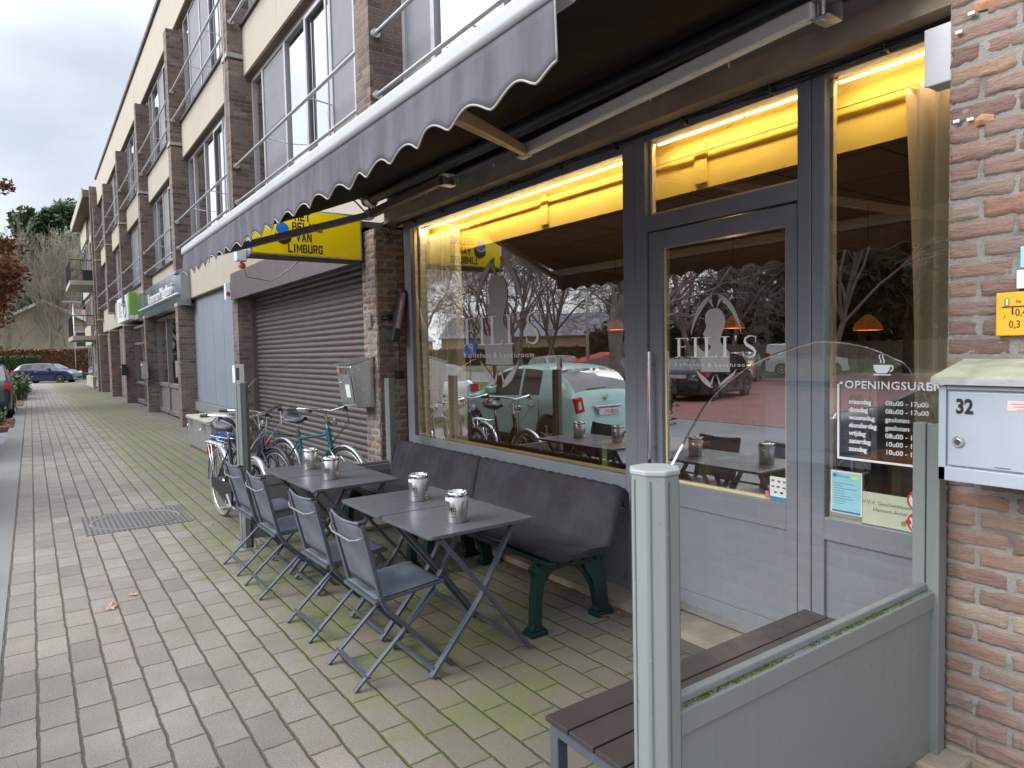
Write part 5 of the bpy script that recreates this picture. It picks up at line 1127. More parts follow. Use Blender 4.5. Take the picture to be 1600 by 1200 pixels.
# steel canisters
for (x, y, n_, bag) in ((-3.05, 1.78, '14', .9), (-3.645, 1.865, '13', .6), (-4.68, 1.705, '12', .0), (-5.20, 1.735, '11', -.2)):
    T = thing('steel_canister', 'brushed steel canister with handwritten number %s on the table' % n_, 'canister', (x, y, .7225), 0, 'numbered steel canisters')
    MB().lathe((x, y, .7225), [(.0565, 0), (.058, .003), (.058, .134), (.056, .137)], 36).build('body', 'steel', T, smooth=True, auto=35)
    MB().lathe((x, y, .7225 + .134), [(.0595, 0), (.0605, .004), (.0605, .018), (.058, .022), (.051, .023), (.049, .013), (.0, .012)], 36).build('lid', 'chrome', T, smooth=True, auto=35)
    cr_ = M.setdefault('linerbag', plain('clear_liner_bag', (.7, .71, .72), .25, 0, .1, 30, .8, 60))
    if bag > 0: MB().lathe((x, y, .7225 + .112), [(.0588, 0), (.0602, .006), (.0592, .012), (.0605, .020)], 36, caps=False).build('bag_rim', cr_, T, smooth=True)
    # pen numerals follow the curved side facing the chairs and the camera
    k = MB(); a0 = math.atan2(-1.0 * y, -x) - .36
    def P(u, v): a = a0 + 1.25 * u / .0585 ; return (x + .0588 * math.cos(a), y + .0588 * math.sin(a), .7225 + v * 1.1)
    def stroke(pts):
        for p, q in zip(pts[:-1], pts[1:]):
            for i in range(4):
                A = [p[0] + (q[0] - p[0]) * t_ / 4 for t_ in (i, i + 1)]; Z = [p[1] + (q[1] - p[1]) * t_ / 4 for t_ in (i, i + 1)]
                k.tube([P(A[0], Z[0]), P(A[1], Z[1])], .0015, 5)
    G_ = {'1': [(-.004, .066), (.003, .076), (.003, .040)], '2': [(-.006, .068), (0, .076), (.006, .068), (-.006, .042), (.007, .040)], '3': [(-.005, .074), (.004, .074), (-.001, .060), (.005, .050), (-.001, .040), (-.006, .044)], '4': [(-.006, .074), (-.007, .056), (.008, .058)], '4b': [(.003, .074), (.003, .040)]}
    for i, c_ in enumerate(n_):
        ox = -.009 + i * .017
        for key in ([c_] if c_ != '4' else ['4', '4b']): stroke([(u + ox, v) for u, v in G_[key]])
    stroke([(-.014, .030), (.016, .030)]); k.build('number', 'ink', T)

# ================================================================ aluminium chest, manhole, leaves
t = NT('checker_plate'); v, x_, y_, z_ = t.pos(); s1 = t.math('SINE', t.math('MULTIPLY', t.math('ADD', t.math('ADD', x_, y_), z_), 110)); s2 = t.math('SINE', t.math('MULTIPLY', t.math('SUBTRACT', t.math('ADD', x_, y_), z_), 110))
hh = t.math('MAXIMUM', t.math('MULTIPLY', s1, s1), t.math('MULTIPLY', s2, s2)); t.pbr(t.mix(t.noise(v, 5), (.27, .27, .26), (.36, .36, .34)), .5, .5, t.bump(hh, .006, .8)); M['checker'] = t.m
K = thing('tool_chest', 'aluminium checker plate chest with two latches on the pavement by the boarded front', 'chest', (-12.6, 2.45, 0))
MB().box((-13.7, 2.32, .02), (-11.75, 2.88, .50)).build('body', 'checker', K, bevel=.01)
M['chestlid'] = plain('mossy_aluminium_lid', srgb(176, 178, 160), .55, .3, .15, 5); MB().box((-13.73, 2.29, .505), (-11.72, 2.90, .56)).build('lid', 'chestlid', K, bevel=.012)
for x in (-13.3, -12.2): MB().box((x - .03, 2.27, .40), (x + .03, 2.315, .50)).tube([(x - .04, 2.26, .42), (x, 2.24, .37), (x + .04, 2.26, .42)], .008, 6).build('latch', 'chrome', K)
t = NT('cast_manhole'); v, x_, y_, z_ = t.pos()
a_ = t.math('MULTIPLY', t.math('ADD', x_, y_), 75); b_ = t.math('MULTIPLY', t.math('SUBTRACT', x_, y_), 75)
hh = t.math('GREATER_THAN', t.math('MULTIPLY', t.math('SINE', a_), t.math('SINE', b_)), .02)
t.pbr(t.mix(hh, (.075, .07, .065), t.mix(t.noise(v, 8), (.17, .16, .15), (.25, .235, .22))), .6, .4, t.bump(hh, .006, 1)); M['manhole'] = t.m
M['castring'] = plain('worn_cast_ring', (.22, .205, .19), .55, .4, .1, 5)
K = thing('manhole_cover', 'square cast iron manhole cover with a round lid in the pavement', 'manhole cover', (-7.68, .79, 0))
MB().box((-8.12, .345, -.02), (-7.24, 1.235, .004)).build('frame', 'manhole', K)
MB().lathe((-7.68, .79, .0), [(.40, .003), (.40, .008), (.375, .009), (.37, .004)], 48, caps=False).build('ring', 'castring', K); MB().lathe((-7.68, .79, .0), [(.365, .003), (.365, .0075)], 48).build('lid', 'manhole', K)
M['leafbrown'] = plain('fallen_leaf', srgb(160, 134, 112), .8, 0, .25, 20); M['leafred'] = plain('red_fallen_leaf', srgb(150, 84, 56), .8, 0, .25, 20)
rn = random.Random(12)
def leaf(x, y, r, mat, lab, z=.003, maple=True):
    m = MB(); a0 = rn.uniform(0, 6.28); pts = []
    n = 14
    for k in range(n): 
        rr = r * ((1.0 if k % 2 == 0 else .55) if maple else (1 - .5 * abs(math.sin(k * math.pi / n)))) * rn.uniform(.85, 1.1); a = a0 + k * 6.283 / n
        pts.append((x + rr * math.cos(a), y + rr * .75 * math.sin(a), z + rn.uniform(.001, .3 * r)))
    m.add([(x, y, z + .004)] + pts, [(0, k + 1, (k + 1) % n + 1) for k in range(n)]); m.tube([(x, y, z + .004), (x - r * 1.3 * math.cos(a0), y - r * math.sin(a0), z + .006)], .0015, 4)
    o = m.build('fallen_leaf', mat, None, fixn=False); tag(o, lab, 'leaf', 'fallen leaves on the pavement')
leaf(-5.05, .35, .07, 'leafbrown', 'pale brown maple leaf on the open pavement, left of the pair'); leaf(-5.22, .50, .045, 'leafbrown', 'small pale leaf just above the maple leaf on the open pavement'); leaf(-6.95, 1.35, .03, 'leafbrown', 'tiny pale leaf on the paving near the manhole cover')
leaf(-2.98, 2.74, .05, 'leafred', 'red brown leaf on the paving behind the near screen post, below the stone sill'); leaf(-3.1, 2.15, .025, 'leafbrown', 'small brown leaf under the table with canister 14'); leaf(-3.45, 2.88, .04, 'leafred', 'red brown leaf between the legs of the near green bench')
m = MB()
for i in range(60):
    x = -4.9 + rn.random() * 2.1; y = 2.80 + rn.random() * .08; r = rn.uniform(.008, .022); a = rn.uniform(0, 6)
    m.quad((x + r * math.cos(a), y + r * .6 * math.sin(a), .004), (x + r * math.cos(a + 1.7), y + r * .6 * math.sin(a + 1.7), .008), (x + r * math.cos(a + 3.1), y + r * .6 * math.sin(a + 3.1), .004), (x + r * math.cos(a + 4.6), y + r * .6 * math.sin(a + 4.6), .012))
tag(m.build('leaf_litter', 'leafred', None, fixn=False), 'crumbled leaf litter along the stone sill under the benches', 'leaf litter', None, 'stuff')
m = MB()
for i in range(240):
    x = -22 + rn.gauss(0, .8); y = -1.0 + rn.gauss(0, .5); r = rn.uniform(.03, .07); a = rn.uniform(0, 6)
    if not (-23.3 < x < -20.7 and y < -.45): continue
    m.quad(*[(x + r * math.cos(a + k * 1.57), y + r * math.sin(a + k * 1.57), .02 + rn.random() * .03) for k in range(4)])
tag(m.build('leaf_litter', 'leaf_brown', None, fixn=False), 'brown leaf litter in the planting bed beside the parked cars', 'leaf litter', None, 'stuff')
tag(MB().box((-1.35, 2.62, .001), (-1.05, 2.80, .05)).build('paving_stone', 'slab', None, bevel=.012), 'worn pale stone at the foot of the near brick pier', 'stone')

for (x, y, z, w, h, mt, lb) in ((-27.98, 2.66, 1.02, .30, .38, 'black', 'small black mailbox on the brick pier beyond the glazed shop door'), (-22.5, 2.66, 1.02, .26, .48, 'steel', 'small silver mailbox on the brick pier beside the metal sign fascia')):
    Q = thing('mailbox', lb, 'mailbox', (x - .15, y, z)); MB().box((x - .35, y, z), (x - .35 + w, 2.818, z + h)).build('body', mt, Q, bevel=.01)
    MB().box((x - .36, y - .02, z + h), (x - .34 + w, 2.818, z + h + .02)).build('lid', mt, Q); MB().box((x - .31, y - .004, z + h - .10), (x - .35 + w - .04, y - .001, z + h - .04)).build('name_label', 'paperwhite', Q)
# ================================================================ bicycles
def bicycle(a, b, lab, frame_mat, fender_mat, style, seed=0):
    """a: rear wheel contact, b: front wheel contact (x, y)"""
    ax, ay = a; bx, by = b; L = math.hypot(bx - ax, by - ay); rz = math.atan2(by - ay, bx - ax)
    T = thing('bicycle', lab, 'bicycle', (ax, ay, 0), rz, 'bicycles parked by the shutter')
    Rw = .345; k = dict(world=False)
    def wheel(cx, steer=0):
        w = MB(); w.tube([(cx + (Rw - .018) * math.cos(i * math.pi / 20), 0, Rw + (Rw - .018) * math.sin(i * math.pi / 20)) for i in range(41)], .019, 8, cap=False)
        W_ = w.build('wheel', 'rubber' if style != 'c' else 'creamtyre', T, smooth=True, **k)
        MB().tube([(cx + (Rw - .042) * math.cos(i * math.pi / 20), 0, Rw + (Rw - .042) * math.sin(i * math.pi / 20)) for i in range(41)], .011, 6, cap=False).build('rim', 'alum', W_, smooth=True, **k)
        s = MB()
        for i in range(28):
            an = i * 2 * math.pi / 28; h_ = .02 if i % 2 else -.02
            s.tube([(cx + .02 * math.cos(an + 1), h_, Rw + .02 * math.sin(an + 1)), (cx + (Rw - .045) * math.cos(an), 0, Rw + (Rw - .045) * math.sin(an))], .0014, 3)
        s.lathe((cx, -.035, Rw), [(.018, 0), (.024, .01), (.014, .02), (.014, .05), (.024, .06), (.018, .07)], 12, 'y'); s.build('spokes', 'chrome', W_, **k)
        f = MB(); f.grid(lambda u, v: (cx + (Rw + .022 - .012 * (2 * v - 1) ** 2) * math.cos(R(-12 + 195 * u) if cx < .5 else R(20 + 160 * u)), .028 * (2 * v - 1), Rw + (Rw + .022 - .012 * (2 * v - 1) ** 2) * math.sin(R(-12 + 195 * u) if cx < .5 else R(20 + 160 * u))), 26, 4)
        f.build('mudguard', fender_mat, T, smooth=True, solid=.002, **k)
    wheel(0); wheel(L)
    bb = (.44, 0, .29); st = (.30, 0, .80); hb = (L - .24, 0, .66); ht = (L - .29, 0, .86)
    f = MB(); f.tube([bb, st], .016, 10).tube([bb, hb], .021, 10)
    if style == 'a': f.tube([(.335, 0, .72), (L - .272, 0, .80)], .015, 10)
    else: f.tube([(.38, 0, .48), (.6, 0, .50), (L - .265, 0, .74)], .018, 10)
    f.tube([hb, ht], .024, 12)
    for s_ in (-.045, .045): f.tube([(0, s_, Rw), (bb[0], s_ * .6, bb[2])], .009, 6).tube([(0, s_, Rw), (.325, s_ * .4, .70)], .008, 6)
    f.build('frame', frame_mat, T, smooth=True, auto=50, **k)
    f = MB()
    for s_ in (-.045, .045): f.tube([(L, s_, Rw), (L - .09, s_, .55), (hb[0] - .0, s_ * .4, hb[2])], .011, 8)
    f.build('fork', 'chrome' if style == 'a' else frame_mat, T, smooth=True, **k)
    h = MB(); h.tube([ht, (ht[0] - .03, 0, 1.0), (ht[0] + (.03 if style == 'a' else .06), 0, 1.035)], .013, 8)
    hz = 1.045; hx = ht[0] + .03
    h.tube([(hx - .24, -.30, hz + .02), (hx - .10, -.275, hz + .03), (hx + .02, -.16, hz + .02), (hx + .03, 0, hz - .01), (hx + .02, .16, hz + .02), (hx - .10, .275, hz + .03), (hx - .24, .30, hz + .02)], .011, 8)
    H_ = h.build('handlebar', 'chrome', T, smooth=True, auto=50, **k)
    for s_ in (-1, 1): MB().tube([(hx - .25, s_ * .301, hz + .02), (hx - .12, s_ * .279, hz + .029)], .017, 10).build('grip', 'rubber', H_, smooth=True, auto=50, **k)
    for s_ in (-1, 1):
        g = MB(); g.tube([(hx - .03, s_ * .235, hz + .01), (hx - .06, s_ * .275, hz - .03), (hx - .15, s_ * .285, hz - .04)], .006, 6); g.lathe((hx - .02, s_ * .21, hz + .005), [(.02, -.012), (.02, .02)], 10, 'y')
        g.build('brake_lever', 'black', H_, **k)
    c = MB()
    for i, s_ in enumerate((-1, 1, 1)): c.tube([(hx - .02, s_ * .22, hz), (hx + .13, s_ * .15, hz - .05 - .05 * i), (hx + .12, s_ * .05, hz - .22), (hx - .02, 0, hz - .34 - .03 * i), (hx + .0, .02, .62)], .0035, 5)
    c.build('brake_cable', 'cable' if style == 'a' else 'cablewhite', T, smooth=True, **k)
    sp = MB().tube([st, (st[0] - .02, 0, .92)], .013, 8).build('seat_post', 'chrome', T, smooth=True, **k)
    s = MB()
    def sad(u, v):
        w = .012 + .075 * (1 - sm(min(1, u / .72))) ** .8 + .018; a = math.pi * v; x = -.17 + .29 * u
        return (st[0] + x + .02, -w * math.cos(a) * (1 if True else 0), .925 + .045 * math.sin(a) * (.75 + .5 * (1 - u)) - .035 * math.sin(u * 3.1) * .6 + .02 * (u < .1))
    s.grid(sad, 14, 10); s.grid(lambda u, v: (st[0] - .15 + .29 * u, (.03 + .075 * (1 - sm(min(1, u / .72))) ** .8) * (2 * v - 1), .922 - .02 * math.sin(u * 3.1)), 14, 2)
    s.tube([(st[0] - .13, -.05, .90), (st[0], -.03, .885), (st[0] + .1, 0, .91)], .006, 6).tube([(st[0] - .13, .05, .90), (st[0], .03, .885), (st[0] + .1, 0, .91)], .006, 6)
    s.build('saddle', 'saddle', T, smooth=True, auto=60, **k)
    rm = 'chrome' if style != 'a' else 'castgreen'
    r_ = MB()
    for s_ in (-.06, .06): r_.tube([(.22, s_ * .6, .74), (.1, s_, .735), (-.26, s_, .735), (-.30, s_ * .8, .76)], .007, 6); r_.tube([(-.08, s_, .73), (.0, s_ * .9, Rw)], .006, 6).tube([(-.2, s_, .73), (.0, s_ * .9, Rw)], .005, 6)
    for i in range(5): r_.tube([(-.26 + i * .09, -.06, .737), (-.26 + i * .09, .06, .737)], .005, 5)
    r_.build('luggage_rack', rm, T, smooth=True, **k)
    if style == 'b':
        m = MB()
        for i in range(7): m.tube([(-.24 + .05 * i, -.07, .70), (-.2 + .06 * i, -.03 + .02 * math.sin(i), .765), (-.26 + .07 * i, .05, .75), (-.2 + .05 * i, .08, .66)], .009, 6)
        m.build('blue_strap', 'bluestrap', T, smooth=True, **k); MB().tube([(-.28, .02, .80), (-.08, .05, .82), (-.02, .06, .80)], .018, 8).build('pump', 'black', T, smooth=True, **k)
    cr = MB(); cr.lathe((bb[0], -.06, bb[2]), [(.09, 0), (.09, .006)], 20, 'y').tube([(bb[0], -.08, bb[2]), (bb[0] + .14, -.09, bb[2] - .09)], .010, 6).tube([(bb[0], .08, bb[2]), (bb[0] - .14, .09, bb[2] + .09)], .010, 6)
    cr.box((bb[0] + .10, -.18, bb[2] - .11), (bb[0] + .18, -.09, bb[2] - .085)).box((bb[0] - .18, .09, bb[2] + .08), (bb[0] - .10, .18, bb[2] + .105)); cr.build('crank', 'alum', T, **k)
    MB().prism([(-.06, Rw - .05), (bb[0] + .1, bb[2] - .09), (bb[0] + .12, bb[2] + .05), (bb[0], bb[2] + .10), (-.06, Rw + .06)], 'y', -.075, -.055).build('chain_guard', 'black', T, **k)
    l = MB().lathe((hx + .06, 0, .93), [(.0, -.05), (.032, -.035), (.040, 0), (.040, .025)], 14, 'x', caps=False).build('headlight', 'black' if style == 'a' else 'chrome', T, smooth=True, **k)
    MB().lathe((hx + .083, 0, .93), [(.038, 0), (.03, .006)], 14, 'x').build('headlight_lens', 'chrome', l, **k)
    MB().box((-.345, -.03, .60), (-.325, .03, .68)).build('tail_light', 'redink', T, **k)
    MB().tube([(-.02, .06, .1), (.1, .16, .01)], .007, 6).build('kickstand', 'alum', T, **k)
    return T
M['creamtyre'] = plain('cream_tyre', srgb(132, 126, 114), .7, 0, .1, 6); M['saddle'] = plain('dark_saddle', srgb(52, 56, 64), .4, 0, .1, 8); M['bluestrap'] = plain('blue_strap', srgb(38, 84, 170), .55)
M['teal'] = plain('teal_frame_paint', srgb(36, 120, 128), .25, .5, .1, 3); M['navy'] = plain('navy_silver_frame', srgb(58, 62, 88), .3, .4, .15, 3); M['silver'] = plain('silver_mudguard', srgb(188, 194, 202), .3, .6, .05, 4); M['mgblack'] = plain('black_mudguard', (.03, .03, .035), .35)
bicycle((-7.52, 2.22), (-6.43, 2.50), 'teal town bicycle with silver mudguards in front of the roller shutter', 'teal', 'silver', 'a')
bicycle((-7.78, 1.70), (-6.80, 1.93), 'navy and silver bicycle with blue straps on its rack behind the far screen post', 'navy', 'mgblack', 'b')
bicycle((-7.30, 1.52), (-6.27, 1.60), 'bicycle with cream tyres closest to the pavement, partly behind the far screen post', 'black', 'silver', 'c')

# ================================================================ cars
M['carglass'] = plain('car_glass', (.07, .065, .062), .03, 0, .05, 2, spec=1.0)
M['cartrim'] = plain('car_black_trim', (.02, .02, .022), .5)
M['platewhite'] = plain('number_plate', srgb(226, 224, 222), .4); M['plateyellow'] = plain('yellow_number_plate', srgb(220, 190, 60), .4)
M['taillamp'] = plain('red_tail_lamp', (.5, .012, .015), .12, 0, .05, 4); M['lampwhite'] = plain('lamp_glass', (.7, .72, .74), .1, .2, .03, 4); M['underbody'] = plain('underbody_black', (.008, .008, .008), .9)
def carpaint(name, col, metal=.2):
    t = NT(name); n = t.noise(t.obj(), 1.2, 3); c = t.mix(n, tuple(k * .96 for k in col), tuple(min(1, k * 1.04) for k in col))
    t.pbr(c, .32, metal, None, .5, Coat_Weight=.8, Coat_Roughness=.05); return t.m
def interp(tab, x):
    if x <= tab[0][0]: return tab[0][1]
    for (a, b), (c, d) in zip(tab[:-1], tab[1:]):
        if x <= c: return b + (d - b) * (x - a) / (c - a)
    return tab[-1][1]
def make_car(lab, paint, L, W, H, top, belt, wins, ws, rw, axles, rwheel, group='cars parked across the street', van=False, plate='platewhite', cat='car', kind='parked_car', clr=.2, wheelcap='alum', tum=.30, tap=.13):
    T = thing(kind, lab, cat, (0, 0, 0), 0, group); k = dict(world=False)
    xs = sorted(set([-L / 2 + L * i / 84 for i in range(85)] + [a for w in wins for a in w] + list(ws) + list(rw)))
    def half(x):
        tz = interp(top, x); bz = interp(belt, x); q = abs(x) / (L / 2); w = W / 2 * (1 - tap * max(0, (q - .62) / .38) ** 2.2 - (.03 * max(0, (q - .95) / .05)))
        zb = clr + .05 * max(0, (q - .85) / .15)
        for ax in axles:
            dd = (rwheel + .045) ** 2 - (x - ax) ** 2
            if dd > 0: zb = max(zb, rwheel + math.sqrt(dd))
        g = tz - bz > .06; b2 = bz if g else tz - .06
        b2 = max(b2, zb + .05)
        wr = (w - .05 - (tz - b2) * (.13 if van else tum)) if g else w * .80
        zr = tz - (.08 if g else .015)
        mid = zb + (b2 - zb) * .5
        P = [(0, zb), (w * .88, zb), (w * .97, zb + .03), (w, mid), (w * .992, b2 - .06), (w * .955, b2), (wr + .012, zr), (wr * .94, tz - .03 if g else tz - .006), (wr * .55, tz - .005), (0, tz)]
        return P, g
    S = [half(x) for x in xs]; body, glass = MB(), {}
    NP = 10
    for s_ in (1, -1):
        for i in range(len(xs) - 1):
            (P, g), (Q, g2) = S[i], S[i + 1]; xm = (xs[i] + xs[i + 1]) / 2
            for j in range(NP - 1):
                q = [(xs[i], s_ * P[j][0], P[j][1]), (xs[i + 1], s_ * Q[j][0], Q[j][1]), (xs[i + 1], s_ * Q[j + 1][0], Q[j + 1][1]), (xs[i], s_ * P[j + 1][0], P[j + 1][1])]
                key = None
                if j == 5 and g and g2:
                    for wi, (a, b) in enumerate(wins):
                        if a <= xm <= b: key = 'side%d%d' % (wi, s_ > 0)
                if j >= 7 and ws[0] <= xm <= ws[1]: key = 'windscreen'
                if j >= 7 and rw[0] <= xm <= rw[1]: key = 'rear'
                m = body if key is None else glass.setdefault(key, MB()); m.quad(*q)
    for i, sgn in ((0, -1), (-1, 1)):
        P = S[i][0]; pts = [(xs[i], y, z) for y, z in P] + [(xs[i], -y, z) for y, z in P[::-1][1:-1]]; body.add(pts, [tuple(range(len(pts)))])
    import bmesh
    def weld(o):
        bm = bmesh.new(); bm.from_mesh(o.data); bmesh.ops.remove_doubles(bm, verts=bm.verts, dist=.0005); bmesh.ops.recalc_face_normals(bm, faces=bm.faces); bm.to_mesh(o.data); bm.free()
        o.data.polygons.foreach_set('use_smooth', [True] * len(o.data.polygons)); o.data.set_sharp_from_angle(angle=R(38))
    o = body.build('body', paint, T, **k); weld(o)
    for key, m in glass.items(): weld(m.build('windscreen' if key == 'windscreen' else 'rear_window' if key == 'rear' else 'side_window', 'carglass', T, **k))
    MB().box((-L / 2 + .25, -W / 2 + .26, clr - .02), (L / 2 - .25, W / 2 - .26, .6)).build('underbody', 'underbody', T, **k)
    for ax in axles:
        for s_ in (1, -1):
            y = s_ * (W / 2 - .10); w = MB().lathe((ax, y, rwheel), [(rwheel * .62, -.09), (rwheel * .97, -.085), (rwheel, -.06), (rwheel, .06), (rwheel * .97, .085), (rwheel * .62, .09)], 32, 'y', caps=False).build('wheel', 'rubber', T, smooth=True, auto=40, **k)
            r_ = MB(); yy_ = y + s_ * .075; r_.lathe((ax, yy_, rwheel), [(rwheel * .64, -.012), (rwheel * .64, .012), (rwheel * .56, .014), (rwheel * .56, -.01)], 28, 'y', caps=False)
            for q in range(5):
                a = q * 2 * math.pi / 5 + .3; r_.beam((ax, yy_, rwheel), (ax + rwheel * .6 * math.cos(a), yy_ + s_ * .004, rwheel + rwheel * .6 * math.sin(a)), .022, .05, (0, 1, 0))
            r_.lathe((ax, yy_, rwheel), [(.05, -.015), (.05, .018)], 14, 'y'); r_.build('rim', wheelcap, w, **k)
            MB().lathe((ax, yy_ - s_ * .03, rwheel), [(rwheel * .6, -.004), (rwheel * .6, .004)], 20, 'y').build('brake_drum', 'underbody', w, **k)
    bz = interp(belt, 0)
    for s_ in (1, -1):
        m = MB().box((ws[0] - .12, s_ * (W / 2 - .02), bz + .03), (ws[0] + .04, s_ * (W / 2 + .15), bz + .15)); m.build('door_mirror', paint, T, bevel=.03, **k)
        d = MB(); dx = [w for w in wins]
        for (a, b) in wins[:1] if len(wins) == 1 else wins[:2]:
            d.box((a + .10, s_ * (W / 2 - .004), bz - .15), (a + .26, s_ * (W / 2 + .024), bz - .115))
        if d.v: d.build('door_handle', 'chrome', T, bevel=.008, **k)
        g = MB()
        for (a, b) in wins: g.box((a - .03, s_ * (W / 2 - .012), clr + .14), (a - .022, s_ * (W / 2 + .0015), bz - .04))
        g.box((axles[0] + rwheel + .12, s_ * (W / 2 - .03), clr + .02), (axles[1] - rwheel - .12, s_ * (W / 2 + .004), clr + .08)); g.build('door_seam', 'cartrim', T, **k)
        yb_ = W / 2 * .87; tz = interp(top, -L / 2 + .08)
    return T
def lamps(T, L, W, zt, zf, plate='platewhite', xr=None, tall=.22, pz=.72, ptxt=None, xo=0.0, wt=.17, front=True):
    k = dict(world=False); xr = xr if xr is not None else -L / 2
    for s_ in (1, -1):
        MB().prism([(s_ * (W / 2 - .07 - wt), zt - tall / 2 + .03), (s_ * (W / 2 - .055), zt - tall / 2), (s_ * (W / 2 - .065), zt + tall / 2), (s_ * (W / 2 - .05 - wt), zt + tall / 2 - .01)], 'x', xr - .012 + xo, xr + .22).build('tail_light', 'taillamp', T, bevel=.012, **k)
        if front: MB().prism([(s_ * (W / 2 - .34), zf - .06), (s_ * (W / 2 - .10), zf - .08), (s_ * (W / 2 - .12), zf + .09), (s_ * (W / 2 - .30), zf + .06)], 'x', L / 2 - .30, L / 2 - .055).build('headlight', 'lampwhite', T, bevel=.02, **k)
    MB().box((xr - .022, -.26, pz - .055), (xr + .02, .26, pz + .055)).build('number_plate', plate, T, bevel=.004, **k)
# small mint hatchback ------------------------------------------------------
mint = carpaint('mint_paint', srgb(180, 220, 212), .0)
top5 = [(-1.785, .50), (-1.775, .62), (-1.75, .72), (-1.735, .80), (-1.69, .99), (-1.655, 1.05), (-1.50, 1.23), (-1.36, 1.345), (-1.22, 1.40), (-1.0, 1.445), (-.70, 1.478), (-.35, 1.488), (0, 1.465), (.25, 1.415), (.45, 1.335), (.98, 1.005), (1.2, .96), (1.45, .89), (1.62, .80), (1.72, .70), (1.785, .55)]
belt5 = [(-1.785, .95), (-1.5, .99), (-1.0, .965), (0, .925), (1.0, .90), (1.785, .85)]
MC = make_car('mint green small hatchback parked at the kerb, seen in the café window', mint, 3.57, 1.63, 1.49, top5, belt5, [(-.92, -.40), (-.34, .60)], (.45, .98), (-1.655, -1.22), (-1.16, 1.14), .295, 'cars parked along the café pavement', clr=.17, tum=.21, tap=.21)
k = dict(world=False)
for s_ in (1, -1):
    t_ = MB().prism([(s_ * .47, .71), (s_ * .66, .68), (s_ * .685, .93), (s_ * .535, .955)], 'x', -1.755, -1.42).build('tail_light', 'taillamp', MC, bevel=.02, **k)
    MB().prism([(s_ * .545, .755), (s_ * .62, .74), (s_ * .625, .87), (s_ * .575, .89)], 'x', -1.760, -1.6).build('lamp_centre', mint, t_, bevel=.008, **k)
    MB().lathe((1.5, s_ * .58, .78), [(.10, -.1), (.10, .06), (.07, .09)], 18, 'x').build('headlight', 'lampwhite', MC, smooth=True, **k)
MB().box((-1.80, -.26, .640), (-1.70, .26, .75)).build('number_plate', 'platewhite', MC, bevel=.006, **k)
_t = text('plate_text', '2-UJR-711', .085, (-1.8015, .21, .665), Euler((R(90), 0, R(-90))), 'redink', MC, xs=.92, ext=.0004, world=False, bold=.001)
MB().box((-1.802, -.26, .645), (-1.7995, -.215, .745)).build('plate_band', 'blue', MC, **k)
MB().prism([(-1.73, .76), (-1.80, .765), (-1.80, .795), (-1.73, .81)], 'y', -.30, .30).build('chrome_strip', 'chrome', MC, bevel=.008, **k) if False else MB().box((-1.80, -.30, .765), (-1.70, .30, .80)).build('chrome_strip', 'chrome', MC, bevel=.01, **k)
MB().lathe((-1.725, 0, .93), [(.04, -.02), (.04, .02)], 18, 'x').build('badge', 'chrome', MC, **k)
MB().beam((-1.64, -.34, 1.06), (-1.62, .12, 1.075), .02, .03).build('rear_wiper', 'cartrim', MC, **k)
MB().tube([(-.95, 0, 1.47), (-1.15, 0, 1.60)], .006, 6).build('aerial', 'cartrim', MC, **k)
MB().box((-1.79, -.70, .30), (-1.70, .70, .33)).build('bumper_seam', 'cartrim', MC, **k)
MC.location = (-10.07, -1.56, -.115); MC.rotation_euler = (0, 0, math.pi)   # nose towards -X, tail towards the camera
# family estates / hatchbacks ------------------------------------------------
def generic(lab, col, group, L=4.35, W=1.80, H=1.47, metal=.4, plate='platewhite', suv=False):
    s = H / 1.47
    top = [(-L / 2, .55 * s), (-L / 2 + .03, .80 * s), (-L / 2 + .10, .96 * s), (-L / 2 + .16, 1.02 * s), (-L / 2 + .55, 1.36 * s), (-L / 2 + .8, 1.42 * s), (-.3, 1.47 * s), (.25, 1.45 * s), (.55, 1.38 * s), (1.15, 1.04 * s), (1.5, .98 * s), (L / 2 - .25, .84 * s), (L / 2 - .06, .68 * s), (L / 2, .5 * s)]
    belt = [(-L / 2, 1.0 * s), (-1.2, .99 * s), (1.1, .92 * s), (L / 2, .88 * s)]
    T = make_car(lab, carpaint('car_paint', col, metal), L, W, H, top, belt, [(-L / 2 + .62, -.62), (-.54, .28), (.34, .88)] if not suv else [(-L / 2 + .55, -.85), (-.75, .15), (.22, .90)], (.55, 1.15), (-L / 2 + .16, -L / 2 + .55), (-L / 2 + .80, L / 2 - .84), .32 if not suv else .36, group, clr=.19 if not suv else .24)
    lamps(T, L, W, .86 * s, .74 * s, plate, tall=.20, pz=.80 * s if not suv else .9); return T
def put(T, x, y, rz, z=-.115): T.location = (x, y, z); T.rotation_euler = (0, 0, rz); return T
K1 = 'cars parked along the café pavement'; K2 = 'cars in the car park across the street'
put(generic('black hatchback parked at the kerb beside the camera, mirrored in the side window', (.012, .012, .014), K1, 4.2, 1.78, 1.48), -2.55, -1.75, math.pi)
put(generic('silver car at the very left edge, nearest of the parked row', srgb(170, 174, 178), K1, 4.3, 1.78, 1.5), -15.85, -1.62, math.pi)
SV = put(generic('black sport utility car with red tail lights parked at the kerb beyond the silver car', (.014, .015, .018), K1, 4.3, 1.82, 1.66, suv=True), -27.35, -1.36, math.pi)
put(generic('dark blue hatchback with yellow plate crossing at the end of the street', srgb(30, 40, 78), 'cars at the end of the street', 4.1, 1.75, 1.5, plate='plateyellow'), -60.4, 1.0, R(62), -.04)
put(generic('white car half hidden behind the corner building', srgb(215, 218, 220), 'cars at the end of the street', 4.2, 1.78, 1.5), -57.8, 5.7, R(100), -.04)
put(generic('grey estate car mirrored in the big window behind the mint hatchback', srgb(150, 148, 158), K2, 4.5, 1.8, 1.5), -23.6, -12.9, R(20))
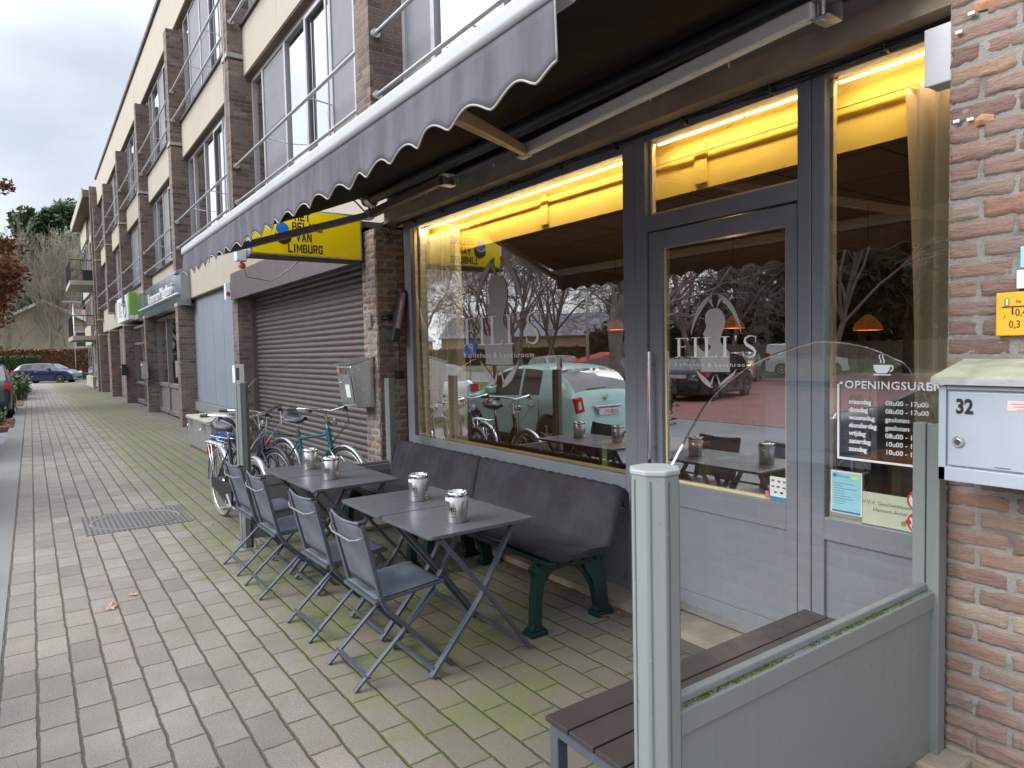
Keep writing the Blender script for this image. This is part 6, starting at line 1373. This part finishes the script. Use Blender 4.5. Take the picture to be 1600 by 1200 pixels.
put(generic('dark car mirrored at the right edge of the big window', (.03, .03, .035), K2, 4.3), -16.9, -10.6, R(15))
put(generic('black hatchback with red tail lights mirrored at the left of the café door', (.015, .015, .02), K2, 4.3), -15.2, -12.6, R(75 + 180))
put(generic('dark blue car mirrored behind the emblem on the café door', (.02, .022, .035), K2, 4.4), -17.8, -16.2, R(70))
put(generic('beige car mirrored between the dark cars and the white van', srgb(186, 168, 146), K2, 4.3), -21.4, -22.9, R(60))
# white van
topv = [(-2.2, .9), (-2.18, 1.55), (-2.12, 1.78), (-2.0, 1.83), (-.2, 1.84), (.45, 1.76), (.65, 1.66), (1.25, 1.14), (1.45, 1.08), (1.95, .95), (2.12, .78), (2.2, .5)]
VN = make_car('white delivery van mirrored between the café door and the side window', carpaint('van_white', (.75, .76, .78), 0), 4.4, 1.85, 1.84, topv, [(-2.2, 1.15), (2.2, 1.0)], [(.05, .85)], (.68, 1.25), (-2.16, -2.14), (-1.35, 1.45), .32, K2, van=True, cat='van', kind='delivery_van')
lamps(VN, 4.4, 1.85, 1.1, .85, tall=.4, pz=.9, wt=.08); MB().box((-1.0, -.935, .52), (1.0, .935, .62)).build('side_moulding', 'cartrim', VN, world=False); put(VN, -22.6, -30.6, R(-35))

# ================================================================ trees, hedges, houses
M['leaf_thicket'] = foliage_mat('thicket', (.07, .055, .04), (.11, .085, .06), (.09, .10, .05))
def bare_tree(lab, group, seed, H=9, r0=.22, spread=.5, levels=6, mat='bark', cat='tree', kind='bare_tree', up=.25, twigs=3, rmin=.004):
    rn = random.Random(seed); T = thing(kind, lab, cat, (0, 0, 0), 0, group); tr, cr = MB(), MB()
    def br(p, d, l, r, lv):
        n = 4 if lv < 3 else 3; pts = [p]; rs = [r]; q = Vector(p); dd = Vector(d)
        for i in range(n):
            dd = (dd + Vector((rn.gauss(0, .13), rn.gauss(0, .13), rn.gauss(0, .08) + up * .12))).normalized(); q = q + dd * (l / n); pts.append(q.copy()); rs.append(max(rmin, r * (1 - .45 * (i + 1) / n)))
        (tr if lv == 0 else cr).tube(pts, rs, 10 if lv == 0 else 6 if lv < 2 else 4 if lv < 4 else 3, cap=False)
        if lv >= levels: return
        nc = (8 if lv == 0 else 3 if lv < levels - 1 else twigs)
        for c in range(nc):
            i = rn.choice(range(2, n + 1)) if lv else rn.choice(range(2, n + 1)); b = pts[i]; a = rn.uniform(0, 6.283); sp = rn.uniform(spread * .6, spread * 1.3)
            ax = dd.orthogonal().normalized(); ax.rotate(Matrix.Rotation(a, 3, dd).to_quaternion()); nd = (dd * math.cos(sp) + ax * math.sin(sp)).normalized()
            if lv == 0: nd = (nd + Vector((0, 0, .1))).normalized()
            br(b, nd, l * rn.uniform(.58, .82), rs[i] * rn.uniform(.55, .78), lv + 1)
    br((0, 0, -.2), (rn.uniform(-.04, .04), rn.uniform(-.04, .04), 1), H * .40, r0, 0)
    tr.build('trunk', mat, T, smooth=True, world=False, fixn=False); cr.build('crown', mat, T, smooth=True, world=False, fixn=False); return T
def leafy(lab, group, seed, H, Rr, mat, n=5000, base=.15, kind='tree', size=.14, shape='cone', trunk='bark', cat='tree', clumps=60):
    rn = random.Random(seed); T = thing(kind, lab, cat, (0, 0, 0), 0, group)
    MB().tube([(0, 0, -.2), (.05, .03, H * .45), (0, .02, H * .93)], [.035 * H * .5 + .04, .02 * H * .5 + .02, .01], 8).build('trunk', trunk, T, smooth=True, world=False)
    cl = []
    for i in range(clumps):
        t_ = rn.random(); z = H * (base + (1 - base) * t_); a = rn.uniform(0, 6.28)
        rr = Rr * ((1 - t_) ** .75 + .06 if shape == 'cone' else math.sin(math.pi * min(1, .12 + t_ * .86)) ** .6); d = rr * rn.uniform(.35, 1.0)
        cl.append((d * math.cos(a), d * math.sin(a), z, Rr * rn.uniform(.16, .34)))
    m = MB()
    for i in range(n):
        cx, cy, cz, cr_ = rn.choice(cl); v = Vector((rn.gauss(0, 1), rn.gauss(0, 1), rn.gauss(0, .7))).normalized() * cr_ * rn.random() ** .4
        p = Vector((cx, cy, cz)) + v; s = size * rn.uniform(.6, 1.4); a = Vector((rn.gauss(0, 1), rn.gauss(0, 1), rn.gauss(0, 1))).normalized(); b = a.orthogonal().normalized()
        m.quad(p - a * s, p + b * s * .5, p + a * s, p - b * s * .5)
    m.build('crown', mat, T, world=False, fixn=False)
    lm = MB()
    for cx, cy, cz, cr_ in cl[:40]: lm.tube([(0, 0, max(.3, cz - .4 * math.hypot(cx, cy))), (cx, cy, cz)], [.03, .01], 4)
    lm.build('limb', trunk, T, world=False); return T
def hedge(name, lab, x0, x1, y0, y1, z0, z1, mat, n, size=.06, core=(.03, .04, .015), wob=.06, cat='hedge', seed=1, core_box=True):
    rn = random.Random(seed); T = thing(name, lab, cat, ((x0 + x1) / 2, (y0 + y1) / 2, z0)); M.setdefault('hedgecore' + mat, plain('hedge_core', core, .95, 0, .3, 3))
    if core_box: MB().box((x0 + .05, y0 + .05, z0), (x1 - .05, y1 - .05, z1 - .05)).build('branches', 'hedgecore' + mat, T)
    m = MB(); A = [(x1 - x0) * (z1 - z0), (y1 - y0) * (z1 - z0), (x1 - x0) * (y1 - y0)]
    for i in range(n):
        f = rn.choices((0, 1, 2), A)[0]; x, y, z = rn.uniform(x0, x1), rn.uniform(y0, y1), rn.uniform(z0, z1)
        if f == 0: y = rn.choice((y0, y1))
        elif f == 1: x = x1 if rn.random() < .8 else x0
        else: z = z1
        p = Vector((x + rn.gauss(0, wob), y + rn.gauss(0, wob), z + rn.gauss(0, wob * .7))); s = size * rn.uniform(.6, 1.4); a = Vector((rn.gauss(0, 1), rn.gauss(0, 1), rn.gauss(0, 1))).normalized(); b = a.orthogonal().normalized()
        m.quad(p - a * s, p + b * s * .6, p + a * s, p - b * s * .6)
    m.build('leaves', mat, T, fixn=False); return T
# --- left side, seen directly
bt = leafy('copper beech tree with rust brown leaves at the left edge of the street', None, 7, 9.2, 1.75, 'leaf_beech', 15000, .24, 'beech_tree', .08, 'oval', clumps=110); bt.location = (-27.5, -1.85, 0)
hedge('green_hedge', 'clipped dark green hedge at the end of the street', -69, -67.8, -14, .62, -.1, 1.95, 'leaf_hedge', 12000, .07)
hedge('beech_hedge', 'clipped brown beech hedge behind the dark blue hatchback', -71.5, -70.3, -2.5, 9.5, -.1, 2.5, 'leaf_brown', 12000, .08, (.08, .04, .02))
for i, (x0, x1, y0, y1, h, lb) in enumerate(((-37.5, -34.5, -2.2, -.35, .75, 'low grey green shrub bed nearest the black car'), (-47, -39, -2.4, -.3, .8, 'low green shrub bed farther along the kerb'), (-66.5, -65.3, -10, 6, .55, 'low shrubs at the foot of the hedges'), (-23.2, -21.2, -1.9, -.75, .30, 'small grey green shrub in the leafy bed between the parked cars'))):
    hedge('shrub_bed', lb, x0, x1, y0, y1, 0, h, 'leaf_shrub' if i != 2 else 'leaf_hedge', (3500, 5000, 3000, 900)[i], .055, (.05, .07, .03), .10, 'shrubs', i + 5)
M['housewall'] = plain('ochre_house_wall', srgb(166, 157, 134), .9, 0, .1, 1, .2, 20, 'pos'); M['rooftile'] = plain('brown_roof_tiles', srgb(140, 112, 96), .85, 0, .12, 2, .3, 12, 'pos'); M['slate'] = plain('grey_slate_roof', srgb(112, 110, 122), .7, 0, .12, 1.5, .3, 9, 'pos')
M['warmbrick'] = brick_mat('warm_house_brick', [(0, (.36, .20, .12)), (.5, (.46, .28, .17)), (1, (.52, .35, .22))], (.5, .45, .38), .25, .08)
def house(lab, x, y, rz, L, W, eave, ridge, wall, roof, z0=-.2, wins=(), gable_w=(), name='house'):
    T = thing(name, lab, 'house', (x, y, z0), rz, None); k = dict(world=False)
    MB().prism([(-W / 2, 0), (W / 2, 0), (W / 2, eave), (0, ridge), (-W / 2, eave)], 'x', -L / 2, L / 2).build('wall', wall, T, **k)
    sl = (ridge - eave) / (W / 2); o = .45
    r = MB()
    for s_ in (1, -1): r.prism([(s_ * (W / 2 + o), eave - o * sl + .02), (0, ridge + .02), (0, ridge + .20), (s_ * (W / 2 + o), eave - o * sl + .18)], 'x', -L / 2 - .3, L / 2 + .3)
    rf = r.build('roof', roof, T, **k)
    v = MB()
    for e in (-L / 2 - .34, L / 2 + .30):
        for s_ in (1, -1): v.prism([(s_ * (W / 2 + o), eave - o * sl - .06), (0, ridge - .06), (0, ridge + .22), (s_ * (W / 2 + o), eave - o * sl + .22)], 'x', e, e + .04)
    v.build('verge_board', 'white', rf, **k)
    for (a, z, w, h) in wins:
        for s_ in (1, -1):
            f = MB().box((a - w / 2, s_ * (W / 2 - .02), z), (a + w / 2, s_ * (W / 2 + .04), z + h)).build('window', 'white', T, **k); MB().box((a - w / 2 + .08, s_ * (W / 2 + .03), z + .08), (a + w / 2 - .08, s_ * (W / 2 + .05), z + h - .08)).build('pane', 'carglass', f, **k)
    for (a, z, w, h) in gable_w:
        f = MB().box((L / 2 - .02, a - w / 2, z), (L / 2 + .04, a + w / 2, z + h)).build('window', 'white', T, **k); MB().box((L / 2 + .03, a - w / 2 + .08, z + .08), (L / 2 + .05, a + w / 2 - .08, z + h - .08)).build('pane', 'carglass', f, **k)
    return T
house('ochre house with white gable boards and brown roof behind the beech hedge', -82, 1.2, 0, 12, 8.2, 5.0, 7.2, 'housewall', 'rooftile', gable_w=((3.0, 3.0, 1.4, 1.5), (3.0, .8, 1.4, 1.4)))
house('second house with a low brown roof behind the ochre house', -96, 11.0, R(90), 14, 9, 5.5, 7.6, 'housewall', 'rooftile')
BG = 'bare trees behind the ochre house'
b1 = bare_tree('tall pale bare tree left of centre in front of the ochre house', BG, 3, 11.5, .14, .30, 6, 'barkpale', up=.9, rmin=.010); b1.location = (-74, .8, 0)
b2 = dup(b1, (-73.5, 3.3, 0), 2.1, 'tall pale bare tree in front of the right half of the ochre house'); b3 = dup(b1, (-76, -1.2, 0), 4.0, 'pale bare tree at the left edge of the ochre house'); b3.scale = (.8, .8, .8)
b4 = dup(b1, (-92, 4.2, 0), 1.0, 'tall bare tree behind the roof of the ochre house'); b4.scale = (1.3, 1.3, 1.3)
EG = 'evergreens on the skyline at the end of the street'
p1 = leafy('', EG, 11, 21, 4.6, 'leaf_green', 14000, .2, 'pine_tree', .36, 'oval', clumps=90)
spots = [(-112, .5, 0, 1.0, 'tall evergreen left of the skyline gap'), (-110, 4.6, 2, 1.06, 'tallest evergreen beside the corner building'), (-116, 8.5, 4, 1.0, 'evergreen just behind the corner building'), (-118, -4.5, 1, .92, 'evergreen behind the copper beech'), (-105, -2.5, 3, .72, 'lower evergreen between the beech and the ochre house'), (-104, 2.5, 5, .78, 'lower evergreen above the ridge of the ochre house')]
for i, (x, y, r, s, l) in enumerate(spots):
    o = p1 if i == 0 else dup(p1, (x, y, 0), r, l); o.location = (x, y, -.2); o.rotation_euler = (0, 0, r); o.scale = (s, s, s); o['label'] = l
hedge('conifer_screen', 'dark evergreen wood closing the end of the street', -135, -128, -40, 60, -.2, 13, 'leaf_green', 16000, .6, (.02, .035, .015), .9, 'wood', 9)
bush = leafy('dark green bush behind the green hedge at the left edge', None, 21, 5, 2.2, 'leaf_green', 3000, .05, 'evergreen_bush', .15, 'oval', clumps=40, cat='bush'); bush.location = (-77, -3.8, 0)
L_ = thing('street_lamp', 'pale street lamp on a pole in front of the ochre house', 'street lamp', (-66, 3.0, 0))
MB().tube([(-66, 3.0, 0), (-66, 3.0, 6.3)], .03, 8).build('pole', 'alum', L_, smooth=True); MB().box((-66.1, 2.3, 6.3), (-65.9, 3.6, 6.38)).build('lamp_head', 'alum', L_)

# --- the far side of the street, seen mirrored in the glass
TG = 'bare trees round the car park'
t1 = bare_tree('large spreading bare tree in the planting strip by the mint hatchback', TG, 5, 8.5, .21, .52, 7, 'bark', up=.10, twigs=3, rmin=.005); t1.location = (-12.9, -5.9, -.1)
t2 = bare_tree('', TG, 8, 15, .16, .60, 7, 'twig', up=.16, twigs=3, rmin=.009)
sp = [(-22, -8.6, .0, .6, 'slender bare tree at the edge of the lawn'), (-33, -18, 1.3, 1.0, 'bare tree on the lawn'), (-30, -26, 2.2, 1.1, 'bare tree behind the grey estate car'), (-42, -24, 3.1, 1.2, 'bare tree beyond the lawn'), (-50, -33, 4.1, 1.3, 'bare tree near the far hedge'), (-38, -34, 5.0, 1.25, 'bare tree behind the car park'), (-60, -42, .7, 1.4, 'bare tree in front of the slate roofed houses'),
      (-20.5, -18.5, 1.9, .9, 'bare tree between the dark cars'), (-25.5, -27.5, 3.6, 1.1, 'bare tree left of the white van'), (-28.5, -36, .4, 1.2, 'bare tree behind the white van'), (-70, -30, 2.6, 1.3, 'bare tree at the left of the far hedge'), (-54, -22, 5.6, 1.2, 'bare tree left on the lawn'), (-17.5, -24, 4.4, 1.0, 'bare tree right of the white van'), (-46, -44, 2.9, 1.3, 'bare tree behind the others by the houses'), (-80, -45, 1.6, 1.4, 'bare tree beside the brick gable'), (-34, -46, 3.3, 1.3, 'bare tree far behind the van')]
for i, (x, y, r, s, l) in enumerate(sp):
    o = t2 if i == 0 else dup(t2, (x, y, 0), r, l); o.location = (x, y, -.15); o.rotation_euler = (0, 0, r); o.scale = (s, s, s); o['label'] = l
PG = 'pines beyond the car park'
q1 = leafy('', PG, 31, 13, 3.6, 'leaf_green', 8000, .22, 'pine_tree', .26, 'oval', clumps=70)
sp = [(-23.5, -38.5, 0, 1.0, 'dark pine behind the fence'), (-19.2, -35.5, 1, 1.08, 'dark pine at the right of the fence'), (-31, -43, 2, .95, 'dark pine behind the white van'), (-14.5, -33, 3, 1.1, 'dark pine farthest right of the car park'), (-39, -46, 4, .8, 'dark pine left of the van'), (-27, -47, 5, 1.2, 'tall dark pine at the back of the car park'), (-44, -38, 2.5, .62, 'low dark pine right of the houses'), (-10.5, -30, 1.4, 1.1, 'dark pine at the right end of the car park'), (-66, -60, 3.3, .9, 'dark pine right of the long slate roof')]
for i, (x, y, r, s, l) in enumerate(sp):
    o = q1 if i == 0 else dup(q1, (x, y, 0), r, l); o.location = (x, y, -.15); o.rotation_euler = (0, 0, r); o.scale = (s, s, s); o['label'] = l
h1 = hedge('far_hedge', 'dark clipped hedge in front of the slate roofed houses', -95, -45, -.6, .6, 0, 2.1, 'leaf_hedge', 7000, .16, (.03, .04, .015), .1, seed=3)
h1.rotation_euler = (0, 0, R(-35)); h1.location = (-73, -46, -.2)
hedge('low_hedge', 'low green hedge behind the mint hatchback', -14, -10.4, -5.4, -4.5, -.1, .75, 'leaf_shrub', 5000, .055, (.05, .07, .03), .08, seed=4)
wn = [(-9, 1.0, 1.6, 1.4), (-5, 1.0, 1.6, 1.4), (-1, 1.0, 1.6, 1.4), (4, 1.0, 1.6, 1.4), (9, 1.0, 1.6, 1.4)]
house('long low brick house with a wide slate roof, mirrored in the big window', -96, -68, R(-35), 34, 11, 4.4, 8.0, 'warmbrick', 'slate', wins=wn)
house('brick house with a white edged gable, mirrored at the left of the big window', -102, -42, R(40), 16, 10, 4.0, 8.2, 'warmbrick', 'slate', wins=[(-3, 1, 1.5, 1.4), (3, 1, 1.5, 1.4)], gable_w=((-2, 1, 1.5, 1.4),))
FN = thing('wooden_fence', 'weathered wooden board fence at the back of the car park', 'fence', (-22, -41, -.1), R(-12))
m = MB()
for i in range(110): m.box((-16 + i * .3, -.02, 0), (-16 + i * .3 + .28, .02, 1.9 + .05 * math.sin(i * 2.3)))
M['fencewood'] = plain('weathered_boards', srgb(150, 138, 124), .9, 0, .2, 2); m.build('board_panel', 'fencewood', FN, world=False)
for i in range(12): MB().box((-16 + i * 3, -.10, 0), (-15.9 + i * 3, -.02, 2.0)).build('post', 'fencewood', FN, world=False)
RB = thing('red_container', 'orange red collection container with sloping lid by the tree', 'container', (-19.4, -11.2, -.1), R(20))
M['redbox'] = plain('orange_red_container', srgb(200, 62, 38), .45, 0, .06, 3); MB().prism([(-.7, 0), (.7, 0), (.7, 1.25), (-.7, 1.6)], 'x', -.8, .8).build('body', 'redbox', RB, world=False, bevel=.03); MB().box((-.5, .695, .8), (.5, .72, 1.0)).build('opening', 'black', RB, world=False)
PL = thing('lamp_post', 'slim grey lamp post by the car park', 'street lamp', (-16.5, -8.4, -.1)); MB().tube([(-16.5, -8.4, -.1), (-16.5, -8.4, 5.5)], [.06, .04], 8).build('pole', 'alum', PL, smooth=True); MB().box((-16.9, -8.5, 5.5), (-16.1, -8.3, 5.6)).build('lamp_head', 'alum', PL)
sgn = thing('parking_sign', 'small blue parking sign on a post in the lawn', 'sign', (-24, -8.6, -.1)); MB().tube([(-24, -8.6, -.1), (-24, -8.6, 2.1)], .03, 6).build('pole', 'alum', sgn); MB().box((-24.02, -8.9, 1.45), (-23.98, -8.3, 2.1)).build('sign_face', 'blue', sgn); text('sign_letter', 'P', .5, (-23.975, -8.76, 1.6), FX, 'white', sgn, ext=.002)

def thicket(lab, x0, x1, y0, y1, h, n, seed, mats):
    rn = random.Random(seed); T = thing('woodland', lab, 'woodland', ((x0 + x1) / 2, (y0 + y1) / 2, -.2)); T['kind'] = 'stuff'
    for mi, mt in enumerate(mats):
        m = MB()
        for i in range(n):
            x, y = rn.uniform(x0, x1), rn.uniform(y0, y1); hh = h * (.62 + .38 * noise.noise(Vector((x * .11, y * .05, seed + mi))) + .15 * noise.noise(Vector((x * .5, 0, mi)))); z = rn.random() ** .8 * hh
            if mi == 0:
                L = rn.uniform(.8, 2.4); a = rn.uniform(0, 6.28); w = .035; d = Vector((math.cos(a) * .5, math.sin(a) * .5, rn.uniform(.4, 1))).normalized() * L; sd = Vector((-d.y, d.x, 0)).normalized() * w
                p = Vector((x, y, z)); m.quad(p - sd, p + sd, p + d + sd * .3, p + d - sd * .3)
            else:
                s = rn.uniform(.2, .55); a = Vector((rn.gauss(0, 1), rn.gauss(0, 1), rn.gauss(0, 1))).normalized(); b = a.orthogonal().normalized(); p = Vector((x, y, z * .8)); m.quad(p - a * s, p + b * s * .5, p + a * s, p - b * s * .5)
        m.build('twigs' if mi == 0 else 'foliage', mt, T, fixn=False)
thicket('brown leafless woodland closing the far side of the car park', -62, 8, -66, -50, 12.5, 9000, 1, ('twig', 'leaf_thicket'))
thicket('brown leafless woodland behind the slate roofed houses', -150, -62, -112, -74, 15, 7000, 2, ('twig', 'leaf_thicket'))

hedge('far_screen_hedge', 'tall dark evergreen hedge behind the wooden fence', -60, 8, -48.5, -47, -.2, 3.6, 'leaf_green', 9000, .28, (.02, .03, .012), .35, seed=12)
